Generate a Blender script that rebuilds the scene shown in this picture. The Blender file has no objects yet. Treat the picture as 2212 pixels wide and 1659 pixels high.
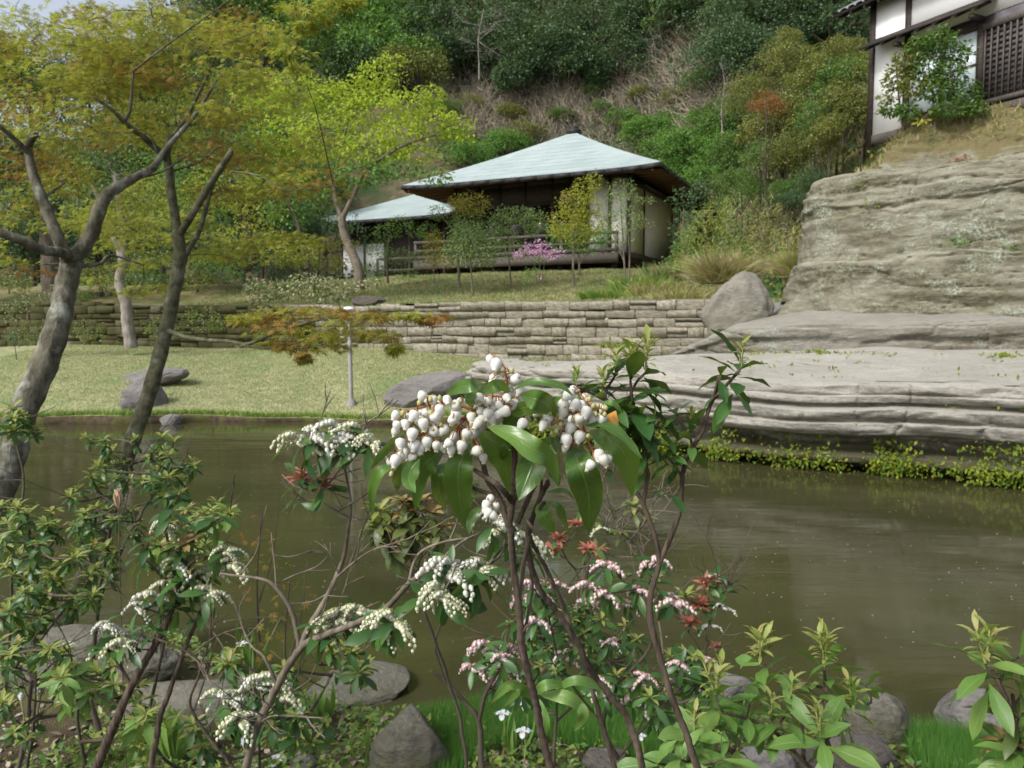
import bpy, math, random
import numpy as np
from mathutils import Matrix, Vector

# ------------------------------------------------------------------ camera, sky, sun
SC = bpy.context.scene
COL = SC.collection
FPX, CX, CY, HORIZON, CAMZ = 1700.0, 1106.0, 829.5, 700.0, 2.0
PITCH = math.atan((CY - HORIZON) / FPX)
cam_data = bpy.data.cameras.new('camera')
cam_data.sensor_width = 36.0
cam_data.lens = FPX / 2212.0 * 36.0
cam_data.clip_start = 0.02
cam_data.clip_end = 1500
cam = bpy.data.objects.new('camera', cam_data)
COL.objects.link(cam)
cam.location = (0, 0, CAMZ)
cam.rotation_euler = (math.pi / 2 - PITCH, 0, 0)
cam_data.dof.use_dof = True
cam_data.dof.focus_distance = 0.50
cam_data.dof.aperture_fstop = 34
SC.camera = cam

SUN_DIR = Vector((-0.62, -0.52, 0.74)).normalized()
world = bpy.data.worlds.new('World')
SC.world = world
world.use_nodes = True
wn, wl = world.node_tree.nodes, world.node_tree.links
wn.clear()
sky = wn.new('ShaderNodeTexSky')
sky.sky_type = 'NISHITA'
sky.sun_disc = False
sky.sun_elevation = math.asin(SUN_DIR.z)
sky.sun_rotation = math.atan2(SUN_DIR.x, SUN_DIR.y)
sky.dust_density = 3.0
hs = wn.new('ShaderNodeHueSaturation')
hs.inputs['Saturation'].default_value = 0.45
hs.inputs['Value'].default_value = 1.0
bg = wn.new('ShaderNodeBackground')
bg.inputs['Strength'].default_value = 0.10
wo = wn.new('ShaderNodeOutputWorld')
wl.new(sky.outputs[0], hs.inputs['Color'])
wl.new(hs.outputs[0], bg.inputs['Color'])
wl.new(bg.outputs[0], wo.inputs['Surface'])
sd = bpy.data.lights.new('sun', 'SUN')
sd.energy = 1.5
sd.angle = math.radians(14)
sd.color = (1.0, 0.96, 0.9)
sun = bpy.data.objects.new('sun', sd)
COL.objects.link(sun)
sun.rotation_euler = SUN_DIR.to_track_quat('Z', 'Y').to_euler()
SC.view_settings.view_transform = 'Standard'
SC.view_settings.look = 'None'
SC.view_settings.gamma = 1.0
SC.view_settings.use_curve_mapping = False
SC.view_settings.exposure = 1.12

# ------------------------------------------------------------------ helpers
RNG = np.random.default_rng(11)


def A(*v):
    return np.array(v, dtype=float)


CP, SP = math.cos(PITCH), math.sin(PITCH)


def U(x, y, Y):
    """a point of the place, Y metres in front, found along the sight line through (x, y)"""
    u, v = (x - CX) / FPX, (CY - y) / FPX
    k = Y / (CP + v * SP)
    return A(u * k, Y, CAMZ + (-SP + v * CP) * k)


def norm(a):
    a = np.asarray(a, float)
    return a / np.maximum(np.linalg.norm(a, axis=-1, keepdims=True), 1e-9)


def frames(d, up):
    y = norm(d)
    up = np.broadcast_to(np.asarray(up, float), y.shape)
    x = norm(np.cross(y, up))
    z = np.cross(x, y)
    return np.stack([x, y, z], axis=-1)


def smooth(a, b, x):
    t = np.clip((x - a) / (b - a), 0, 1)
    return t * t * (3 - 2 * t)


def vnoise(p, seed=0):
    p = np.asarray(p, float)
    i = np.floor(p).astype(np.int64)
    f = p - i
    f = f * f * (3 - 2 * f)
    out = 0
    for dx in (0, 1):
        for dy in (0, 1):
            for dz in (0, 1):
                h = (i[..., 0] + dx) * 374761393 + (i[..., 1] + dy) * 668265263 + (i[..., 2] + dz) * 2147483647 + seed * 1274126177
                h = (h ^ (h >> 13)) * 1274126177
                h = (h ^ (h >> 16)) & 0xFFFFFF
                w = (f[..., 0] if dx else 1 - f[..., 0]) * (f[..., 1] if dy else 1 - f[..., 1]) * (f[..., 2] if dz else 1 - f[..., 2])
                out = out + w * (h / float(0xFFFFFF))
    return out * 2 - 1


def fbm(p, seed=0, n=4):
    p = np.asarray(p, float)
    s, a = 0, 1.0
    for k in range(n):
        s = s + a * vnoise(p, seed + k)
        p = p * 2.03 + 7.1
        a *= 0.5
    return s


def mesh_np(name, V, Fs, mats=(), mi=None, uv=None, shade=False):
    V = np.asarray(V, np.float32).reshape(-1, 3)
    if not isinstance(Fs, (list, tuple)) or np.ndim(Fs[0]) == 1:
        Fs = [Fs]
    Fs = [np.asarray(F, np.int32) for F in Fs if len(F)]
    me = bpy.data.meshes.new(name)
    me.vertices.add(len(V))
    me.vertices.foreach_set('co', V.ravel())
    loops = np.concatenate([F.ravel() for F in Fs])
    tot = np.concatenate([np.full(len(F), F.shape[1], np.int32) for F in Fs])
    start = np.concatenate([[0], np.cumsum(tot)[:-1]]).astype(np.int32)
    me.loops.add(len(loops))
    me.loops.foreach_set('vertex_index', loops)
    me.polygons.add(len(tot))
    me.polygons.foreach_set('loop_start', start)
    me.polygons.foreach_set('loop_total', tot)
    if mi is not None:
        me.polygons.foreach_set('material_index', np.asarray(mi, np.int32))
    if shade:
        me.polygons.foreach_set('use_smooth', np.ones(len(tot), bool))
    me.update(calc_edges=True)
    if uv is not None:
        l = me.uv_layers.new(name='uv')
        l.data.foreach_set('uv', np.asarray(uv, np.float32)[loops].ravel())
    for m in (mats if isinstance(mats, (list, tuple)) else [mats]):
        me.materials.append(m)
    return me


class Bag:
    """collects shapes of one object"""

    def __init__(s):
        s.V, s.Q, s.T, s.qm, s.tm, s.n = [], [], [], [], [], 0

    def add(s, V, F, m=0):
        V = np.asarray(V, float).reshape(-1, 3)
        F = np.asarray(F, int)
        if F.shape[1] == 4:
            s.Q.append(F + s.n)
            s.qm += [m] * len(F)
        else:
            s.T.append(F + s.n)
            s.tm += [m] * len(F)
        s.V.append(V)
        s.n += len(V)
        return s

    def box(s, a, b, m=0):
        (x0, y0, z0), (x1, y1, z1) = a, b
        V = [(x, y, z) for x in (x0, x1) for y in (y0, y1) for z in (z0, z1)]
        F = [(0, 1, 3, 2), (4, 6, 7, 5), (0, 4, 5, 1), (2, 3, 7, 6), (0, 2, 6, 4), (1, 5, 7, 3)]
        return s.add(V, F, m)

    def beam(s, p, q, w, h, m=0):
        p, q = np.asarray(p, float), np.asarray(q, float)
        d = norm(q - p)
        up = A(0, 0, 1) if abs(d[2]) < .95 else A(0, 1, 0)
        x = norm(np.cross(d, up))
        z = np.cross(x, d)
        V = [e + x * sx * w / 2 + z * sz * h / 2 for e in (p, q) for sx in (-1, 1) for sz in (-1, 1)]
        F = [(0, 1, 3, 2), (4, 6, 7, 5), (0, 4, 5, 1), (2, 3, 7, 6), (0, 2, 6, 4), (1, 5, 7, 3)]
        return s.add(V, F, m)

    def tube(s, P, R, k=6, m=0):
        P = np.asarray(P, float)
        n = len(P)
        R = np.broadcast_to(np.asarray(R, float), (n,)) if np.ndim(R) < 2 else R
        T = norm(np.gradient(P, axis=0))
        ref = A(0.31, 0.93, 0.2) if abs(T[0] @ A(0.31, 0.93, 0.2)) < .9 else A(1, 0, 0)
        X = norm(np.cross(T, ref))
        Z = np.cross(X, T)
        a = np.arange(k) * 2 * math.pi / k
        V = P[:, None] + R[:, None, None] * (X[:, None] * np.cos(a)[None, :, None] + Z[:, None] * np.sin(a)[None, :, None])
        V = np.concatenate([V.reshape(-1, 3), P[-1:] + T[-1:] * R[-1]])
        i, j = np.meshgrid(np.arange(n - 1), np.arange(k), indexing='ij')
        j2 = (j + 1) % k
        F = np.stack([i * k + j, i * k + j2, (i + 1) * k + j2, (i + 1) * k + j], -1).reshape(-1, 4)
        off = s.n
        s.add(V, F, m)
        jj = np.arange(k)
        s.T.append(np.stack([(n - 1) * k + jj, (n - 1) * k + (jj + 1) % k, np.full(k, n * k)], -1) + off)
        s.tm += [m] * k
        return s

    def grid(s, G, m=0, close=False):
        a, b = G.shape[:2]
        i, j = np.meshgrid(np.arange(a - 1), np.arange(b if close else b - 1), indexing='ij')
        j2 = (j + 1) % b
        return s.add(G.reshape(-1, 3), np.stack([i * b + j, i * b + j2, (i + 1) * b + j2, (i + 1) * b + j], -1).reshape(-1, 4), m)

    def inst(s, tpl, pos, R, sc, m=0):
        V, F = scatter(tpl, pos, R, sc)
        return s.add(V, F, m)

    def mesh(s, name, mats, shade=False, origin=(0, 0, 0)):
        V = np.concatenate(s.V) - np.asarray(origin, float)
        Fs, mi = [], []
        if s.Q:
            Fs.append(np.concatenate(s.Q)); mi += s.qm
        if s.T:
            Fs.append(np.concatenate(s.T)); mi += s.tm
        return mesh_np(name, V, Fs, mats, mi, None, shade)


def scatter(tpl, pos, R, sc):
    TV, TF = tpl
    TV, TF = np.asarray(TV, float), np.asarray(TF, int)
    m = len(pos)
    sc = np.asarray(sc, float)
    sc = np.broadcast_to(sc.reshape(-1, 1) if sc.ndim < 2 else sc, (m, 3)) if sc.ndim else np.full((m, 3), float(sc))
    V = np.einsum('mij,mnj->mni', R, TV[None] * sc[:, None]) + np.asarray(pos)[:, None]
    F = TF[None] + (np.arange(m) * len(TV))[:, None, None]
    return V.reshape(-1, 3), F.reshape(-1, TF.shape[1])


def tag(o, label=None, cat=None, group=None, kind=None):
    if label: o['label'] = label
    if cat: o['category'] = cat
    if group: o['group'] = group
    if kind: o['kind'] = kind
    return o


def thing(name, label, cat, loc=(0, 0, 0), rot=0.0, group=None):
    o = bpy.data.objects.new(name, None)
    o.empty_display_size = .1
    COL.objects.link(o)
    o.location = loc
    o.rotation_euler = (0, 0, rot)
    return tag(o, label, cat, group)


def ob(name, me, parent=None, loc=None, R=None, sc=None):
    o = bpy.data.objects.new(name, me)
    COL.objects.link(o)
    if parent is not None:
        o.parent = parent
    if R is not None:
        M = Matrix(np.asarray(R).tolist()).to_4x4()
        s = sc if sc is not None else 1.0
        s = (s, s, s) if np.ndim(s) == 0 else s
        M = Matrix.Translation(Vector(loc if loc is not None else (0, 0, 0))) @ M @ Matrix.Diagonal((*[float(q) for q in s], 1))
        o.matrix_local = M
    else:
        if loc is not None: o.location = loc
        if sc is not None: o.scale = (sc, sc, sc) if np.ndim(sc) == 0 else sc
    return o


def curve(pts, n):
    """Catmull-Rom through the points, n samples"""
    P = np.asarray(pts, float)
    if len(P) == 2:
        return P[0] + (P[1] - P[0]) * np.linspace(0, 1, n)[:, None]
    P = np.concatenate([[2 * P[0] - P[1]], P, [2 * P[-1] - P[-2]]])
    t = np.linspace(0, len(P) - 3 - 1e-6, n)
    i = t.astype(int)
    f = (t - i)[:, None]
    a, b, c, d = P[i], P[i + 1], P[i + 2], P[i + 3]
    return .5 * (2 * b + (c - a) * f + (2 * a - 5 * b + 4 * c - d) * f ** 2 + (3 * b - a - 3 * c + d) * f ** 3)


# ------------------------------------------------------------------ materials
def new_mat(name):
    m = bpy.data.materials.new(name)
    m.use_nodes = True
    n, l = m.node_tree.nodes, m.node_tree.links
    n.clear()
    out = n.new('ShaderNodeOutputMaterial')
    b = n.new('ShaderNodeBsdfPrincipled')
    l.new(b.outputs[0], out.inputs[0])
    return m, n, l, b, out


def ramp(n, cols, pos=None, interp='LINEAR'):
    r = n.new('ShaderNodeValToRGB')
    r.color_ramp.interpolation = interp
    e = r.color_ramp.elements
    k = len(cols)
    pos = pos or [i / max(k - 1, 1) for i in range(k)]
    while len(e) < k: e.new(.5)
    for i in range(k):
        e[i].position = pos[i]
        e[i].color = (*cols[i], 1)
    return r


def mathn(n, l, op, a, b=None, clamp=False):
    x = n.new('ShaderNodeMath')
    x.operation = op
    x.use_clamp = clamp
    for i, v in enumerate((a, b)):
        if v is None: continue
        if hasattr(v, 'is_linked') or not isinstance(v, (int, float)): l.new(v, x.inputs[i])
        else: x.inputs[i].default_value = v
    return x.outputs[0]


def mixc(n, l, f, a, b, mode='MIX'):
    x = n.new('ShaderNodeMix')
    x.data_type = 'RGBA'
    x.blend_type = mode
    for i, v in ((0, f), (6, a), (7, b)):
        if isinstance(v, (int, float)): x.inputs[i].default_value = v
        elif isinstance(v, tuple): x.inputs[i].default_value = (*v, 1)
        else: l.new(v, x.inputs[i])
    return x.outputs[2]


def noise(n, l, scale, detail=5, stretch=None, coord='Object', rough=.6, dist=0):
    tc = n.new('ShaderNodeTexCoord')
    t = n.new('ShaderNodeTexNoise')
    t.inputs['Scale'].default_value = scale
    t.inputs['Detail'].default_value = detail
    t.inputs['Roughness'].default_value = rough
    t.inputs['Distortion'].default_value = dist
    src = tc.outputs[coord]
    if coord == 'World':
        pass
    if stretch:
        mp = n.new('ShaderNodeMapping')
        mp.inputs['Scale'].default_value = stretch
        l.new(src, mp.inputs[0])
        src = mp.outputs[0]
    l.new(src, t.inputs['Vector'])
    return t.outputs[0]


def bump(n, l, b, h, strength=.5, dist=.02):
    x = n.new('ShaderNodeBump')
    x.inputs['Strength'].default_value = strength
    x.inputs['Distance'].default_value = dist
    l.new(h, x.inputs['Height'])
    l.new(x.outputs[0], b.inputs['Normal'])


def leaf_mat(name, cols, trans=.35, rough=.45, spec=.35, pos=None, vein=None, spots=False):
    m, n, l, b, out = new_mat(name)
    g = n.new('ShaderNodeNewGeometry')
    oi = n.new('ShaderNodeObjectInfo')
    r = mathn(n, l, 'FRACT', mathn(n, l, 'ADD', g.outputs['Random Per Island'], oi.outputs['Random']))
    c = ramp(n, cols, pos)
    l.new(r, c.inputs[0])
    col = c.outputs[0]
    if vein:
        uvn = n.new('ShaderNodeUVMap')
        sx = n.new('ShaderNodeSeparateXYZ')
        l.new(uvn.outputs[0], sx.inputs[0])
        u = mathn(n, l, 'ABSOLUTE', mathn(n, l, 'SUBTRACT', sx.outputs[0], .5))
        mid = mathn(n, l, 'SUBTRACT', 1.0, mathn(n, l, 'DIVIDE', u, .035), True)
        sv = mathn(n, l, 'SINE', mathn(n, l, 'MULTIPLY', mathn(n, l, 'SUBTRACT', sx.outputs[1], mathn(n, l, 'MULTIPLY', u, .45)), 62.0))
        sv = mathn(n, l, 'MULTIPLY', mathn(n, l, 'SUBTRACT', sv, .86, True), 2.0)
        ed = mathn(n, l, 'MULTIPLY', mathn(n, l, 'SUBTRACT', u, .465, True), 18.0, True)
        ns = noise(n, l, 55, 4)
        col = mixc(n, l, mathn(n, l, 'MULTIPLY', ns, .35), col, tuple(x * 1.7 for x in cols[-1]))
        col = mixc(n, l, mathn(n, l, 'ADD', mathn(n, l, 'MULTIPLY', mid, .85), mathn(n, l, 'MULTIPLY', sv, .9), True), col, vein)
        col = mixc(n, l, mathn(n, l, 'MULTIPLY', ed, .5), col, (.32, .30, .05))
        sp = noise(n, l, 420, 2)
        col = mixc(n, l, mathn(n, l, 'MULTIPLY', mathn(n, l, 'SUBTRACT', sp, .66, True), 6.0, True), col, (.12, .11, .03))
        bump(n, l, b, mathn(n, l, 'ADD', mathn(n, l, 'MULTIPLY', sv, -.5), mathn(n, l, 'ADD', mathn(n, l, 'MULTIPLY', mid, -1.0), ns)), .5, .0006)
    l.new(col, b.inputs['Base Color'])
    b.inputs['Roughness'].default_value = rough
    b.inputs['Specular IOR Level'].default_value = spec
    if trans > 0:
        t = n.new('ShaderNodeBsdfTranslucent')
        tcn = mixc(n, l, .35, col, (.45, .55, .05), 'MIX') if cols[0][1] > cols[0][0] * 1.1 else col
        l.new(tcn, t.inputs[0])
        mx = n.new('ShaderNodeMixShader')
        mx.inputs[0].default_value = trans
        l.new(b.outputs[0], mx.inputs[1])
        l.new(t.outputs[0], mx.inputs[2])
        l.new(mx.outputs[0], out.inputs[0])
    return m


def surf(name, c1, c2, scale=4, rough=.85, bs=.5, bd=.02, stretch=None, c3=None, s3=1.0, t3=.55, metal=0, spec=.3, detail=6, rnd=0.0, k3=6.0):
    m, n, l, b, out = new_mat(name)
    f = noise(n, l, scale, detail, stretch)
    r = ramp(n, [c1, c2], [.35, .65])
    l.new(f, r.inputs[0])
    col = r.outputs[0]
    if c3:
        f3 = noise(n, l, s3, 5)
        k = mathn(n, l, 'MULTIPLY', mathn(n, l, 'SUBTRACT', f3, t3, True), k3, True)
        col = mixc(n, l, k, col, c3)
    if rnd:
        oi = n.new('ShaderNodeObjectInfo')
        g = n.new('ShaderNodeNewGeometry')
        q = mathn(n, l, 'FRACT', mathn(n, l, 'ADD', g.outputs['Random Per Island'], oi.outputs['Random']))
        v = mathn(n, l, 'ADD', mathn(n, l, 'MULTIPLY', q, rnd), 1 - rnd / 2)
        x = n.new('ShaderNodeVectorMath')
        x.operation = 'SCALE'
        l.new(col, x.inputs[0])
        l.new(v, x.inputs['Scale'])
        col = x.outputs[0]
    l.new(col, b.inputs['Base Color'])
    b.inputs['Roughness'].default_value = rough
    b.inputs['Metallic'].default_value = metal
    b.inputs['Specular IOR Level'].default_value = spec
    if bs: bump(n, l, b, f, bs, bd)
    return m


def rock_mat(name, light, dark, moss, moss_t=.55, band=9.0, lich=(.42, .47, .40), lt=.6, low=None, grass_above=None):
    """bedded sandstone: fine beds, blotches, moss, pale lichen"""
    m, n, l, b, out = new_mat(name)
    f1 = noise(n, l, 1.0, 8, (1.0, 1.0, band), rough=.7, dist=.3)
    f2 = noise(n, l, 9.0, 7, (1, 1, 2.2), rough=.75)
    f4 = noise(n, l, .7, 5, (1, 1, 2.5))
    v = mathn(n, l, 'ADD', mathn(n, l, 'MULTIPLY', f1, .6), mathn(n, l, 'MULTIPLY', f2, .4))
    r = ramp(n, [dark, tuple((a + c) / 2 for a, c in zip(light, dark)), light], [.36, .5, .62])
    l.new(v, r.inputs[0])
    col = r.outputs[0]
    k = mathn(n, l, 'MULTIPLY', mathn(n, l, 'SUBTRACT', f4, moss_t, True), 7.0, True)
    g2 = mathn(n, l, 'MULTIPLY', mathn(n, l, 'SUBTRACT', f2, .42, True), 7.0, True)
    col = mixc(n, l, mathn(n, l, 'MULTIPLY', mathn(n, l, 'MULTIPLY', k, g2), .8), col, moss)
    f5 = noise(n, l, 1.3, 6, (1, 1, 1.4), rough=.7)
    f6 = noise(n, l, 22, 4)
    kl = mathn(n, l, 'MULTIPLY', mathn(n, l, 'MULTIPLY', mathn(n, l, 'SUBTRACT', f5, lt, True), 9.0, True), mathn(n, l, 'MULTIPLY', mathn(n, l, 'SUBTRACT', f6, .45, True), 6.0, True))
    col = mixc(n, l, mathn(n, l, 'MULTIPLY', kl, .75), col, lich)
    # paler where the rock faces up, dark flecks by fine noise, mossy brown low down
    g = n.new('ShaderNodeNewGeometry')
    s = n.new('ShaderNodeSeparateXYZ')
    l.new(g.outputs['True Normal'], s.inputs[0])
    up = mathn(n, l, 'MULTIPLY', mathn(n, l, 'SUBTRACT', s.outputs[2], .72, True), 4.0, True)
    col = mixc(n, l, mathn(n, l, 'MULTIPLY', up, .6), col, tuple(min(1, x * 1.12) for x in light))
    f9 = noise(n, l, 34, 6, rough=.8)
    col = mixc(n, l, mathn(n, l, 'MULTIPLY', mathn(n, l, 'SUBTRACT', f9, .5, True), 2.2, True), col, dark)
    sp = n.new('ShaderNodeSeparateXYZ')
    l.new(g.outputs['Position'], sp.inputs[0])
    if low:
        kk = mathn(n, l, 'MULTIPLY', mathn(n, l, 'SUBTRACT', mathn(n, l, 'ADD', low, mathn(n, l, 'MULTIPLY', mathn(n, l, 'SUBTRACT', f5, .5), .9)), sp.outputs[2]), 6.0, True)
        w = mixc(n, l, f2, (.028, .025, .014), (.10, .095, .03))
        col = mixc(n, l, mathn(n, l, 'MULTIPLY', kk, .88), col, w)
    if grass_above:
        kk = mathn(n, l, 'MULTIPLY', mathn(n, l, 'SUBTRACT', mathn(n, l, 'ADD', sp.outputs[2], mathn(n, l, 'MULTIPLY', mathn(n, l, 'SUBTRACT', f5, .5), 2.2)), grass_above), 5.0, True)
        w = mixc(n, l, f2, (.10, .085, .045), (.24, .21, .10))
        col = mixc(n, l, kk, col, w)
    l.new(col, b.inputs['Base Color'])
    b.inputs['Roughness'].default_value = .92
    b.inputs['Specular IOR Level'].default_value = .15
    hsum = mathn(n, l, 'ADD', mathn(n, l, 'MULTIPLY', f1, 1.2), mathn(n, l, 'ADD', f2, mathn(n, l, 'MULTIPLY', f6, .35)))
    bump(n, l, b, hsum, .9, .06)
    return m


M = {}
M['grass_ground'] = surf('lawn', (.20, .225, .10), (.34, .325, .18), 2.6, .95, .6, .03, c3=(.13, .22, .075), s3=.55, t3=.5, k3=4)
M['terrace'] = surf('dry terrace grass', (.115, .115, .035), (.29, .24, .12), 2.2, .95, .6, .04, c3=(.085, .12, .035), s3=.6, t3=.48)
M['hill'] = surf('leaf litter soil', (.045, .045, .022), (.13, .105, .06), 1.5, .95, .8, .1, c3=(.03, .055, .018), s3=.25, t3=.5)
M['soil'] = surf('mossy soil', (.032, .022, .014), (.095, .068, .042), 9, .95, .8, .03, c3=(.075, .085, .018), s3=2.2, t3=.46)
M['rock'] = rock_mat('bedded sandstone', (.34, .325, .28), (.125, .118, .095), (.075, .06, .028), .45, 7.0, (.36, .43, .35), .54)
M['shelf'] = rock_mat('pale shelf rock', (.46, .44, .385), (.12, .112, .095), (.085, .08, .04), .56, 8.0, (.47, .46, .42), .6, low=.46)
M['cliff'] = rock_mat('weathered cliff sandstone', (.345, .33, .255), (.12, .115, .08), (.085, .075, .035), .42, 5.0, (.42, .49, .40), .49, grass_above=5.38)
M['boulder'] = rock_mat('grey boulder', (.27, .255, .24), (.11, .105, .098), (.09, .095, .04), .58, 3.0, (.38, .38, .36), .62)
M['tan_boulder'] = rock_mat('tan boulder', (.33, .315, .27), (.16, .15, .12), (.10, .10, .045), .5, 4.0, (.42, .42, .37), .6)
M['mossy'] = rock_mat('mossy bank rock', (.22, .21, .17), (.075, .07, .055), (.085, .09, .03), .44, 3.0, (.3, .31, .26), .6)
M['dark_rock'] = rock_mat('dark weathered rock', (.15, .135, .12), (.05, .045, .038), (.06, .065, .02), .5, 3.0, (.22, .22, .2), .62)
M['bark_maple'] = surf('maple bark', (.05, .045, .03), (.16, .15, .11), 22, .9, 1.0, .02, (1, 1, .5), c3=(.30, .32, .27), s3=7, t3=.54)
M['bark_green'] = surf('young maple bark', (.04, .042, .022), (.12, .115, .065), 26, .85, .9, .014, c3=(.20, .20, .15), s3=8, t3=.56)
M['bark_pale'] = surf('pale bark', (.15, .13, .11), (.31, .28, .25), 7, .9, .6, .02, (1, 1, .5), c3=(.14, .13, .09), s3=2)
M['bark_dark'] = surf('dark bark', (.045, .036, .026), (.12, .10, .075), 8, .92, .7, .02, (1, 1, .3))
M['bark_pieris'] = surf('pieris stem bark', (.026, .018, .013), (.12, .09, .066), 130, .9, 1.0, .0015, (1, 1, .12), c3=(.17, .14, .10), s3=30, t3=.6)
M['bark_grey'] = surf('grey twig bark', (.085, .068, .05), (.21, .18, .14), 60, .9, .8, .002, (1, 1, .15), c3=(.05, .045, .03), s3=14, t3=.55)
M['copper'] = surf('green copper roof', (.30, .37, .365), (.37, .435, .43), 1.1, .5, .25, .01, c3=(.24, .31, .30), s3=.5, t3=.52, spec=.4, k3=3)
M['copper_seam'] = surf('copper batten', (.42, .54, .53), (.49, .6, .6), 3, .5, 0)
M['fascia'] = surf('dark eaves board', (.018, .018, .02), (.04, .038, .038), 3, .6, .3, .01)
M['soffit'] = surf('brown cedar soffit', (.10, .05, .028), (.17, .092, .052), 2, .8, .3, .01, (1, 8, 1))
M['wood_dark'] = surf('dark stained timber', (.02, .016, .013), (.05, .04, .032), 4, .7, .3, .01, (1, 1, 5))
M['wood_grey'] = surf('weathered grey timber', (.06, .05, .043), (.125, .108, .095), 6, .85, .5, .01, (5, 5, 1))
M['plaster'] = surf('white plaster', (.82, .83, .84), (.86, .86, .86), 1.5, .9, .15, .01, c3=(.62, .61, .57), s3=.6, t3=.6, k3=2)
M['plaster_grey'] = surf('off-white plaster', (.66, .655, .62), (.74, .73, .69), 1.5, .9, .15, .01, c3=(.52, .51, .45), s3=.7, t3=.55, k3=2)
M['concrete'] = surf('grey concrete', (.17, .165, .155), (.27, .26, .245), 4, .9, .4, .01)
M['curtain'] = surf('brown reed curtain', (.05, .028, .014), (.13, .075, .032), 9, .85, .3, .01, (12, 12, .4))
M['tile'] = surf('grey roof tile', (.13, .14, .15), (.26, .27, .28), 3, .6, .3, .01)
M['soil_dark'] = surf('dark cavity soil', (.012, .011, .009), (.03, .027, .02), 3, .95, .5, .02)
M['metal_grey'] = surf('grey painted metal', (.26, .25, .25), (.33, .32, .31), 6, .6, .1, .002)
M['white_globe'] = surf('white lamp glass', (.72, .74, .74), (.8, .8, .8), 3, .4, 0)


def glass_mat():
    m, n, l, b, out = new_mat('window glass')
    b.inputs['Base Color'].default_value = (.012, .012, .01, 1)
    b.inputs['Roughness'].default_value = .05
    t = n.new('ShaderNodeBsdfTransparent')
    mx = n.new('ShaderNodeMixShader')
    mx.inputs[0].default_value = .45
    l.new(b.outputs[0], mx.inputs[1])
    l.new(t.outputs[0], mx.inputs[2])
    l.new(mx.outputs[0], out.inputs[0])
    return m


M['glass'] = glass_mat()
m_, n_, l_, b_, o_ = new_mat('frosted window glass')
b_.inputs['Base Color'].default_value = (.46, .53, .57, 1)
b_.inputs['Roughness'].default_value = .12
M['frost'] = m_


def wall_mat():
    m, n, l, b, out = new_mat('cut wall stone')
    g = n.new('ShaderNodeNewGeometry')
    oi = n.new('ShaderNodeObjectInfo')
    f = noise(n, l, 5, 7, rough=.7)
    q = mathn(n, l, 'FRACT', mathn(n, l, 'ADD', g.outputs['Random Per Island'], oi.outputs['Random']))
    r = ramp(n, [(.28, .26, .205), (.36, .335, .265), (.31, .29, .225), (.40, .37, .30)], [0, .4, .7, 1])
    l.new(q, r.inputs[0])
    col = mixc(n, l, mathn(n, l, 'MULTIPLY', mathn(n, l, 'SUBTRACT', .62, f, True), 3.2, True), r.outputs[0], (.115, .10, .07))
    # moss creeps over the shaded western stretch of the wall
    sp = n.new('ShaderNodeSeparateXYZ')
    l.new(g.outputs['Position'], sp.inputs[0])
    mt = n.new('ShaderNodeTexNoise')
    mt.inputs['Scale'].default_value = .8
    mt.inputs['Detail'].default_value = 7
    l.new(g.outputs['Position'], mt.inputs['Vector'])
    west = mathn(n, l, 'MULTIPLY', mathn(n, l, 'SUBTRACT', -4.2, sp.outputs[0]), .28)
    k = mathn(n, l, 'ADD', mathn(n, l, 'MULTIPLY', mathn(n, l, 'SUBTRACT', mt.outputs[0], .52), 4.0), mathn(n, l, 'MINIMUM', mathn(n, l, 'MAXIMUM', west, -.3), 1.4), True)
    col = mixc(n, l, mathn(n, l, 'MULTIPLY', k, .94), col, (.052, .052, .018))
    l.new(col, b.inputs['Base Color'])
    b.inputs['Roughness'].default_value = .95
    b.inputs['Specular IOR Level'].default_value = .15
    bump(n, l, b, f, .8, .04)
    return m


M['wall_stone'] = wall_mat()
M['joint'] = surf('earthy wall joint', (.07, .06, .04), (.13, .115, .08), 9, .95, .4)


def water_mat():
    m, n, l, b, out = new_mat('murky pond water')
    f = noise(n, l, .22, 3, (1, 2.2, 1))
    r = ramp(n, [(.042, .042, .017), (.064, .062, .028)], [.4, .65])
    l.new(f, r.inputs[0])
    l.new(r.outputs[0], b.inputs['Base Color'])
    b.inputs['Roughness'].default_value = .06
    b.inputs['IOR'].default_value = 1.33
    rip = noise(n, l, 3.0, 4, (.5, 2.0, 1), dist=.8)
    rip2 = noise(n, l, .6, 2, (.5, 1.6, 1), dist=.4)
    gate = ramp(n, [(0.12,) * 3, (1, 1, 1)], [.42, .62])
    l.new(rip2, gate.inputs[0])
    bump(n, l, b, mathn(n, l, 'MULTIPLY', rip, gate.outputs[0]), .16, .03)
    return m


M['water'] = water_mat()

G = lambda r, g, b: (r, g, b)
M['leaf_hero'] = leaf_mat('glossy pieris leaf', [G(.022, .072, .014), G(.035, .105, .02), G(.06, .145, .026), G(.12, .21, .03)], .22, .33, .5, vein=(.20, .27, .08))
M['leaf_pieris'] = leaf_mat('pieris leaf', [G(.024, .075, .02), G(.04, .11, .026), G(.07, .155, .036)], .25, .38, .4)
M['leaf_light'] = leaf_mat('broad green leaf', [G(.045, .125, .022), G(.065, .16, .03), G(.09, .195, .04), G(.15, .25, .055)], .28, .38, .45, vein=(.26, .34, .13))
M['leaf_olive'] = leaf_mat('olive leaf', [G(.06, .095, .025), G(.09, .125, .035), G(.13, .16, .05)], .25, .4, .4)
M['leaf_young'] = leaf_mat('young yellow-green leaf', [G(.20, .26, .055), G(.26, .31, .075), G(.31, .35, .11), G(.36, .32, .12)], .35, .45, .3)
M['leaf_red'] = leaf_mat('coral red young leaf', [G(.40, .12, .09), G(.46, .17, .13), G(.38, .20, .12)], .35, .5, .3)
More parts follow.
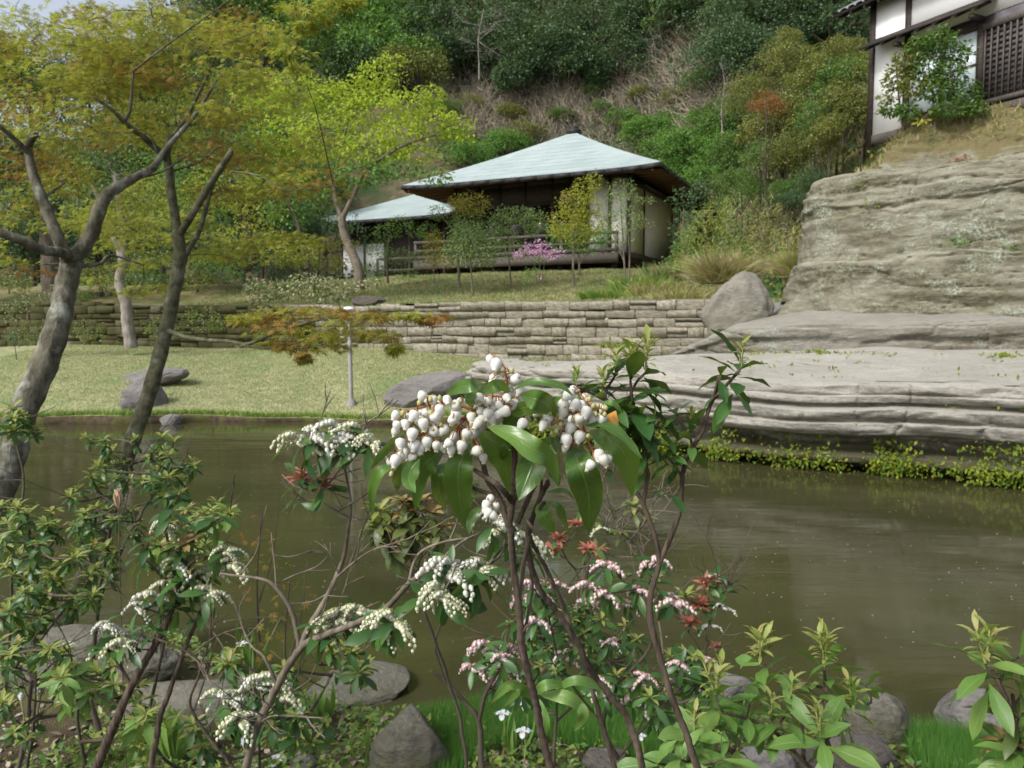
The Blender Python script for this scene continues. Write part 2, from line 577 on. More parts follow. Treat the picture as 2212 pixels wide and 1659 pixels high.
M['leaf_orange'] = leaf_mat('coppery young leaf', [G(.32, .20, .08), G(.36, .26, .11), G(.26, .26, .09)], .35, .5, .3)
M['maple_mix'] = leaf_mat('maple leaf olive and rust', [G(.19, .22, .03), G(.27, .28, .045), G(.30, .25, .045), G(.31, .18, .045), G(.31, .33, .06)], .5, .55, .25)
M['maple_gold'] = leaf_mat('maple leaf yellow green', [G(.25, .31, .04), G(.35, .39, .06), G(.42, .43, .08), G(.36, .30, .06)], .5, .55, .25)
M['maple_red'] = leaf_mat('rust red maple leaf', [G(.31, .13, .045), G(.35, .22, .05), G(.30, .27, .05)], .45, .55, .25)
M['maple_lime'] = leaf_mat('lime maple leaf', [G(.26, .38, .03), G(.38, .50, .05), G(.50, .58, .08), G(.32, .42, .05)], .5, .55, .25)
M['ev_dark'] = leaf_mat('dark evergreen leaf', [G(.028, .065, .03), G(.045, .10, .045), G(.075, .14, .065), G(.13, .19, .10)], .2, .55, .25)
M['ev_mid'] = leaf_mat('mid green leaf', [G(.05, .115, .022), G(.08, .175, .035), G(.13, .235, .055)], .3, .45, .4)
M['ev_green'] = leaf_mat('fresh green leaf', [G(.07, .18, .03), G(.105, .25, .045), G(.17, .32, .08)], .3, .45, .3)
M['ev_olive'] = leaf_mat('olive yellow leaf', [G(.07, .10, .025), G(.12, .155, .035), G(.20, .22, .06), G(.28, .24, .05)], .3, .45, .4)
M['leaf_bluish'] = leaf_mat('young tree leaf', [G(.14, .23, .07), G(.21, .31, .10), G(.30, .38, .17)], .3, .5, .3)
M['leaf_yellow'] = leaf_mat('yellow leaf', [G(.36, .32, .04), G(.28, .30, .05), G(.42, .30, .04)], .35, .5, .3)
M['leaf_cream'] = leaf_mat('cream edged leaf', [G(.42, .36, .22), G(.50, .45, .30), G(.16, .18, .08), G(.09, .12, .04)], .25, .5, .3)
M['leaf_rust'] = leaf_mat('rust leaf', [G(.27, .11, .04), G(.33, .16, .06)], .3, .5, .3)
M['azalea'] = leaf_mat('pink azalea petal', [G(.72, .32, .62), G(.82, .45, .74), G(.88, .60, .82)], .35, .6, .2)
M['twig_tan'] = leaf_mat('dry brush', [G(.20, .17, .125), G(.28, .245, .185), G(.36, .32, .25)], 0, .9, .1)
M['straw'] = leaf_mat('straw grass', [G(.36, .28, .16), G(.46, .38, .24), G(.30, .26, .12)], .3, .7, .2)
M['reed'] = leaf_mat('yellow green grass blade', [G(.20, .27, .05), G(.30, .35, .08), G(.42, .43, .14)], .35, .5, .3)
M['grass'] = leaf_mat('bright grass blade', [G(.035, .14, .02), G(.055, .19, .03), G(.10, .25, .05), G(.16, .26, .07)], .35, .45, .3)
M['lawn_blade'] = leaf_mat('short lawn blade', [G(.18, .235, .09), G(.26, .28, .13), G(.32, .315, .165)], .3, .6, .2)
M['fern'] = leaf_mat('fern frond', [G(.06, .13, .015), G(.16, .22, .02), G(.27, .30, .03)], .35, .5, .3)
M['petal_white'] = leaf_mat('white bell flower', [G(.74, .74, .70), G(.80, .80, .77), G(.70, .70, .62)], .25, .5, .3)
M['petal_cream'] = leaf_mat('cream bell flower', [G(.70, .70, .52), G(.78, .78, .66), G(.62, .64, .42)], .25, .5, .3)
M['petal_pink'] = leaf_mat('pink tinged bell flower', [G(.78, .70, .70), G(.76, .54, .56), G(.74, .70, .68)], .25, .5, .3)
M['calyx_tan'] = surf('tan calyx', (.42, .30, .13), (.50, .40, .2), 40, .6, 0)
M['calyx_green'] = surf('pale green calyx', (.45, .48, .22), (.52, .54, .28), 40, .6, 0)
M['calyx_pink'] = surf('dull pink calyx', (.45, .14, .12), (.5, .22, .18), 40, .6, 0)
M['rachis_red'] = surf('reddish flower stalk', (.26, .09, .03), (.36, .16, .06), 60, .6, 0)
M['rachis_green'] = surf('green flower stalk', (.20, .24, .07), (.3, .32, .1), 60, .6, 0)
M['bud'] = surf('olive flower bud', (.33, .30, .11), (.45, .42, .2), 60, .55, 0)
M['iris'] = leaf_mat('pale blue iris petal', [G(.68, .74, .82), G(.75, .79, .85)], .3, .5, .2)
M['iris_mark'] = surf('yellow iris mark', (.6, .4, .05), (.65, .45, .08), 10, .6, 0)
M['pod'] = surf('dry tan pod', (.42, .28, .17), (.62, .47, .33), 60, .8, .3, .001, (8, 8, .5))
M['petal_speck'] = surf('fallen petal', (.62, .62, .6), (.75, .75, .72), 5, .7, 0)
M['haze_leaf'] = M['ev_mid']

# leaf templates: length 1 along +Y, width along X, face +Z
T_DIAMOND = (A([0, 0, 0], [.26, .45, .05], [0, 1, -.08], [-.26, .45, .05]), A([0, 1, 2], [0, 2, 3]).astype(int))
T_BLADE = (A([-.5, 0, 0], [.5, 0, 0], [.32, .55, .05], [-.32, .55, .05], [0, 1, .25]), A([0, 1, 2], [0, 2, 3], [3, 2, 4]).astype(int))


def maple_template():
    V, F = [(0, 0, 0)], []
    for a, L in ((-128, .55), (-82, .78), (-40, .95), (0, 1.05), (40, .95), (82, .78), (128, .55)):
        r = math.radians(a)
        d, s = A(math.sin(r), math.cos(r)), A(math.cos(r), -math.sin(r))
        i = len(V)
        p, q, t = d * L * .42 + s * .085, d * L * .42 - s * .085, d * L
        V += [(*p, .03), (*t, -.1 * L), (*q, .03)]
        F += [(0, i, i + 1), (0, i + 1, i + 2)]
    return np.array(V, float) * A(.55, .55, .55), np.array(F)


T_MAPLE = maple_template()


def lance(nl=6, nw=3, width=.30, droop=.35, wave=0.0, fold=.25, seed=0, peak=.55):
    """a lanceolate leaf as a grid; returns verts, quads, uv"""
    t = np.linspace(0, 1, nl + 1)
    w = np.sin(np.pi * np.clip(t ** (math.log(.5) / math.log(peak)), 0, 1)) ** .9 * width / 2
    w = np.maximum(w, .012)
    w[-1] = .002
    u = np.linspace(-1, 1, 2 * nw + 1 if nw > 1 else 3)
    Gd = np.zeros((nl + 1, len(u), 3))
    ang = droop * t ** 1.3
    yc = np.concatenate([[0], np.cumsum(np.cos(ang[1:] * 1.5) / nl)])
    zc = np.concatenate([[0], np.cumsum(-np.sin(ang[1:] * 1.5) / nl)])
    Gd[..., 0] = u[None] * w[:, None]
    Gd[..., 1] = yc[:, None]
    Gd[..., 2] = zc[:, None] + fold * np.abs(u[None]) * w[:, None]
    if wave:
        Gd[..., 2] += wave * np.abs(u[None]) ** 2 * np.sin(t[:, None] * 14 + seed + u[None] * .8) * w[:, None]
    a, b = Gd.shape[:2]
    i, j = np.meshgrid(np.arange(a - 1), np.arange(b - 1), indexing='ij')
    F = np.stack([i * b + j, i * b + j + 1, (i + 1) * b + j + 1, (i + 1) * b + j], -1).reshape(-1, 4)
    uv = np.stack([np.broadcast_to((u[None] + 1) / 2, (a, b)), np.broadcast_to(t[:, None], (a, b))], -1).reshape(-1, 2)
    return Gd.reshape(-1, 3), F, uv


def leaf_meshes(name, mat, n=3, **kw):
    out = []
    for k in range(n):
        V, F, uv = lance(seed=k * 2.1, droop=.25 + .28 * k, **kw)
        out.append(mesh_np(name, V, F, [mat], None, uv, True))
    return out


def bell(seg=8, rings=6, lob=True):
    """urn shaped flower hanging down from the origin, length 1; petals and calyx"""
    zs = [0, -.04, -.17, -.40, -.64, -.82, -.93, -1.0][:rings + 2] if rings >= 6 else [0, -.12, -.5, -.85, -1.0]
    rs = [.08, .27, .41, .44, .38, .27, .20, .205][:len(zs)] if rings >= 6 else [.12, .33, .42, .26, .22]
    a = np.arange(seg) * 2 * math.pi / seg
    Gd = np.zeros((len(zs), seg, 3))
    for i, (z, r) in enumerate(zip(zs, rs)):
        rr = r * (1 + (.05 * np.cos(5 * a) if rings >= 6 else 0))
        Gd[i, :, 0], Gd[i, :, 1], Gd[i, :, 2] = np.cos(a) * rr, np.sin(a) * rr, z
    return Gd


BELL_HI, BELL_LO = bell(10, 6), bell(6, 3)

# ------------------------------------------------------------------ the setting: ground, water, lawn, terrace, hill
ob('ground', mesh_np('ground', [(-400, -60, -1.2), (400, -60, -1.2), (400, 500, -1.2), (-400, 500, -1.2)], [[0, 1, 2, 3]], M['hill']))['kind'] = 'structure'
wx_, wy_ = np.meshgrid(np.linspace(-60, 40, 60), np.linspace(1.0, 26, 40), indexing='ij')
gw = Bag().grid(np.stack([wx_, wy_, 0 * wx_], -1))
ob('water', gw.mesh('water', M['water'], True))['kind'] = 'structure'

WALL = [U(1660, 640, 17.9), U(1540, 640, 18.5), U(1150, 648, 20.5), U(830, 662, 22.0), U(520, 658, 24.0), U(0, 652, 26.0)]
WX = np.array([p[0] for p in WALL][::-1] + [30.0]);  WY = np.array([p[1] for p in WALL][::-1] + [16.0])
WX = np.concatenate([[-60], WX]);  WY = np.concatenate([[31.0], WY])
wallY = lambda X: np.interp(X, WX, WY)
shoreY = lambda X: 15.9 + .25 * np.sin(X * .9) + .12 * np.sin(X * 2.7) + np.where(X < -8, -.0 * X, 0)
lawn_top = lambda X: np.interp(X, [-20, -8, -3.5, .5, 5], [1.28, 1.34, 1.33, 1.06, 1.0])


def lawn_z(X, Y):
    t = np.clip((Y - shoreY(X)) / (wallY(X) - shoreY(X)), -.2, 1)
    return .12 + (lawn_top(X) - .12) * np.clip(t, 0, 1) ** .85 - np.where(t < 0, .6, 0) + .05 * np.sin(X * .8 + Y * .5)


def terr_z(X, Y):
    t = Y - wallY(X)
    z = 2.52 + 1.6 * smooth(0, 13, t) - .25 * smooth(-2, -12, X)
    z = z + 9.0 * smooth(7.2, 16, X) * smooth(16, 24, Y)
    k = 46 - 3.0 * smooth(4, 20, X) + 1.5 * smooth(-5, -20, X)
    hill = np.maximum(0, Y - k) * 1.05
    capz = np.interp(X / np.maximum(Y, 1), [-.8, -.56, -.42, -.3], [8.5, 9.5, 22, 80])
    hill = np.where(hill > capz, capz + (hill - capz) * .03, hill)
    z = z + hill
    p = np.stack([X, Y, 0 * X], -1)
    return z + .35 * smooth(2, 10, t) * fbm(p * .25, 3, 3) * smooth(38, 50, Y) * 3 + .05 * fbm(p * .9, 5, 3)


def terrain(name, x0, x1, nx, y0f, y1, ny, zf, mat):
    xs = np.linspace(x0, x1, nx)
    X = np.repeat(xs[:, None], ny, 1)
    ys = y0f(xs) if callable(y0f) else np.full(nx, y0f)
    Y = ys[:, None] + (y1(xs)[:, None] - ys[:, None] if callable(y1) else y1 - ys[:, None]) * np.linspace(0, 1, ny)[None]
    Z = zf(X, Y)
    o = ob(name, Bag().grid(np.stack([X, Y, Z], -1)).mesh(name, mat, True))
    o['kind'] = 'structure'
    return o


terrain('lawn', -40, 5.2, 180, lambda x: shoreY(x) - .02, lambda x: wallY(x) + .15, 50, lambda X, Y: lawn_z(X, np.maximum(Y, shoreY(X) + .001)), M['grass_ground'])
# soil lip where the lawn meets the pond
xs = np.linspace(-40, 3, 260)
lip = np.zeros((260, 4, 3))
for j, (dy, z) in enumerate(((.0, None), (-.07, .08), (-.05, .0), (.0, -.4))):
    lip[:, j, 0] = xs
    lip[:, j, 1] = shoreY(xs) + dy - .02 + .04 * np.sin(xs * 13) * (j in (1, 2))
    lip[:, j, 2] = lawn_z(xs, shoreY(xs) + .001) if z is None else z
ob('bank_edge', Bag().grid(lip).mesh('bank_edge', M['soil'], False))['kind'] = 'structure'
terrain('terrace', -60, 24, 260, lambda x: wallY(x) + .22, 46.0, 90, terr_z, M['terrace'])
terrain('hillside', -110, 90, 170, 45.9, 120.0, 110, terr_z, M['hill'])


def bank_edge_y(X):
    return 3.78 + .08 * np.sin(X * 2.1 + .5) + .06 * np.sin(X * 5.1) + .75 * smooth(-.6, -2.0, X) - .22 * smooth(1.0, 1.8, X)


def bank_z(X, Y):
    e = bank_edge_y(X) - Y
    p = np.stack([X, Y, 0 * X], -1)
    return -.35 + .58 * smooth(-.25, .30, e) + .05 * smooth(.4, 2, e) + .035 * fbm(p * 2.2, 9, 4)


terrain('bank', -9, 9, 220, -2.0, lambda x: bank_edge_y(x) + .5, 110, bank_z, M['soil'])


# ------------------------------------------------------------------ rock ledge and cliff
def sweep(name, plan, prof, ns, nt, mat, fine=.05, seed=1, zs=3.0, kind='structure', rough_top=.3, wf=None, hf=None, bedk=1.6, crack=.5, warp=.04, blocky=.8):
    """plan: polyline (X, Y) seen face on from its right side; prof: list of (inward, z)"""
    C = curve([(x, y, 0) for x, y in plan], ns)
    T = norm(np.gradient(C, axis=0))
    N = np.stack([-T[:, 1], T[:, 0], 0 * T[:, 0]], -1)      # inward (away from the viewer)
    P = np.array(prof, float)
    d = np.concatenate([[0], np.cumsum(np.hypot(*np.diff(P, axis=0).T))])
    tt = np.linspace(0, d[-1], nt)
    off, z = np.interp(tt, d, P[:, 0]), np.interp(tt, d, P[:, 1])
    offs, zz = np.repeat(off[None], ns, 0), np.repeat(z[None], ns, 0)
    if wf:
        k = wf(C[:, 0])[:, None]
        offs = np.where(offs > .3, .3 + (offs - .3) * k, offs)
        zz = np.where((zz > 1.235) & (offs > .25), 1.235 + (zz - 1.235) * k, zz)
    if hf:
        k = hf(C[:, 0])[:, None]
        zz = 1.30 + (zz - 1.30) * k - .25 * (1 - k)
    Gd = C[:, None] + N[:, None] * offs[..., None]
    zw = fbm(np.stack([Gd[..., 0] * .8, Gd[..., 1] * .8, zz * 1.1], -1), seed + 70, 3)
    Gd[..., 2] = zz + zw * warp * smooth(.15, .6, zz)
    # beds of rock stand proud or worn back by their height
    s = np.arange(ns)[:, None] / ns * np.hypot(*(C[-1] - C[0])[:2])
    steep = 1 - rough_top * np.clip(np.abs(np.gradient(off) / np.maximum(np.hypot(np.gradient(off), np.gradient(z)), 1e-6)), 0, 1)
    q = np.stack([Gd[..., 0] * .45, Gd[..., 1] * .45, Gd[..., 2] * zs * 2.2], -1)
    bed = np.tanh(fbm(q, seed, 4) * 3.0) * .6
    big = fbm(np.stack([Gd[..., 0] * .5, Gd[..., 1] * .5, Gd[..., 2] * .7], -1), seed + 20, 3)
    sm = fbm(Gd * A(3.0, 3.0, 9.0), seed + 40, 4)
    cr1 = np.clip(1 - np.abs(fbm(Gd * A(.35, .35, 2.3), seed + 80, 3)) * 14, 0, 1) ** 1.5
    cr2 = np.clip(1 - np.abs(fbm(Gd * A(1.1, 1.1, .45), seed + 90, 3)) * 22, 0, 1) ** 1.5
    cr3 = np.clip(1 - np.abs(fbm(Gd * A(.9, .9, 5.5), seed + 95, 2)) * 9, 0, 1) ** 1.5
    blk = np.tanh(5 * fbm(Gd * A(.55, .55, 3.4), seed + 33, 2)) + .6 * np.tanh(6 * fbm(Gd * A(1.5, 1.5, 7.0), seed + 44, 2))
    disp = (blk * fine * blocky + bed * fine * bedk + sm * fine * .7 - (cr1 + .5 * cr2 + .45 * cr3) * crack * .22) * steep[None] + big * fine * 2.4
    Gd = Gd + N[:, None] * disp[..., None] * -1
    Gd[..., 2] += (fbm(np.stack([Gd[..., 0] * .5, Gd[..., 1] * .5, 0 * s + off[None] * 0], -1), seed + 60, 3) * .03 + sm * fine * .25) * smooth(0, .4, z)[None]
    o = ob(name, Bag().grid(Gd).mesh(name, mat, False))
    o['kind'] = kind
    return o


LEDGE = [(-.9, 16.8), (-.75, 15.2), (-.3, 14.2), (1.2, 13.0), (2.45, 11.9), (3.65, 10.95), (5.1, 10.2), (6.1, 9.45), (8.5, 8.3), (14, 6.5), (22, 5)]
LP = [(-.0, -.5), (.35, -.1), (.5, .02), (.15, .10), (-.02, .16), (.0, .24), (.35, .27), (.42, .42), (.30, .50), (.0, .54), (-.10, .62), (-.08, .70), (.05, .72), (-.05, .78), (-.06, .88), (.16, .91), (.20, .95),
      (.04, .97), (.02, 1.05), (.10, 1.07), (.05, 1.10), (.10, 1.19), (.3, 1.235), (.8, 1.27), (2.0, 1.38), (3.4, 1.53), (5.5, 1.62), (7.5, 1.7)]
sweep('rock_shelf', LEDGE, LP, 640, 300, M['shelf'], .030, 3, 2.2, wf=lambda X: np.interp(X, [-1, .4, 2.0, 3.6, 5], [.10, .16, .42, .85, 1.0]), bedk=.9, crack=.6, warp=.025, blocky=1.9)
STEP = [(2.6, 18.2), (2.9, 17.2), (3.7, 16.2), (5.2, 15.1), (7.5, 14.1), (10, 12.8), (16, 10.5), (24, 8)]
SPf = [(-.2, .9), (.0, 1.45), (.03, 1.7), (-.04, 1.78), (-.03, 1.9), (.08, 1.98), (.3, 2.05), (1.0, 2.12), (2.5, 2.3), (4, 2.5)]
ob('corner_soil', mesh_np('corner_soil', [(4.4, 15.6, 1.75), (15, 14.6, 1.9), (15, 19.5, 2.2), (4.4, 18.6, 2.1)], [[0, 1, 2, 3]], M['soil']))['kind'] = 'structure'
sweep('rock_step', STEP, SPf, 420, 150, M['rock'], .035, 8, 2.2, hf=lambda X: np.interp(X, [2.6, 3.2, 4.3, 5.4], [0, .30, .92, 1.0]), crack=.35)
CLIFF = [(9.5, 26), (7.9, 22.5), (6.75, 19.5), (6.35, 17.6), (6.9, 16.2), (8.1, 15.2), (9.6, 14.1), (12, 12.6), (18, 10), (26, 7)]
CPf = [(-.3, 1.6), (-.08, 2.0), (-.02, 2.15), (-.03, 2.5), (.04, 2.9), (.10, 3.3), (.22, 3.38), (.24, 3.7), (.22, 4.1), (.28, 4.30), (.36, 4.42), (.26, 4.5), (.26, 4.70), (.40, 4.76), (.36, 4.85), (.45, 5.0), (.62, 5.12), (1.0, 5.2), (1.5, 5.28), (1.9, 5.6), (2.3, 6.15), (2.7, 6.6), (5.5, 6.75), (9, 7.0)]
sweep('cliff', CLIFF, CPf, 640, 380, M['cliff'], .05, 14, 1.5, bedk=.55, crack=.38, warp=.14, blocky=.4)

# ------------------------------------------------------------------ retaining wall of cut stones
def block(seed):
    r = np.random.default_rng(seed)
    V = []
    for y, k in ((.5, 1.0), (-.44, 1.0), (-.5, .94)):
        for x, z in ((-.5, 0), (.5, 0), (.5, 1), (-.5, 1)):
            zz = .5 + (z - .5) * (k if k == 1 else .90)
            V.append((x * k + r.normal() * .016, y + (r.normal() * .05 if k < 1 else 0), zz + r.normal() * .05))
    F = [(4, 5, 1, 0), (5, 6, 2, 1), (6, 7, 3, 2), (7, 4, 0, 3), (8, 9, 5, 4), (9, 10, 6, 5), (10, 11, 7, 6), (11, 8, 4, 7), (11, 10, 9, 8)]
    return np.array(V), np.array(F)


WT = np.array([p[2] for p in WALL][::-1] + [2.6]);  WTX = WX[1:-1]
wall_top = lambda X: np.interp(X, WX[1:-1], np.array([p[2] for p in WALL][::-1]))
sw = thing('retaining_wall', 'low mossy retaining wall of cut tan stone courses behind the lawn', 'wall', (0, 20.8, 1.0))
so = A(0, 20.8, 1.0)
core = Bag()
xs = np.linspace(-27, 5.6, 90)
cg = np.stack([np.stack([xs, wallY(xs) + .14, np.full(90, .4)], -1), np.stack([xs, wallY(xs) + .14, wall_top(xs) - .05], -1), np.stack([xs, wallY(xs) + .5, wall_top(xs) - .03], -1)], 1)
core.grid(cg)
ob('wall_core', core.mesh('wall_core', M['joint'], False, so), sw)
BLK = [mesh_np('stone', block(s)[0], block(s)[1], M['wall_stone']) for s in range(8)]
stones = []
z0 = .70
row = 0
while row < 9:
    hgt = [.27, .24, .26, .20, .25, .22, .19, .24, .22][row]
    X = 5.4 - RNG.random() * .3
    while X > -26:
        w = RNG.uniform(.30, .72)
        hh = hgt
        xm = X - w / 2
        if z0 + hh * .4 < wall_top(xm) and z0 + hh > lawn_top(xm) - .12:
            top = min(z0 + hh, wall_top(xm) + RNG.uniform(-.02, .06)) if z0 + hh * 1.5 > wall_top(xm) else z0 + hh
            if RNG.random() < .16 and top - z0 > .16:
                f_ = RNG.uniform(.4, .6) * (top - z0)
                stones.append((xm, z0, w, f_)); stones.append((xm, z0 + f_, w, top - z0 - f_))
            else:
                stones.append((xm, z0 + RNG.normal() * .006, w, top - z0))
        X -= w
    z0 += hgt
    row += 1
stones.sort(key=lambda s: -s[0] * 1.0)
rest = Bag()
for i, (xm, z, w, hh) in enumerate(stones):
    ya, yb = wallY(xm - .3), wallY(xm + .3)
    ang = math.atan2(yb - ya, .6)
    R = np.array(Matrix.Rotation(ang, 3, 'Z'))
    wl_ = (w - .010) / math.cos(ang)
    p = A(xm, wallY(xm) + RNG.normal() * .018, z + .008)
    if len([1]) and i < 300:
        ob('stone', BLK[i % 8], sw, p - so, R, (wl_, .32, max(hh - .006, .05)))
    else:
        V, F = block(i)
        rest.add((V * A(wl_, .32, max(hh - .006, .05))) @ R.T + p, F)
if rest.n:
    ob('stone_courses', rest.mesh('stone_courses', M['wall_stone'], False, so), sw)['kind'] = 'stuff'


# ------------------------------------------------------------------ boulders
def ico(sub):
    import bmesh
    bm = bmesh.new()
    bmesh.ops.create_icosphere(bm, subdivisions=sub, radius=1)
    V = np.array([v.co[:] for v in bm.verts])
    F = np.array([[v.index for v in f.verts] for f in bm.faces])
    bm.free()
    return V, F


ICO = ico(5)
ICO2 = ico(2)


def rock(name, label, c, size, seed, mat, rot=0, cuts=9, group=None, cat='rock', tilt=0, rough=.10, taper=0):
    V, F = ICO[0].copy(), ICO[1]
    r = np.random.default_rng(seed)
    for _ in range(cuts):
        nrm = norm(r.normal(size=3) * A(1, 1, .8))
        d = r.uniform(.62, .86)
        k = V @ nrm - d
        V = V - np.where(k > 0, k, 0)[:, None] * nrm * .93
    V = V * (1 + rough * fbm(V * 1.6 + seed, seed, 4)[:, None] + .025 * fbm(V * 7 + seed, seed + 3, 3)[:, None])
    V[:, :2] *= (1 - taper * np.clip((V[:, 2] + .15) / 1.15, 0, 1) ** 1.1)[:, None]
    V = V * np.array(size)
    Rm = np.array(Matrix.Rotation(rot, 3, 'Z')) @ np.array(Matrix.Rotation(tilt, 3, 'Y'))
    V = V @ Rm.T
    o = ob(name, mesh_np(name, V, F, mat, None, None, False), None, c)
    return tag(o, label, cat, group)


rock('boulder', 'tan peaked boulder sitting on the end of the stone wall', U(1604, 668, 17.2), (.88, .62, .84), 5, M['tan_boulder'], .1, 4, taper=.58, rough=.16)
rock('rock_mass', 'sloping rock mass filling the corner between the peaked boulder and the cliff', U(1730, 700, 17.6), (1.25, .9, .62), 44, M['cliff'], .3, 4)
rock('boulder', 'smooth grey slanting boulder on the lawn where the rock shelf begins', U(930, 846, 16.6), (1.02, .5, .40), 2, M['boulder'], .1, 5, tilt=-.22, rough=.04)
rock('flat_rock', 'long flat purple-grey rock lying in the lawn slope', U(335, 815, 18.2), (.78, .45, .2), 7, M['boulder'], .15, 6, tilt=-.12)
rock('boulder', 'upright grey rock in the lawn at the pond edge behind the maple trunk', U(312, 868, 16.5), (.45, .4, .5), 9, M['boulder'], 0, 7)
rock('boulder', 'small pointed pale rock standing in the water by the lawn edge', U(372, 914, 15.7), (.24, .2, .18), 12, M['boulder'], .4, 6)
rock('boulder', 'dark low rock in the lawn bank left of the upright one', U(280, 893, 16.1), (.25, .25, .24), 15, M['dark_rock'], 0, 6)
rock('boulder', 'low dark stone under the variegated bush on the wall top', U(800, 652, 22.9), (.55, .35, .2), 18, M['dark_rock'], 0, 6)

# ------------------------------------------------------------------ pavilion
a_dir = A(.8988, -.4384)
ROT = -math.atan2(.4384, .8988)


def pavilion(name, label, loc, s, ze, za, z0=0, detail=True):
    """square pavilion: s half side of the eaves, ze eaves height, za apex height above loc"""
    P = thing(name, label, 'building', loc, ROT)
    # roof: four gently dished faces, each its own part with standing seams
    n = 24

    def prof(t):  # t 0 at apex .. 1 at the eaves; dished
        return za + (ze + .16 - za) * (t + .03 * math.sin(math.pi * t))

    for k in range(4):
        R = np.array(Matrix.Rotation(k * math.pi / 2, 3, 'Z'))
        Gd = np.zeros((n + 1, 33, 3))
        for i in range(n + 1):
            t = .02 + .98 * i / n
            u = np.linspace(-1, 1, 33)
            Gd[i, :, 0] = u * s * t
            Gd[i, :, 1] = -s * t
            Gd[i, :, 2] = prof(t) + .10 * t * np.abs(u) ** 6
        b = Bag().grid(Gd @ R.T)
        rp = ob('roof', b.mesh('roof', M['copper'], True), P)
        sb = Bag()
        for q in range(11):      # horizontal laps of the sheet copper
            t = .1 + .088 * q
            x = s * t * .995
            zz = prof(t)
            v = A([-x, -s * t, zz + .012], [x, -s * t, zz + .012])
            sb.beam(v[0] @ R.T, v[1] @ R.T, .012, .006)
        ob('roof_seam', sb.mesh('roof_seam', M['copper_seam']), rp)
        fb = Bag()
        z1 = ze + .16
        pts = np.linspace(-1, 1, 17)
        L = np.stack([pts * (s + .02), np.full(17, -s - .02), z1 + .10 * np.abs(pts) ** 6 - .11], -1)
        for i in range(16):
            fb.beam(L[i] @ R.T, L[i + 1] @ R.T, .09, .17)
        ob('eaves_board', fb.mesh('eaves_board', M['fascia']), P)
    w = s * .70
    sf = Bag()
    for k in range(4):
        R = np.array(Matrix.Rotation(k * math.pi / 2, 3, 'Z'))
        sf.add(np.array([(-s, -s, ze - .02), (s, -s, ze - .02), (w, -w, ze + .32), (-w, -w, ze + .32)]) @ R.T, [(0, 1, 2, 3)])
        for q in np.linspace(-.95, .95, 15):
            sf.beam(A(q * s, -s, ze - .035) @ R.T, A(q * w, -w, ze + .30) @ R.T, .05, .06, 0)
    ob('soffit', sf.mesh('soffit', M['soffit']), P)
    ob('finial', Bag().box((-.28, -.28, za - .1), (.28, .28, za + .12)).box((-.16, -.16, za + .12), (.16, .16, za + .26)).mesh('finial', M['fascia']), P)
    return P, w


PC = A(3.1, 40.2, 3.86)
S1 = 6.15
P1, w1 = pavilion('pavilion', 'raised pavilion with pale green copper pyramid roof above the stone wall', PC, S1, 4.35, 7.72)
W = S1 * .70
fl = 1.15
# back and side shells
ob('back_wall', Bag().box((-W, W - .1, fl), (W, W, 4.7)).mesh('back_wall', M['plaster_grey']), P1)
ob('left_wall', Bag().box((-W, -W + .1, fl), (-W + .1, W - .1, 4.7)).mesh('left_wall', M['wood_dark']), P1)
ob('floor_frame', Bag().box((-W, -W, fl - .32), (W, W, fl)).mesh('floor_frame', M['wood_dark']), P1)
ob('ceiling', Bag().box((-W + .1, -W + .1, 4.3), (W - .1, W - .1, 4.4)).mesh('ceiling', M['wood_dark']), P1)
ys = np.array([-W, -W + 2.17, -W + 7.1, W])
for i in range(3):
    ob('wall_panel', Bag().box((W - .09, ys[i] + .06, fl + .12), (W - .02, ys[i + 1] - .06, 4.22)).mesh('wall_panel', M['plaster_grey']), P1)
for y in ys:
    ob('post', Bag().box((W - .11, y - .06, .75), (W + .02, y + .06, 4.65)).mesh('post', M['wood_dark']), P1)
ob('top_beam', Bag().box((W - .12, -W, 4.22), (W + .035, W, 4.46)).mesh('top_beam', M['wood_dark']), P1)
ob('sill_beam', Bag().box((W - .12, -W, fl - .18), (W + .035, W, fl + .12)).mesh('sill_beam', M['wood_dark']), P1)
# front: glazing with reed curtain behind, then white panels at the right
mull = [-W, -3.05, -1.95, -.65, .7, 1.55, 2.4]
for i in range(len(mull) - 1):
    g = ob('glass_door', Bag().box((mull[i] + .05, -W + .02, fl + .05), (mull[i + 1] - .05, -W + .035, 3.55)).mesh('glass_door', M['glass']), P1)
    ob('door_frame', Bag().box((mull[i] + .03, -W, fl), (mull[i] + .08, -W + .06, 3.6)).box((mull[i + 1] - .08, -W, fl), (mull[i + 1] - .03, -W + .06, 3.6)).box((mull[i] + .08, -W, 3.53), (mull[i + 1] - .08, -W + .06, 3.6)).mesh('door_frame', M['wood_dark']), g)
    cv = Bag()
    x0, x1 = mull[i] + .06, mull[i + 1] - .06
    xx = np.linspace(x0, x1, 30)
    cg = np.zeros((30, 2, 3)); cg[:, :, 0] = xx[:, None]; cg[:, :, 1] = (-W + .30 + .05 * np.sin(xx * 38))[:, None]; cg[:, :, 2] = [fl, 3.5]
    ob('curtain', cv.grid(cg).mesh('curtain', M['curtain']), P1)
for x in mull:
    ob('post', Bag().box((x - .06, -W - .06, .6), (x + .06, -W + .07, 4.65)).mesh('post', M['wood_dark']), P1)
ob('transom', Bag().box((-W, -W - .03, 3.62), (2.34, -W + .07, 4.6)).mesh('transom', M['wood_dark']), P1)
for x0, x1 in ((2.46, 3.35), (3.47, W - .08)):
    ob('wall_panel', Bag().box((x0, -W, fl + .1), (x1, -W + .06, 4.42)).mesh('wall_panel', M['plaster_grey']), P1)
for x in (3.41, W - .02):
    ob('post', Bag().box((x - .06, -W - .06, .6), (x + .06, -W + .07, 4.65)).mesh('post', M['wood_dark']), P1)
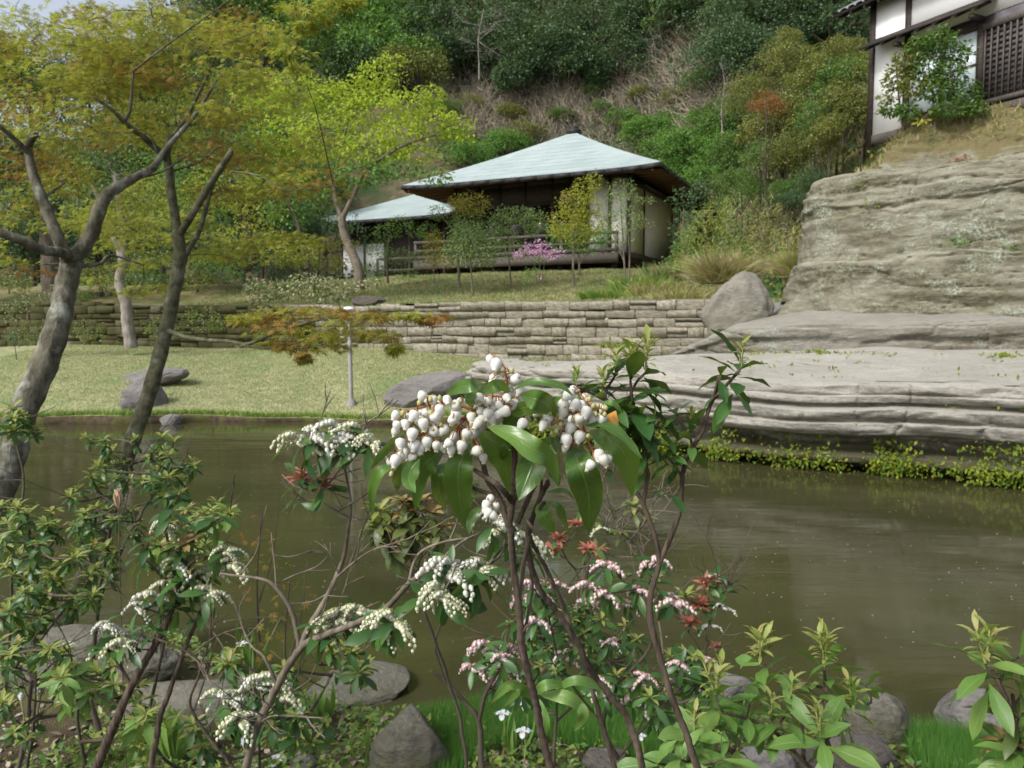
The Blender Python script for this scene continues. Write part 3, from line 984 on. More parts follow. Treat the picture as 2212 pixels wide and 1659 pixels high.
ob('lintel_beam', Bag().box((-W - .1, -W - .05, 4.44), (W + .1, -W + .1, 4.7)).mesh('lintel_beam', M['wood_dark']), P1)
# veranda
dx0, dx1, dy = -5.95, 4.2, -5.55
ob('deck', Bag().box((dx0, dy, fl - .12), (dx1, -W - .06, fl)).mesh('deck', M['wood_grey']), P1)
ob('deck_beam', Bag().box((dx0, dy - .05, fl - .42), (dx1, dy + .1, fl - .05)).mesh('deck_beam', M['wood_grey']), P1)
ob('deck_beam', Bag().box((dx0, dy + .1, fl - .42), (dx0 + .14, -W, fl - .121)).mesh('deck_beam', M['wood_grey']), P1)
rl = thing  # railing is a part of the pavilion
rail = ob('railing', Bag().box((dx0, dy, fl + .78), (dx1, dy + .12, fl + .90)).mesh('railing', M['wood_grey']), P1)
ob('lower_rail', Bag().box((dx0, dy + .02, fl + .38), (dx1, dy + .09, fl + .50)).mesh('lower_rail', M['wood_grey']), rail)
ob('lower_rail', Bag().box((dx0, dy + .02, fl + .05), (dx1, dy + .09, fl + .2)).mesh('lower_rail', M['wood_grey']), rail)
for x in np.linspace(dx0 + .08, dx1 - .08, 5):
    ob('rail_post', Bag().box((x - .06, dy + .015, fl), (x + .06, dy + .11, fl + .78)).mesh('rail_post', M['wood_grey']), rail)
for x in (-4.9, -1.6, 1.4, 3.9):
    ob('support_post', Bag().box((x - .1, dy + .35, -.4), (x + .1, dy + .55, fl - .12)).mesh('support_post', M['wood_dark']), P1)
ob('foundation', Bag().box((-W + .3, -W + .5, -.6), (W - .05, W - .4, .42)).mesh('foundation', M['concrete']), P1)
ob('foundation', Bag().box((-5.6, -4.9, -.6), (.2, -W + .3, .12)).mesh('foundation', M['concrete']), P1)

PC2 = A(-5.2, 47.4, 3.95)
S2 = 4.9
P2, w2 = pavilion('pavilion', 'second smaller pavilion with pale copper roof half hidden behind the first', PC2, S2, 3.55, 5.9)
W2 = w2
ob('wall', Bag().box((-W2, -W2, .3), (W2, W2, 4.0)).mesh('wall', M['wood_dark']), P2)
for x0, x1 in ((-W2 + .1, -1.9), (-1.75, -.5)):
    ob('wall_panel', Bag().box((x0, -W2 - .04, .45), (x1, -W2 - .003, 2.55)).mesh('wall_panel', M['plaster']), P2)
for x in (-W2, -1.82, -.42, 1.2, W2):
    ob('post', Bag().box((x - .06, -W2 - .07, .1), (x + .06, -W2 + .03, 3.9)).mesh('post', M['wood_grey']), P2)
ob('veranda_rail', Bag().box((-.2, -W2 - 1.2, 1.5), (W2 + .5, -W2 - 1.1, 1.62)).box((-.2, -W2 - 1.2, .9), (W2 + .5, -W2 - 1.1, 1.0)).box((-.2, -W2 - 1.2, .3), (-.1, -W2 - 1.1, 1.5)).mesh('veranda_rail', M['wood_grey']), P2)
ob('foundation', Bag().box((-W2 - .2, -W2 - .3, -.8), (W2 + 1, W2, .3)).mesh('foundation', M['concrete']), P2)

# ------------------------------------------------------------------ white house on the cliff
C0 = U(1877, 295, 20.0)
wdir = norm(A(.44, -.898))
HROT = math.atan2(wdir[1], wdir[0])
H = thing('white_house', 'white plastered house with dark timber posts on top of the cliff', 'house', C0, HROT)
# local x runs along the wall towards the viewer, local y points into the house, z up
HL = 8.5
t2, t3, tm = 1.01, 2.80, 1.89      # posts and window mullion along the wall
ztop = 3.30
zw0, zw1 = .14, 1.70
bx = lambda *a, **k: Bag().box(*a, **k)
ob('wall', bx((.1, 0, 0), (t2 - .05, .12, ztop)).mesh('wall', M['plaster']), H)
ob('wall', bx((t2 + .05, 0, 1.95), (HL, .12, ztop)).mesh('wall', M['plaster']), H)
ob('wall', bx((t2 + .05, 0, .0), (HL, .12, .13)).mesh('wall', M['wood_dark']), H)
ob('end_wall', bx((.0, .12, 0), (.1, 5, ztop)).mesh('end_wall', M['plaster_grey']), H)
ob('back_wall', bx((.1, 4.9, 0), (HL, 5.0, ztop)).mesh('back_wall', M['plaster_grey']), H)
for x, z0_, z1_ in ((.02, -.25, ztop), (t2, -.1, ztop), (t3, .0, 1.9), (6.2, -.1, ztop)):
    ob('post', bx((x - .07, -.04, z0_), (x + .07, .1, z1_)).mesh('post', M['wood_dark']), H)
ob('sill_beam', bx((.05, -.03, -.22), (HL, .12, -.003)).mesh('sill_beam', M['wood_grey']), H)
win = ob('window', bx((t2 + .07, -.025, zw0 - .1), (t3 - .07, .02, zw0)).box((t2 + .07, -.025, zw1), (t3 - .07, .02, 1.948)).box((tm - .04, -.022, zw0), (tm + .04, .02, zw1)).mesh('window', M['wood_dark']), H)
ob('pane', bx((t2 + .07, .03, zw0), (tm - .04, .045, zw1)).mesh('pane', M['frost']), win)
ob('pane', bx((tm + .04, .03, zw0), (t3 - .07, .045, zw1)).mesh('pane', M['frost']), win)
ob('glazing_bar', bx((tm + .042, .0, zw0 + .82), (t3 - .072, .028, zw0 + .86)).mesh('glazing_bar', M['wood_grey']), win)
lat = ob('lattice_screen', bx((t3 + .07, -.06, .04), (6.1, -.01, .14)).mesh('lattice_screen', M['wood_grey']), H)
ob('lattice_head', bx((t3 + .07, -.06, 1.62), (6.1, -.01, 1.75)).mesh('lattice_head', M['wood_grey']), lat)
ob('shutter', bx((t3 + .07, .02, .14), (6.1, .045, 1.93)).mesh('shutter', surf('grey shutter board', (.10, .09, .10), (.155, .145, .16), 5, .8, .2)), lat)
for k, x in enumerate(np.arange(t3 + .12, 6.1, .135)):
    ob('lattice_bar', bx((x - .014, -.05, .14), (x + .014, -.015, 1.62)).mesh('lattice_bar', M['wood_grey']), lat)
for z in np.linspace(.24, 1.52, 12):
    ob('lattice_rail', bx((t3 + .07, -.014, z - .016), (6.1, .012, z + .016)).mesh('lattice_rail', M['wood_dark']), lat)
# pent roof over the window
pr = Bag()
e0, e1 = .10, 3.15
for a, b_ in ((0, 1),):
    pr.add([(e0, -.55, 1.97), (e1, -.55, 1.97), (e1, -.05, 2.22), (e0, -.05, 2.22), (e0, -.55, 2.03), (e1, -.55, 2.03), (e1, -.05, 2.30), (e0, -.05, 2.30)],
           [(0, 3, 2, 1), (4, 5, 6, 7), (0, 1, 5, 4), (1, 2, 6, 5), (2, 3, 7, 6), (3, 0, 4, 7)])
pent = ob('pent_roof', pr.mesh('pent_roof', M['wood_dark']), H)
for x in np.linspace(e0 + .15, e1 - .15, 7):
    ob('rafter', Bag().beam((x, -.52, 1.94), (x, -.05, 2.17), .05, .05).mesh('rafter', M['wood_dark']), pent)
ob('roof_support', bx((t2 - .05, -.45, 1.82), (t2 + .05, -.045, 1.91)).mesh('roof_support', M['wood_dark']), pent)
ob('roof_support', bx((e1 - .35, -.45, 1.82), (e1 - .25, -.045, 1.91)).mesh('roof_support', M['wood_dark']), pent)
# main roof with tiled edge
x0, x1 = -.82, HL + 1
rf = Bag().add([(x0, -.45, 3.05), (x1, -.45, 3.05), (x1, 3, 4.9), (x0, 3, 4.9), (x0, -.45, 3.13), (x1, -.45, 3.13), (x1, 3, 5.0), (x0, 3, 5.0)],
               [(0, 3, 2, 1), (4, 5, 6, 7), (0, 1, 5, 4), (1, 2, 6, 5), (2, 3, 7, 6), (3, 0, 4, 7)])
roof = ob('roof', rf.mesh('roof', M['wood_dark']), H)
ob('roof', Bag().add([(x0, 6, 3.05), (x1, 6, 3.05), (x1, 3.02, 4.9), (x0, 3.02, 4.9), (x0, 6, 3.13), (x1, 6, 3.13), (x1, 3.02, 5.0), (x0, 3.02, 5.0)],
                     [(0, 1, 2, 3), (4, 7, 6, 5), (0, 4, 5, 1), (1, 5, 6, 2), (2, 6, 7, 3), (3, 7, 4, 0)]).mesh('roof', M['tile']), H)
a = np.linspace(0, math.pi, 6)
tb = Bag()
Gt = np.zeros((2, 6, 3)); Gt[0, :, 1] = -.50; Gt[1, :, 1] = 3.0
Gt[:, :, 0] = np.cos(a) * .11; Gt[0, :, 2] = 3.11 + np.sin(a) * .06; Gt[1, :, 2] = 5.0 + np.sin(a) * .06
tme = tb.grid(Gt).mesh('roof_tile_row', M['tile'], True)
for x in np.arange(x0 + .12, x1, .235):
    ob('roof_tile_row', tme, roof, (x, 0, 0))
for x in np.arange(x0 + .1, x1, .4):
    ob('rafter', Bag().beam((x, -.42, 3.01), (x, .0, 3.23), .06, .07).mesh('rafter', M['wood_dark']), roof)

# ------------------------------------------------------------------ lamp post on the lawn
lp = U(759, 872, 16.6)
L = thing('lamp_post', 'slim grey lamp post with a white domed head on the lawn', 'lamp post', lp)
ztop = U(752, 668, 16.6)[2] - lp[2]
ob('pole', Bag().tube([(0, 0, -.1), (-.01, 0, 1.0), (-.02, 0, ztop - .05)], [.045, .042, .038], 12).mesh('pole', M['metal_grey'], True), L)
ob('base', Bag().tube([(0, 0, -.1), (0, 0, .05)], [.12, .10], 12).mesh('base', M['concrete'], True), L)
V, F = ICO2
V = V * A(.13, .13, .06); V[:, 2] = np.maximum(V[:, 2], -.02)
ob('lamp_head', mesh_np('lamp_head', V + A(-.02, 0, ztop), F, M['white_globe'], None, None, True), L)


# ------------------------------------------------------------------ far vegetation
def crown_tpl(seed, nc=26, nl=260, ls=.05, clump=.32, squash=.85, low=-.5, droop=.4):
    r = np.random.default_rng(seed)
    c = norm(r.normal(size=(nc, 3)))
    c[:, 2] = np.where(c[:, 2] < low, -c[:, 2] * .6, c[:, 2])
    c = c * r.uniform(.42, .78, (nc, 1)) * A(1, 1, squash)
    P, D, N = [], [], []
    for q in c:
        d = norm(r.normal(size=(nl, 3)) + A(0, 0, .35))
        cr = clump * r.uniform(.7, 1.25)
        P.append(q + d * cr * r.uniform(.55, 1.0, (nl, 1)) ** .6 * A(1, 1, .75))
        N.append(norm(d * .8 + r.normal(size=(nl, 3)) * .5 + A(0, 0, .5)))
        D.append(norm(d * A(1, 1, .3) + r.normal(size=(nl, 3)) * .6 - A(0, 0, droop)))
    P, D, N = map(np.concatenate, (P, D, N))
    R = frames(D, N)
    s = ls * r.uniform(.6, 1.3, len(P))
    V, F = scatter(T_DIAMOND, P, R, np.stack([s * 1.15, s, s], -1))
    return V, F, c


CR = {}
for key, kw in dict(a=dict(seed=1), b=dict(seed=2, nc=34, clump=.26), c=dict(seed=3, nc=20, clump=.38, squash=.7), d=dict(seed=4, nc=30, nl=200, ls=.065, clump=.28)).items():
    CR[key] = crown_tpl(**kw)
CRM = {}


def crown_me(key, mat):
    if (key, mat) not in CRM:
        CRM[(key, mat)] = mesh_np('crown', CR[key][0], CR[key][1], M[mat])
    return CRM[(key, mat)]


TRK = {}


def slope_Y(px, py):
    Ys = np.linspace(24, 118, 380)
    q = np.array([U(px, py, y) for y in Ys])
    hit = np.nonzero(terr_z(q[:, 0], q[:, 1]) > q[:, 2])[0]
    return Ys[hit[0]] if len(hit) else None


def tree(name, label, px, py, Y, rx, rz, key, mat, cat='tree', group=None, bark='bark_dark', rot=None, ground=None, snap=False):
    """crown centred on the sight line at distance Y, radii in metres"""
    if snap:
        Yn = slope_Y(px, py + rz / Y * FPX * .85)
        if Yn:
            rx, rz, Y = rx * Yn / Y, rz * Yn / Y, Yn
    c = U(px, py, Y)
    g = ground if ground is not None else float(terr_z(np.array([c[0]]), np.array([c[1]]))[0])
    g = min(g, c[2] - rz * .5)
    T = thing(name, label, cat, (c[0], c[1], g), 0, group)
    o = ob('crown', crown_me(key, mat), T, (0, 0, c[2] - g), None, None)
    o.rotation_euler = (0, 0, rot if rot is not None else RNG.uniform(0, 6.28))
    o.scale = (rx, rx, rz)
    hgt = c[2] - g
    b = Bag()
    r0 = max(.03, rx * .04)
    b.tube(curve([(0, 0, -.3), (rx * .06, 0, hgt * .5), (0, 0, hgt)], 7), np.linspace(r0, r0 * .5, 7), 6)
    for k in range(5):
        a = k * 1.3 + rx
        b.tube(curve([(rx * .03, 0, hgt * .55), (math.cos(a) * rx * .35, math.sin(a) * rx * .35, hgt * .8 + rz * .1), (math.cos(a) * rx * .6, math.sin(a) * rx * .6, hgt + rz * .3)], 5), np.linspace(r0 * .5, r0 * .15, 5), 4)
    ob('trunk', b.mesh('trunk', M[bark], True), T)
    return T


ORD = ['first', 'second', 'third', 'fourth', 'fifth', 'sixth', 'seventh', 'eighth', 'ninth', 'tenth', 'eleventh', 'twelfth', 'thirteenth', 'fourteenth', 'fifteenth', 'sixteenth', 'seventeenth', 'eighteenth', 'nineteenth', 'twentieth', 'twenty-first', 'twenty-second', 'twenty-third', 'twenty-fourth']


def wood(name, rows, fmt, group, cat='tree', snap=True):
    """a stand of crowns, each told apart by its row and its place counted from the left"""
    ys = sorted(rows, key=lambda q: q[1])
    k = max(1, len(ys) // 3)
    tiers = [('topmost', ys[:k]), ('middle', ys[k:2 * k]), ('lowest', ys[2 * k:])] if len(ys) > 4 else [('only', ys)]
    for tname, t in tiers:
        for i, (px_, py_, Y_, rx, rz, key, mat) in enumerate(sorted(t, key=lambda q: q[0])):
            tree(name, fmt % (ORD[i], tname), px_, py_, Y_, rx, rz, key, mat, cat, group, snap=snap)


wood('evergreen_tree', [
    (1075, 90, 66, 4.6, 4.2, 'a', 'ev_dark'), (1190, 130, 64, 4.6, 4.2, 'b', 'ev_dark'), (1290, 60, 70, 5, 4.6, 'c', 'ev_dark'), (1340, 130, 64, 4.2, 3.6, 'a', 'ev_dark'),
    (1000, 130, 64, 4.0, 3.8, 'b', 'ev_dark'), (1160, 20, 74, 5.6, 5, 'c', 'ev_dark'), (1420, 30, 72, 5, 4.5, 'b', 'ev_dark'), (1030, -10, 76, 5.5, 5, 'a', 'ev_dark'),
    (930, 60, 70, 4.8, 5, 'c', 'ev_dark'), (1540, -10, 70, 5.5, 4.5, 'a', 'ev_dark'), (1300, -30, 80, 6, 5, 'b', 'ev_dark'), (1560, 130, 54, 3.6, 3.8, 'c', 'ev_dark'),
    (1640, 110, 52, 3.6, 3.4, 'a', 'ev_dark'), (1700, 40, 50, 3.4, 3.2, 'b', 'ev_dark'), (1600, 40, 60, 4.4, 4, 'c', 'ev_dark'), (1760, -10, 46, 3.8, 3.4, 'a', 'ev_dark'),
    (1790, 60, 42, 2.8, 2.6, 'c', 'ev_dark'), (1250, 165, 62, 3.2, 2.6, 'd', 'ev_dark'), (1130, 175, 61, 3.4, 3.0, 'd', 'ev_dark'), (1480, 20, 66, 4, 3.8, 'b', 'ev_mid'), (1230, 80, 66, 3.8, 3.4, 'a', 'ev_dark'), (1850, 20, 38, 2.4, 2.4, 'b', 'ev_dark')],
    'dark evergreen high on the hill, %s from left in %s row', 'dark evergreens crowding the upper hillside')
wood('broadleaf_tree', [
    (790, 60, 58, 4.6, 4.6, 'b', 'ev_green'), (700, 110, 56, 4.2, 4.4, 'a', 'ev_mid'), (840, 120, 55, 3.8, 4, 'c', 'ev_green'), (640, 30, 62, 4.8, 4.6, 'c', 'ev_mid'),
    (890, 10, 68, 5, 4.6, 'b', 'ev_mid'), (740, -10, 64, 5, 4.4, 'a', 'ev_green'), (560, 60, 58, 4.6, 4.6, 'b', 'ev_mid'), (480, 20, 60, 4.8, 4.8, 'c', 'ev_dark'), (770, 150, 54, 3.4, 3.2, 'd', 'ev_dark'), (900, 150, 56, 3, 3.2, 'a', 'ev_olive')],
    'fresh green tree above the lime maple, %s from left, %s row', 'fresh green trees left of the dark evergreens')
wood('shade_tree', [
    (400, 150, 50, 4.4, 4.6, 'a', 'ev_dark'), (300, 170, 50, 4.2, 4.2, 'b', 'ev_mid'), (190, 190, 48, 3.8, 3.4, 'c', 'ev_dark'), (60, 200, 46, 4.0, 3.8, 'a', 'ev_mid'), (-60, 170, 46, 4.2, 4.4, 'b', 'ev_dark'),
    (500, 260, 48, 4.0, 4.0, 'c', 'ev_mid'), (340, 330, 42, 3.4, 3.4, 'd', 'ev_olive'), (200, 360, 40, 3.2, 3.4, 'a', 'ev_dark'), (60, 380, 40, 3.6, 3.8, 'b', 'ev_dark'), (-60, 400, 38, 3.6, 3.8, 'c', 'ev_mid'),
    (450, 420, 38, 3.0, 3.2, 'a', 'ev_dark'), (560, 470, 38, 2.6, 2.6, 'b', 'ev_dark'), (330, 500, 34, 2.4, 2.4, 'c', 'ev_dark'), (210, 520, 33, 2.4, 2.2, 'a', 'ev_dark'), (100, 540, 32, 2.4, 2.2, 'b', 'ev_dark'), (-20, 540, 32, 2.6, 2.4, 'c', 'ev_dark'),
    (640, 480, 42, 2.6, 2.6, 'd', 'ev_mid'), (680, 400, 46, 2.8, 2.8, 'a', 'ev_dark'), (600, 350, 50, 3, 3, 'b', 'ev_mid'), (420, 530, 33, 2.2, 2.0, 'a', 'ev_dark'), (520, 560, 32, 2.0, 1.6, 'b', 'ev_dark'), (700, 500, 40, 2.0, 2.0, 'c', 'ev_dark')],
    'shaded tree behind the near maples, %s from left, %s row', 'shaded trees behind the maples', snap=False)
wood('olive_bush', [
    (1760, 190, 27, 1.35, 1.3, 'b', 'ev_olive'), (1700, 150, 30, 1.4, 1.5, 'a', 'ev_olive'), (1690, 270, 27, 1.3, 1.3, 'd', 'ev_olive'), (1820, 240, 24.5, 1.1, 1.2, 'b', 'ev_olive'), (1830, 130, 27, 1.2, 1.2, 'a', 'ev_olive'),
    (1750, 330, 25, 1.15, 1.1, 'c', 'ev_olive'), (1660, 350, 27, 1.2, 1.1, 'b', 'ev_mid'), (1620, 210, 32, 1.3, 1.4, 'a', 'ev_olive'), (1720, 410, 25, .95, .8, 'a', 'ev_mid'), (1640, 410, 28, 1.1, .9, 'c', 'ev_mid'), (1790, 290, 23.5, .8, .8, 'd', 'ev_olive'), (1590, 330, 33, 1.4, 1.4, 'b', 'ev_mid'),
    (1870, 170, 25, 1.0, 1.1, 'c', 'ev_olive'), (1862, 250, 24, .8, .8, 'a', 'ev_olive'), (1810, 180, 26, 1.2, 1.2, 'd', 'ev_mid'), (1700, 340, 26, 1.1, 1.0, 'a', 'ev_olive'), (1770, 260, 25, 1.0, 1.0, 'a', 'ev_mid'), (1700, 440, 24, .8, .6, 'b', 'ev_dark'), (1760, 390, 24, .8, .6, 'c', 'ev_dark'), (1640, 290, 29, 1.2, 1.1, 'd', 'ev_olive'), (1600, 400, 30, 1.2, .9, 'a', 'ev_mid'), (1760, 430, 23.4, .6, .6, 'a', 'ev_dark')],
    'olive shrub left of the white house, %s from left, %s row', 'olive green shrubs banked up left of the white house', 'shrub', snap=False)
tree('rust_bush', 'rusty red-brown shrub among the olive bushes left of the white house', 1655, 228, 24.4, .62, .62, 'c', 'leaf_rust', 'shrub')
tree('yellow_bush', 'bright yellow-green small tree top above the rusty shrub', 1702, 95, 31.0, .7, .9, 'b', 'ev_olive', 'shrub')
wood('hillside_bush', [(1480, 330, 50, 2.8, 2.2, 'a', 'ev_green'), (1400, 290, 53, 2.4, 1.8, 'b', 'ev_green'), (1540, 380, 46, 2.4, 2.0, 'c', 'ev_green'), (1460, 390, 46, 2.0, 1.8, 'd', 'ev_green'), (1560, 290, 50, 2.6, 2.2, 'b', 'ev_mid'), (1090, 320, 52, 2.2, 1.8, 'b', 'ev_green'), (1020, 340, 52, 2.2, 1.8, 'a', 'ev_green'), (980, 300, 54, 1.8, 1.5, 'c', 'ev_mid'), (1530, 250, 54, 2, 1.6, 'a', 'ev_mid'), (1440, 260, 56, 1.5, 1.1, 'c', 'ev_green'), (1590, 250, 52, 2.2, 2, 'c', 'ev_mid'), (1350, 262, 56, 1.8, 1.2, 'b', 'ev_green'), (1500, 300, 50, 2.6, 2, 'c', 'ev_green'), (1430, 330, 50, 2.2, 1.8, 'a', 'ev_mid'), (1130, 290, 54, 1.8, 1.3, 'a', 'ev_olive'), (1560, 340, 48, 2.4, 2, 'd', 'ev_green'), (1210, 255, 58, 1.6, 1.0, 'b', 'ev_mid'), (1010, 225, 60, 1.7, 1.1, 'c', 'ev_olive'), (1520, 180, 60, 2.0, 1.5, 'a', 'ev_mid'), (1380, 205, 62, 1.4, 1.0, 'd', 'ev_olive'), (1100, 250, 58, 1.8, 1.2, 'b', 'ev_olive'), (960, 240, 58, 1.8, 1.3, 'a', 'ev_mid'), (1300, 235, 60, 1.5, .9, 'd', 'ev_green'), (1460, 215, 58, 1.5, 1.1, 'b', 'ev_olive'), (1290, 200, 62, 1.8, 1.2, 'c', 'ev_mid')],
    'green bush behind the pavilion roof, %s from left, %s row', 'green bushes behind the pavilion roof', 'shrub')


# leafy ground cover and dry brush on the slope (uncountable)
def on_hill(n, x0, x1, y0, y1, seed):
    r = np.random.default_rng(seed)
    X = r.uniform(x0, x1, n); Y = r.uniform(y0, y1, n)
    return np.stack([X, Y, terr_z(X, Y)], -1), r


P, r = on_hill(130000, -45, 42, 44, 84, 5)
k = fbm(P * A(.12, .12, .12), 31, 3)
P = P[k > -.45]
P = P + r.normal(size=P.shape) * A(.3, .3, .1) + A(0, 0, 1) * r.uniform(0, .9, (len(P), 1)) ** 2
b = Bag()
kk = fbm(P * .2, 40, 2) > 0
for mi, sel in ((0, kk), (1, ~kk)):
    q = P[sel]
    b.inst(T_DIAMOND, q, frames(norm(r.normal(size=q.shape) + A(0, -.3, -.2)), norm(r.normal(size=q.shape) * .5 + A(0, -.6, .8))), r.uniform(.18, .42, len(q)), mi)
tag(ob('hill_undergrowth', b.mesh('hill_undergrowth', [M['ev_mid'], M['ev_dark']])), 'low green undergrowth covering the steep hillside', 'undergrowth', kind='stuff')
r = np.random.default_rng(55)
n = 46000
X = r.uniform(6.2, 24, n); Y = r.uniform(19.5, 46, n)
P = np.stack([X, Y, terr_z(X, Y)], -1) + r.normal(size=(n, 3)) * A(.1, .1, .05) + A(0, 0, 1) * r.uniform(0, .8, (n, 1)) ** 2
b = Bag()
kk = r.integers(0, 3, n)
for mi in range(3):
    q = P[kk == mi]
    b.inst(T_DIAMOND, q, frames(norm(r.normal(size=q.shape) + A(0, -.3, -.1)), norm(r.normal(size=q.shape) * .5 + A(0, -.6, .8))), r.uniform(.10, .24, len(q)), mi)
tag(ob('bank_undergrowth', b.mesh('bank_undergrowth', [M['ev_mid'], M['ev_dark'], M['ev_olive']])), 'leafy undergrowth on the bank between the pavilion and the cliff', 'undergrowth', kind='stuff')
# dry brush: arching bare twigs, densest along a diagonal band
P, r = on_hill(150000, -14, 24, 46, 72, 6)
pxx = CX + P[:, 0] / P[:, 1] * FPX
pyy = HORIZON - (P[:, 2] - CAMZ) / P[:, 1] * FPX
band = np.exp(-((pyy - np.interp(pxx, [900, 1100, 1300, 1450, 1560], [205, 265, 250, 190, 230])) / np.interp(pxx, [900, 1100, 1300, 1450, 1560], [40, 60, 75, 95, 90])) ** 2) * smooth(890, 950, pxx) * smooth(1640, 1540, pxx)
P = P[r.random(len(P)) < band * (.35 + .65 * (fbm(P * .35, 61, 2) > -.15))]
n = len(P)
d = norm(r.normal(size=(n, 3)) * .8 + A(-.1, -.3, .9))
L_ = r.uniform(.7, 2.0, n)
P1_ = P + d * L_[:, None] * .6
d2 = norm(d + r.normal(size=(n, 3)) * .6 - A(0, 0, .5))
P2_ = P1_ + d2 * L_[:, None] * .5
sd_ = norm(np.cross(d, A(0, 1, .1))) * .022
V = np.stack([P - sd_, P + sd_, P1_ + sd_ * .7, P1_ - sd_ * .7, P2_ + sd_ * .3, P2_ - sd_ * .3], 1).reshape(-1, 3)
F = (np.array([[0, 1, 2, 3], [3, 2, 4, 5]])[None] + (np.arange(n) * 6)[:, None, None]).reshape(-1, 4)
tag(ob('dry_brush', mesh_np('dry_brush', V, F, M['twig_tan'])), 'tangled brown dry brush on the slope above the pavilion roof', 'brush', kind='stuff')


# bare trees on the hill
def bare_tree(label, px, py_base, py_top, Y, lean, seed, r0=.12, mat='bark_pale'):
    r = np.random.default_rng(seed)
    p0, p1 = U(px, py_base, Y), U(px + lean, py_top, Y)
    b = Bag()
    T = thing('bare_tree', label, 'tree', p0)
    p1 = p1 - p0
    tr = curve([A(0, 0, -1), A(0, 0, 0), p1 * .5 + r.normal(size=3) * .12, p1], 12)
    ob('trunk', Bag().tube(tr, np.linspace(r0, r0 * .4, 12), 7).mesh('trunk', M[mat], True), T)

    def grow(p, d, L, rad, lev):
        q = curve([p, p + d * L * .5 + r.normal(size=3) * L * .06, p + d * L + A(0, 0, .08 * L)], 6)
        b.tube(q, np.linspace(rad, rad * .45, 6), 4)
        if lev:
            for k in range(4):
                i = r.integers(2, 6)
                grow(q[i], norm(d + r.normal(size=3) * .6 + A(0, 0, .15)), L * r.uniform(.45, .75), rad * .55, lev - 1)

    for k in range(8):
        i = r.integers(4, 12)
        grow(tr[i], norm(r.normal(size=3) * A(1, .7, .4) + A(0, 0, .6)), np.linalg.norm(p1) * r.uniform(.25, .45), r0 * .4, 2)
    ob('branches', b.mesh('branches', M[mat], True), T)


bare_tree('bare grey tree with a forked trunk rising above the dry brush', 1462, 190, 20, 58, -8, 3, .16)
bare_tree('leaning bare tree with fine pale branches at the top edge of the wood', 1478, 170, -10, 56, 70, 5, .1)
bare_tree('thin bare tree among the dark evergreens above the pavilion', 1035, 140, 20, 56, 10, 8, .07)
bare_tree('low bare sapling at the right end of the dry brush', 1560, 270, 180, 44, 6, 9, .05)


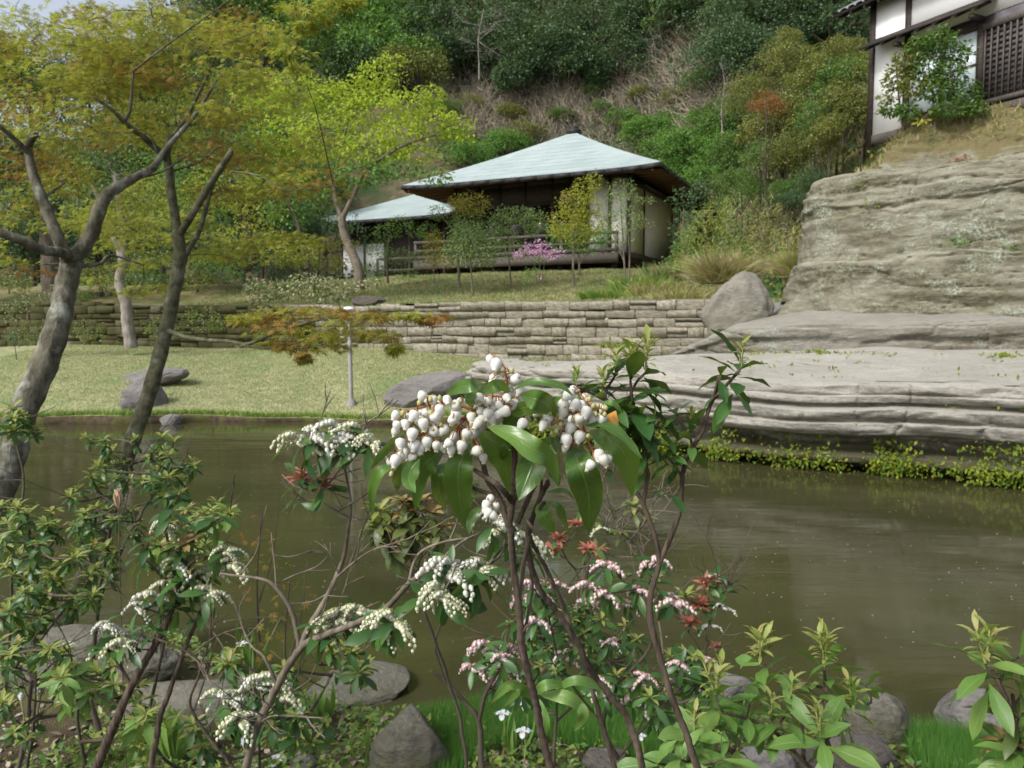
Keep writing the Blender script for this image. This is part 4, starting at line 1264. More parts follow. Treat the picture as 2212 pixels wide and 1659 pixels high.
# ------------------------------------------------------------------ trees and plants built of stems and leaf clumps
def clump_plant(name, label, cat, stems, clumps, mats, ls, per, tpl=T_DIAMOND, bark='bark_grey', group=None, seed=0, flat=.75, up=.5, droop=.3, twigs=True, crown='crown', width=1.0, r_twig=.008, split=0, trunk='trunk', radial=.5, ntw=3):
    """stems: [(list of (x, y, Y), r0, r1)]; clumps: (x, y, Y, half width px, half height px, [material index])"""
    r = np.random.default_rng(seed + 100)
    base = U(*stems[0][0][0])
    T = thing(name, label, cat, base, 0, group)
    sb, sp = Bag(), []
    for pts, r0, r1 in stems:
        c = curve([U(*p) for p in pts], 6 * len(pts))
        sb.tube(c, np.linspace(r0, r1, len(c)) * (1 + .06 * np.sin(np.arange(len(c)) * 1.7)), 8)
        sp.append(c)
    sp = np.concatenate(sp)
    Ps, Ds, Ns, Ms = [], [], [], []
    clumps = sorted(clumps, key=lambda q: np.min(np.linalg.norm(sp - U(*q[:3]), axis=1)))
    for cl in clumps:
        x, y, Y, hw, hh = cl[:5]
        m = cl[5] if len(cl) > 5 else None
        c = U(x, y, Y)
        if group and 'terrace' in group: hw, hh = hw * 1.25, hh * 1.7
        a, bb = hw * Y / FPX, hh * Y / FPX
        n = max(44 if split else 12, int(per * a * bb / ls ** 2 * (5.5 if split else 10)))
        d = norm(r.normal(size=(n, 3)))
        q = c + d * A(a, (a + bb) * .5, bb) * r.uniform(.35, 1.0, (n, 1)) ** .5 * (1 + .25 * r.normal(size=(n, 1)) * .6)
        Ps.append(q)
        rad = norm(d * A(1, 1, .3) + r.normal(size=(n, 3)) * (1 - radial) - A(0, 0, droop))
        Ds.append(rad)
        Ns.append(norm(r.normal(size=(n, 3)) * .45 + A(0, -.15, up + .2) + d * .4 * (1 - up)))
        Ms.append(np.full(n, m) if m is not None else r.integers(0, len(mats), n))
        if twigs:
            for w_ in range(ntw + 1):
                e = c + r.normal(size=3) * A(a, a, bb) * (.5 if w_ else .08)
                dd = np.linalg.norm(sp - e, axis=1) + .8 * np.maximum(0, sp[:, 2] - e[2])
                s = sp[np.argmin(dd)]
                mid = (s + e) / 2 + r.normal(size=3) * np.linalg.norm(e - s) * .10 + A(0, 0, .06 * np.linalg.norm(e - s))
                k = curve([s, mid, e], 7)
                rr = r_twig * (.55 + min(2, np.linalg.norm(e - s) / (80 * r_twig)) * .4)
                sb.tube(k, np.linspace(rr, r_twig * .3, 7), 4)
                sp = np.concatenate([sp, k[2:]])
    P, D, N, Mi = map(np.concatenate, (Ps, Ds, Ns, Ms))
    R = frames(D, N)
    s = ls * r.uniform(.65, 1.25, len(P))
    ob(trunk, sb.mesh(trunk, M[bark], True, base), T)
    idx = np.arange(len(P))
    if split:
        # the leaves that show largest, each a part of its own
        dist = np.linalg.norm(P - A(0, 0, CAMZ), axis=1)
        uu = CX + P[:, 0] / P[:, 1] * FPX
        vv = HORIZON - (P[:, 2] - CAMZ) / P[:, 1] * FPX
        dist = dist + 50 * ((uu < 5) | (uu > 2205) | (vv < 5) | (vv > 1655))
        order = np.argsort(dist)
        one = order[:split]
        tm = [mesh_np('leaf', tpl[0], tpl[1], M[k]) for k in mats]
        for i in one:
            ob('leaf', tm[Mi[i]], T, P[i] - base, R[i], s[i])
        idx = order[split:]
    b = Bag()
    for k in range(len(mats)):
        q = idx[Mi[idx] == k]
        if len(q): b.inst(tpl, P[q], R[q], np.stack([s[q] * width, s[q], s[q]], -1), k)
    if b.n:
        o = ob(crown, b.mesh(crown, [M[k] for k in mats], False, base), T)
        if split: o['kind'] = 'stuff'
    return T


# mid-distance lime maple with the forked trunk in front of the small pavilion
clump_plant('lime_maple', 'bright lime green maple with a forked trunk left of the pavilion', 'tree',
            [([(778, 625, 24), (772, 575, 24), (745, 510, 24.2), (738, 470, 24.2)], .17, .12), ([(738, 470, 24.2), (722, 410, 24.2), (735, 330, 24.5), (760, 230, 25)], .09, .03), ([(738, 475, 24.2), (765, 420, 24), (790, 370, 24), (860, 320, 23.5), (940, 290, 23.5)], .09, .03)],
            [(815, 165, 25, 46, 34, 0), (850, 128, 25, 26, 12, 0), (770, 200, 25, 60, 28, 0), (720, 215, 25, 60, 40, 0), (640, 200, 25, 70, 46, 0), (560, 200, 25.5, 60, 40, 0), (800, 240, 24.5, 75, 40, 0), (885, 225, 24, 52, 32, 0), (935, 205, 24, 28, 20, 0), (930, 265, 24, 60, 36, 0), (985, 268, 23.7, 38, 26, 0), (1008, 300, 23.5, 22, 10, 0),
             (870, 290, 23.8, 60, 34, 0), (800, 320, 24, 70, 34, 0), (700, 300, 24.5, 75, 50, 0), (620, 290, 25, 70, 50, 0), (900, 335, 23.6, 46, 20, 0), (860, 365, 23.6, 50, 22, 1), (940, 380, 23.4, 38, 18, 1), (780, 375, 24, 60, 30, 1), (690, 385, 24.5, 60, 36, 1), (600, 370, 25, 60, 40, 1), (560, 310, 25, 60, 40, 1)],
            ['maple_lime', 'ev_green'], .135, 2.6, seed=1, bark='bark_grey', r_twig=.02, ntw=2)
clump_plant('lime_maple', 'dull green maple with two slanting dark stems behind the near maples', 'tree',
            [([(665, 580, 25), (650, 520, 25), (640, 470, 25), (600, 400, 25)], .1, .05), ([(548, 560, 26), (530, 470, 26), (498, 390, 26), (480, 330, 26)], .1, .05)],
            [(560, 440, 25.5, 80, 40, 0), (480, 400, 25.5, 90, 50, 0), (620, 460, 25, 60, 30, 1), (420, 460, 26, 80, 40, 1), (540, 510, 25, 80, 30, 0), (400, 350, 26, 90, 60, 1), (470, 560, 25, 60, 24, 1), (640, 540, 24, 60, 26, 0), (330, 420, 26, 80, 50, 1)],
            ['maple_gold', 'ev_green'], .12, 1.5, seed=2, bark='bark_dark', r_twig=.02, ntw=2)
# tall pale trunk on the lawn
clump_plant('pale_tree', 'tree with a pale crooked trunk standing in the lawn against the mossy wall', 'tree',
            [([(284, 752, 22.6), (276, 700, 22.6), (272, 655, 22.6), (258, 610, 22.6), (266, 560, 22.6), (262, 480, 22.6), (250, 380, 22.6)], .18, .09), ([(264, 560, 22.6), (235, 480, 22.6), (200, 400, 22.6)], .1, .05)],
            [(270, 480, 22.6, 70, 34, 0), (200, 430, 22.6, 80, 40, 1), (320, 420, 22.6, 70, 40, 0), (240, 350, 22.6, 80, 40, 1), (150, 380, 22.6, 60, 40, 0)], ['maple_gold', 'ev_mid'], .11, 1.2, seed=3, bark='bark_pale', r_twig=.03, ntw=2)
clump_plant('shade_trunk_tree', 'broad dark-trunked tree in deep shade at the far left behind the wall', 'tree',
            [([(118, 650, 29), (114, 580, 29), (108, 480, 29), (120, 380, 29)], .42, .3)],
            [(100, 440, 29, 110, 50, 0), (160, 380, 29, 100, 60, 0), (20, 460, 29, 90, 60, 0)], ['ev_dark'], .14, 1.3, seed=4, bark='bark_dark', r_twig=.04)

YT = 27.0
TG = 'young trees planted on the terrace'
clump_plant('young_tree', 'young tree with golden green crown and forked pale stem at the pavilion corner', 'tree',
            [([(992, 622, 26), (990, 560, 26), (986, 500, 26), (995, 460, 26), (1000, 430, 26)], .055, .02), ([(986, 505, 26), (965, 480, 26), (945, 455, 26)], .03, .015)],
            [(1022, 442, 26, 30, 16, 1), (1000, 450, 26, 22, 12, 1), (985, 436, 26, 14, 8, 1), (945, 460, 26, 16, 10, 0), (935, 540, 26, 16, 24, 1), (1010, 480, 26, 34, 16, 0)], ['ev_mid', 'leaf_yellow'], .075, 1.6, seed=5, group=TG)
clump_plant('young_tree', 'round-crowned soft green young tree in front of the pavilion deck, left of centre', 'tree',
            [([(1021, 640, 25), (1018, 590, 25), (1016, 550, 25), (1014, 510, 25)], .035, .015)],
            [(1010, 505, 25, 34, 18, 0), (990, 540, 25, 30, 20, 0), (1035, 540, 25, 34, 22, 0), (1012, 525, 25, 34, 24, 0), (1055, 562, 25, 18, 8, 0), (965, 565, 25, 14, 8, 1)], ['leaf_bluish', 'leaf_yellow'], .075, 2.0, seed=6, group=TG)
clump_plant('young_tree', 'slender layered blue-green young tree before the dark glass doors', 'tree',
            [([(1105, 622, 26), (1101, 580, 26), (1098, 530, 26), (1096, 480, 26)], .032, .012)],
            [(1115, 462, 26, 44, 10, 0), (1085, 480, 26, 26, 12, 0), (1150, 478, 26, 28, 10, 0), (1090, 510, 26, 24, 12, 0), (1100, 540, 26, 36, 14, 0), (1075, 500, 26, 18, 8, 0), (1150, 495, 26, 16, 10, 0)], ['leaf_bluish'], .07, 1.7, seed=7, group=TG)
clump_plant('young_maple', 'yellow green young maple with a straight stem before the white panel', 'tree',
            [([(1240, 628, 25), (1238, 580, 25), (1240, 520, 25), (1244, 460, 25), (1250, 420, 25)], .045, .012)],
            [(1262, 408, 25, 22, 16, 0), (1285, 392, 25, 12, 14, 0), (1240, 440, 25, 30, 20, 0), (1270, 445, 25, 26, 16, 0), (1230, 475, 25, 38, 18, 0), (1275, 480, 25, 34, 16, 0), (1245, 500, 25, 44, 16, 0), (1210, 500, 25, 18, 8, 0), (1225, 425, 25, 12, 8, 1)], ['maple_gold', 'leaf_orange'], .08, 1.5, seed=8, group=TG)
clump_plant('young_tree', 'dark green bushy young tree directly behind the yellow young maple', 'tree',
            [([(1252, 610, 28), (1251, 570, 28), (1250, 530, 28)], .05, .02), ([(1251, 572, 28), (1270, 545, 28), (1285, 520, 28)], .025, .01)],
            [(1265, 520, 28, 40, 18, 0), (1290, 505, 28, 24, 14, 0), (1215, 525, 28, 24, 12, 0), (1200, 500, 28, 20, 10, 0)], ['ev_green'], .08, 1.6, seed=9, group=TG)
clump_plant('young_tree', 'thin airy young tree with sparse leaves before the pavilion corner', 'tree',
            [([(1352, 612, 25), (1348, 560, 25), (1345, 500, 25), (1340, 440, 25), (1335, 400, 25)], .035, .01), ([(1358, 612, 25), (1360, 540, 25), (1352, 470, 25), (1356, 420, 25)], .03, .01), ([(1350, 570, 25), (1330, 520, 25), (1310, 470, 25)], .02, .008)],
            [(1340, 410, 25, 28, 14, 0), (1345, 440, 25, 34, 18, 0), (1350, 475, 25, 34, 18, 0), (1310, 465, 25, 18, 10, 0), (1395, 432, 25, 18, 5, 0), (1378, 480, 25, 20, 10, 0), (1340, 510, 25, 26, 14, 0), (1400, 485, 25, 12, 5, 1)], ['leaf_bluish', 'leaf_orange'], .065, .85, seed=10, group=TG)
clump_plant('corner_shrub', 'round dark green leafy tree at the right end of the pavilion roof', 'tree',
            [([(1478, 590, 30), (1474, 520, 30), (1478, 450, 30)], .08, .03)],
            [(1490, 412, 30, 34, 12, 0), (1475, 430, 30, 30, 14, 0), (1510, 430, 30, 20, 12, 0), (1480, 455, 30, 28, 14, 0), (1462, 490, 30, 18, 16, 0), (1470, 530, 30, 20, 26, 0), (1530, 415, 30, 30, 20, 0), (1545, 440, 30, 30, 18, 1), (1515, 400, 30, 20, 12, 0), (1560, 410, 30, 20, 16, 1), (1500, 470, 30, 24, 16, 1)], ['ev_dark', 'ev_mid'], .13, 1.7, seed=11)
clump_plant('leafy_sapling', 'leafy sapling with yellow flowers beside the left end of the veranda', 'tree',
            [([(938, 612, 27), (936, 560, 27), (934, 500, 27), (925, 480, 27)], .02, .008)],
            [(925, 500, 27, 18, 14, 0), (945, 520, 27, 10, 14, 1), (940, 560, 27, 16, 10, 0), (950, 545, 27, 6, 6, 1)], ['ev_mid', 'leaf_yellow'], .07, 1.3, seed=12, group=TG)
clump_plant('corner_shrub', 'loose dark green shrub in front of the small pavilion white wall', 'shrub',
            [([(838, 612, 29), (836, 560, 29), (840, 510, 29)], .05, .02)],
            [(835, 500, 29, 34, 18, 0), (865, 480, 29, 26, 14, 0), (820, 540, 29, 30, 24, 0), (860, 555, 29, 34, 20, 0), (810, 580, 29, 30, 16, 0), (880, 590, 29, 26, 12, 1), (900, 500, 29, 20, 14, 0), (905, 555, 29, 22, 16, 0)], ['ev_mid', 'ev_green'], .09, 1.4, seed=13)
clump_plant('azalea', 'pink flowering azalea with thin stems on the terrace', 'shrub',
            [([(1160, 612, 24.5), (1158, 585, 24.5), (1152, 565, 24.5)], .016, .007), ([(1172, 610, 24.5), (1173, 585, 24.5), (1180, 560, 24.5)], .016, .007), ([(1165, 610, 24.5), (1166, 580, 24.5), (1164, 550, 24.5)], .014, .006)],
            [(1130, 546, 24.5, 24, 8, 0), (1152, 536, 24.5, 22, 9, 0), (1175, 530, 24.5, 16, 8, 0), (1170, 545, 24.5, 24, 9, 0), (1195, 548, 24.5, 22, 7, 0), (1205, 540, 24.5, 16, 5, 0), (1140, 525, 24.5, 8, 3, 0), (1160, 520, 24.5, 8, 3, 0), (1185, 557, 24.5, 14, 6, 0), (1166, 598, 24.5, 8, 5, 0), (1168, 560, 24.5, 24, 6, 1), (1120, 552, 24.5, 10, 5, 0)],
            ['azalea', 'ev_green'], .055, 1.0, seed=14, bark='bark_dark', up=.4)
clump_plant('small_shrub', 'small yellowish shrub on the terrace just left of the azalea stems', 'shrub',
            [([(1145, 628, 24), (1144, 610, 24), (1142, 595, 24)], .012, .006)],
            [(1142, 600, 24, 16, 14, 0), (1150, 585, 24, 18, 8, 0), (1124, 592, 24, 6, 4, 1)], ['ev_green', 'leaf_yellow'], .05, 1.4, seed=15)
# variegated bushes on the wall top
VG = 'cream variegated bushes on top of the wall'
for i, cl in enumerate([[(560, 632, 23.5, 36, 22), (600, 625, 23.4, 36, 22), (555, 612, 23.6, 24, 12)], [(650, 622, 23.2, 44, 20), (690, 640, 23, 36, 18), (700, 612, 23.2, 36, 16), (660, 600, 23.4, 30, 12)], [(760, 618, 23.4, 36, 14), (800, 612, 23.6, 26, 10), (740, 640, 23, 26, 10)]]):
    x, y, Y = cl[0][:3]
    clump_plant('variegated_bush', ['leftmost cream variegated bush on the wall top', 'widest cream variegated bush on the wall top', 'cream variegated bush at the foot of the lime maple'][i], 'shrub', [([(x, y + 22, Y), (x, y, Y)], .03, .015)], cl, ['leaf_cream', 'ev_mid', 'leaf_cream'], .10, 2.4, seed=20 + i, group=VG)
clump_plant('variegated_bush', 'pale variegated bush at the far left behind the big maple trunk', 'shrub', [([(60, 690, 22), (60, 660, 22)], .03, .015)],
            [(30, 662, 22, 50, 12), (90, 640, 22, 44, 10), (140, 620, 22.5, 36, 8), (10, 690, 22, 36, 8)], ['leaf_cream', 'ev_mid'], .07, 1.6, seed=24)
clump_plant('small_pine', 'tiny dark pine sapling on the lawn at the far left', 'sapling', [([(36, 778, 18.5), (33, 755, 18.5), (30, 735, 18.5)], .012, .006)],
            [(28, 728, 18.5, 16, 8), (36, 742, 18.5, 12, 7)], ['ev_dark'], .05, 1.6, seed=25)
SG = 'low green shrubs under the shade trees on the mossy slope'
for i, (x, y, w) in enumerate([(20, 610, 50), (160, 640, 36), (230, 615, 36), (330, 600, 50), (420, 600, 50), (480, 590, 50), (380, 560, 60), (300, 560, 50), (180, 580, 50), (640, 560, 50), (710, 570, 40)]):
    clump_plant('understory_shrub', 'low green shrub on the shaded slope, %s from the left edge' % ['first', 'fourth', 'fifth', 'seventh', 'eighth', 'ninth', 'third', 'sixth', 'second', 'last but one', 'last'][i], 'shrub', [([(x, y + 25, 28), (x, y, 28)], .03, .02)], [(x, y, 28, w, 18), (x + w * .5, y + 8, 27.5, w * .5, 14)], ['ev_mid' if i % 2 else 'ev_olive'], .1, 1.4, seed=30 + i, group=SG)
for i, (x, y, w) in enumerate([(440, 690, 50), (350, 705, 40), (190, 712, 36), (60, 720, 44)]):
    clump_plant('wall_fern', ['dull green fern clump against the mossy wall behind the slim maple', 'fern clump by the mossy wall right of the pale trunk', 'fern clump by the mossy wall left of the pale trunk', 'fern clump at the wall foot at the far left'][i], 'fern', [([(x, y + 22, 22.5), (x, y, 22.5)], .02, .01)],
                [(x, y, 22.6, w, 26), (x + w * .5, y + 10, 22.4, w * .5, 16)], ['ev_olive', 'ev_mid'], .09, .9, seed=90 + i)
# shrub before the white house
clump_plant('house_shrub', 'bushy green and yellow shrub growing in front of the white house window', 'shrub',
            [([(1952, 280, 17.6), (1945, 240, 17.6), (1940, 190, 17.6), (1935, 130, 17.6)], .03, .012), ([(1965, 280, 17.6), (2010, 240, 17.2), (2015, 200, 17.2), (2005, 140, 17.2)], .035, .012), ([(2060, 250, 17), (2060, 200, 17), (2050, 120, 17)], .03, .012)],
            [(2030, 85, 17, 36, 22, 0), (1995, 100, 17.2, 30, 24, 0), (2065, 115, 17, 30, 26, 0), (1960, 130, 17.4, 26, 30, 1), (2000, 145, 17.2, 34, 28, 0), (2050, 160, 17, 34, 26, 0), (1935, 170, 17.5, 26, 26, 1), (1975, 185, 17.2, 32, 24, 1), (2020, 195, 17, 36, 22, 0), (2080, 200, 16.9, 34, 24, 0), (1925, 235, 17.5, 26, 14, 0),
             (1960, 240, 17.3, 24, 16, 0), (2050, 235, 16.9, 40, 18, 0), (2105, 232, 16.8, 28, 14, 0), (1990, 262, 17, 12, 6, 2), (1915, 212, 17.5, 18, 8, 1)], ['ev_mid', 'ev_olive', 'leaf_yellow'], .10, 5.0, seed=40)
clump_plant('pine_sapling', 'thin pine sapling on the grassy edge above the cliff face', 'sapling', [([(2016, 318, 15.6), (2018, 290, 15.6), (2020, 262, 15.6)], .012, .005)],
            [(2018, 290, 15.6, 6, 14), (2016, 305, 15.6, 12, 6)], ['ev_mid'], .06, .8, seed=41)


# tall grasses
def grass_clump(name, label, c, R0, H0, n, mats, seed, w=.012, cat='grass clump', group=None, lean=.5, kind=None, jit=.22, vary=False):
    r = np.random.default_rng(seed)
    th, q = r.uniform(0, 6.28, n), r.uniform(0, 1, n) ** .5
    P = np.stack([np.cos(th) * q * R0[0], np.sin(th) * q * R0[1], np.zeros(n)], -1)
    d = norm(np.stack([np.cos(th) * q, np.sin(th) * q, np.zeros(n)], -1) * lean + r.normal(size=(n, 3)) * jit + A(0, 0, 1))
    if vary: P[:, 2] += r.uniform(0, .62, n) * H0 * (1 - .5 * q ** 2)
    L = H0 * r.uniform(.45, 1.1, n) * (.42 if vary else 1)
    P1, = (P + d * L[:, None] * .6,)
    d2 = norm(d * A(1.8, 1.8, .55) + r.normal(size=(n, 3)) * .15)
    P2 = P1 + d2 * L[:, None] * .5
    s = norm(np.cross(d, A(0, 1, 0) + r.normal(size=(n, 3)) * .5)) * w
    V = np.stack([P - s, P + s, P1 + s, P1 - s, P2], 1).reshape(-1, 3)
    i = (np.arange(n) * 5)[:, None]
    mi = r.integers(0, len(mats), n)
    me = mesh_np(name, V, [np.array([[0, 1, 2, 3]]) + i, np.array([[3, 2, 4]]) + i], [M[k] for k in mats], np.concatenate([mi, mi]))
    o = ob(name, me, None, c)
    tag(o, label, cat, group)
    return o


BG = 'dwarf bamboo clumps at the foot of the cliff'
for i, (x, w, Y, lab, mats, top) in enumerate([
    (1545, 70, 22.5, 'tall yellow-green dwarf bamboo clump rising behind the peaked boulder', ['reed', 'reed', 'ev_olive'], 440), (1650, 66, 22.5, 'yellow-green dwarf bamboo clump nearest the cliff', ['reed', 'ev_olive', 'straw'], 440),
    (1485, 40, 24, 'greener bamboo clump beside the pavilion end wall', ['ev_green', 'reed'], 500), (1715, 34, 21.5, 'sparse bamboo and straw clump in the cliff corner', ['straw', 'ev_olive', 'reed'], 500)]):
    cl = []
    for k in range(9):
        fy = k / 8
        cl.append((x + w * .45 * math.sin(k * 2.4) * (1 - .35 * fy), 600 - (600 - top) * (.15 + .78 * fy), Y + .3 * math.cos(k * 2.4), w * (.62 - .22 * fy), 26))
    clump_plant('dwarf_bamboo', lab, 'bamboo', [([(x - w * .2, 625, Y), (x - w * .3, 540, Y), (x - w * .4, top + 20, Y)], .012, .005), ([(x, 625, Y), (x, 530, Y), (x + w * .1, top, Y)], .012, .005), ([(x + w * .2, 625, Y), (x + w * .3, 540, Y), (x + w * .5, top + 30, Y)], .012, .005)],
                cl, mats, .20, 3.2, T_BLADE, 'straw' if 0 else 'bark_grey', BG, seed=300 + i, width=.10, up=.3, droop=-.35, radial=.6, ntw=1, r_twig=.006)
for i, (x, y, Y, rx, ry, hgt, mats, lab) in enumerate([
    (1560, 612, 20.8, .6, .4, .95, ['straw', 'straw', 'reed'], 'arching straw-coloured grass tussock in front of the bamboo'), (1735, 600, 20.5, .5, .4, .8, ['straw', 'reed'], 'dry tan grass tussock beneath the cliff overhang')]):
    c = U(x, y, Y)
    grass_clump('grass_clump', lab, c, (rx, ry), hgt, 1500, mats, 50 + i, .011, jit=.35, lean=.7)
for i, (x, y, Y, rx, hgt, mats) in enumerate([(1430, 612, 22, .9, .5, ['straw', 'reed']), (1380, 605, 23, .8, .6, ['ev_green', 'reed']), (1300, 620, 22, .6, .4, ['reed', 'ev_green']), (1480, 620, 20.5, .8, .45, ['straw', 'reed']), (1450, 590, 25, .9, .7, ['straw', 'ev_green'])]):
    c = U(x, y, Y)
    c[2] = float(terr_z(np.array([c[0]]), np.array([c[1]]))[0]) - .03
    grass_clump('grass_tussock', ['tan tussock', 'green tussock', 'sparse green tussock by the yellow maple', 'tan tussock nearest the peaked boulder', 'taller tan tussock by the pavilion corner'][i] + ' on the terrace grass', c, (rx, .5), hgt, 700, mats, 60 + i, .010, group='grass tussocks on the terrace')


# short grass (uncountable): lawn, terrace, cliff top
def blades(name, label, P, L, mats, seed, w=.012, jit=.5, kind='stuff'):
    r = np.random.default_rng(seed)
    n = len(P)
    d = norm(r.normal(size=(n, 3)) * jit + A(0, 0, 1))
    s = norm(r.normal(size=(n, 3)) * A(1, .4, 0)) * w
    LL = L * r.uniform(.5, 1.2, (n, 1))
    V = np.stack([P - s, P + s, P + d * LL], 1).reshape(-1, 3)
    mi = r.integers(0, len(mats), n)
    o = ob(name, mesh_np(name, V, np.arange(3 * n).reshape(-1, 3), [M[k] for k in mats], mi))
    return tag(o, label, 'grass', kind=kind)


r = np.random.default_rng(7)
X = r.uniform(-15, 2.5, 110000); t = r.uniform(0, 1, 110000)
Y = shoreY(X) + t * (wallY(X) - shoreY(X))
P = np.stack([X, Y, lawn_z(X, Y)], -1)
k = fbm(P * .7, 77, 3)
blades('lawn_grass', 'short dry and green lawn grass sloping to the pond', P, .035, ['lawn_blade'], 8, .009)
nsh = 14000
X = r.uniform(-15, 1.5, nsh); P = np.stack([X, shoreY(X) + np.abs(r.normal(size=nsh)) * .12, lawn_z(X, shoreY(X) + .01)], -1)
blades('shore_grass', 'longer green grass fringe along the far pond edge', P, .13, ['ev_green', 'reed'], 9, .012)
X = r.uniform(-12, 8, 60000); Y = wallY(X) + .2 + r.uniform(0, 1, 60000) ** 1.3 * 15
P = np.stack([X, Y, terr_z(X, Y)], -1)
blades('terrace_grass', 'rough yellow-green grass covering the terrace', P, .10, ['straw', 'lawn_blade', 'ev_green'], 10, .014)
# the cliff top: find the surface by the same sweep numbers
from mathutils.bvhtree import BVHTree
DG = bpy.context.evaluated_depsgraph_get()


def bvh(o):
    return BVHTree.FromObject(o, bpy.context.evaluated_depsgraph_get())


bpy.context.view_layer.update()
BC, BS = bvh(bpy.data.objects['cliff']), bvh(bpy.data.objects['rock_shelf'])
pts = []
for _ in range(60000):
    x, y = r.uniform(6.5, 15), r.uniform(10.5, 24)
    h = BC.ray_cast(Vector((x, y, 20)), Vector((0, 0, -1)))
    if h[0] is not None and h[0].z > 5.36 + .22 * math.sin(x * 2.1) + .12 * math.sin(y * 5) and abs(h[1].z) > .35:
        pts.append(h[0][:])
P = np.array(pts)
if len(P):
    P = P[fbm(P * .8, 90, 3) + (P[:, 2] - 5.7) * 1.2 > -.15]
    blades('cliff_top_grass', 'dry grass and weeds on the cliff top below the white house', P, .17, ['straw', 'ev_olive', 'reed', 'straw'], 11, .016, .9)
# ferns and moss under the lip of the rock shelf
fb, fr = Bag(), np.random.default_rng(12)
C = curve([(x, y, 0) for x, y in LEDGE], 600)
T_ = norm(np.gradient(C, axis=0)); N_ = np.stack([-T_[:, 1], T_[:, 0], 0 * T_[:, 0]], -1)
pts, dirs = [], []
dens = fbm(C * 1.1, 5, 3)
for z, out, nn in ((.20, -.05, 7000), (.30, .10, 3000), (.46, .10, 3500), (.10, .0, 6000)):
    i = fr.integers(120, 600, nn)
    i = i[dens[i] + fr.normal(size=nn) * .25 > (-.1 if z < .25 else .05)]
    q = C[i] + N_[i] * (out + fr.normal(size=(len(i), 1)) * .05)
    q[:, 2] = z + fr.normal(size=len(i)) * .045
    pts.append(q); dirs.append(norm(-N_[i] * .8 + fr.normal(size=(len(i), 3)) * .5 - A(0, 0, .55)))
P, D = np.concatenate(pts), np.concatenate(dirs)
fb.inst(T_DIAMOND, P, frames(D, norm(fr.normal(size=P.shape) * .3 + A(0, -.6, .7))), fr.uniform(.03, .085, len(P)))
tag(ob('fern_fringe', fb.mesh('fern_fringe', M['fern'])), 'yellow-green ferns hanging under the lip of the rock shelf', 'ferns', kind='stuff')
# weeds in the joints of the shelf and the cliff
fb = Bag()
pts = []
for _ in range(900):
    i = fr.integers(60, 600)
    k = fr.random()
    off, z = (.2, .96) if k < .35 else ((2.95, 1.55) if k < .8 else (fr.uniform(.4, 2.6), 1.33))
    q = C[i] + N_[i] * (off + fr.normal() * .08)
    h = BS.ray_cast(Vector((q[0], q[1], 3)), Vector((0, 0, -1)))
    pts.append((q[0], q[1], z if k < .35 or h[0] is None else h[0].z))
P = np.array(pts)
P = P[fbm(P * 1.5, 66, 2) > 0.0]
P = np.repeat(P, 3, 0) + fr.normal(size=(len(P) * 3, 3)) * A(.04, .04, .01)
tag(ob('rock_weeds', fb.inst(T_DIAMOND, P, frames(norm(fr.normal(size=P.shape) + A(0, 0, .6)), A(0, -.5, .6)), fr.uniform(.03, .08, len(P))).mesh('rock_weeds', M['fern'])), 'tiny green weeds sprouting in the cracks of the rock', 'weeds', kind='stuff')


def tuft_on_cliff(px, py, label, mat, s=.16, n=120):
    o, d = Vector((0, 0, CAMZ)), Vector(U(px, py, 10.0)) - Vector((0, 0, CAMZ))
    h = BC.ray_cast(o, d.normalized())
    if h[0] is None: return
    b = Bag()
    q = fr.normal(size=(n, 3)) * A(s, s * .5, s * .4)
    b.inst(T_DIAMOND, q, frames(norm(q + fr.normal(size=(n, 3)) * .1 - A(0, .1, 0)), A(0, -.6, .7)), fr.uniform(.04, .09, n))
    tag(ob('cliff_plant', b.mesh('cliff_plant', M[mat]), None, h[0][:]), label, 'plant')


tuft_on_cliff(2083, 520, 'small bright green plant clinging to the cliff face', 'ev_green')
tuft_on_cliff(2080, 345, 'rusty fern tuft under the upper ledge of the cliff', 'leaf_rust', .13, 80)
tuft_on_cliff(1860, 398, 'yellow-green plants trailing on the cliff shoulder, upper left', 'ev_olive', .16, 90)
tuft_on_cliff(1885, 440, 'sparse hanging weed below the cliff shoulder', 'ev_olive', .13, 50)
tuft_on_cliff(2200, 535, 'small green plant on the cliff at the far right', 'ev_mid', .12, 60)
# petals floating on the pond
r = np.random.default_rng(21)
n = 700
Y = r.uniform(4.6, 12, n); X = r.uniform(-.9, .72, n) * Y
ok = Y < np.interp(X, [q[0] for q in LEDGE], [q[1] for q in LEDGE]) - .3
P = np.stack([X, Y, np.full(n, .003)], -1)[ok]
n = len(P)
fp = Bag()
fp.inst(T_DIAMOND, P, frames(norm(r.normal(size=(n, 3)) * A(1, 1, 0)), A(0, 0, 1)), r.uniform(.006, .018, n))
tag(ob('floating_petals', fp.mesh('floating_petals', M['petal_speck'])), 'tiny white petals scattered over the pond surface', 'petals', kind='stuff')


# ------------------------------------------------------------------ near maples on this bank
def px(cx, cy):
    """the enlarged view of the main flower head"""
    return 788 + cx * .2741, 728 + cy * .2741


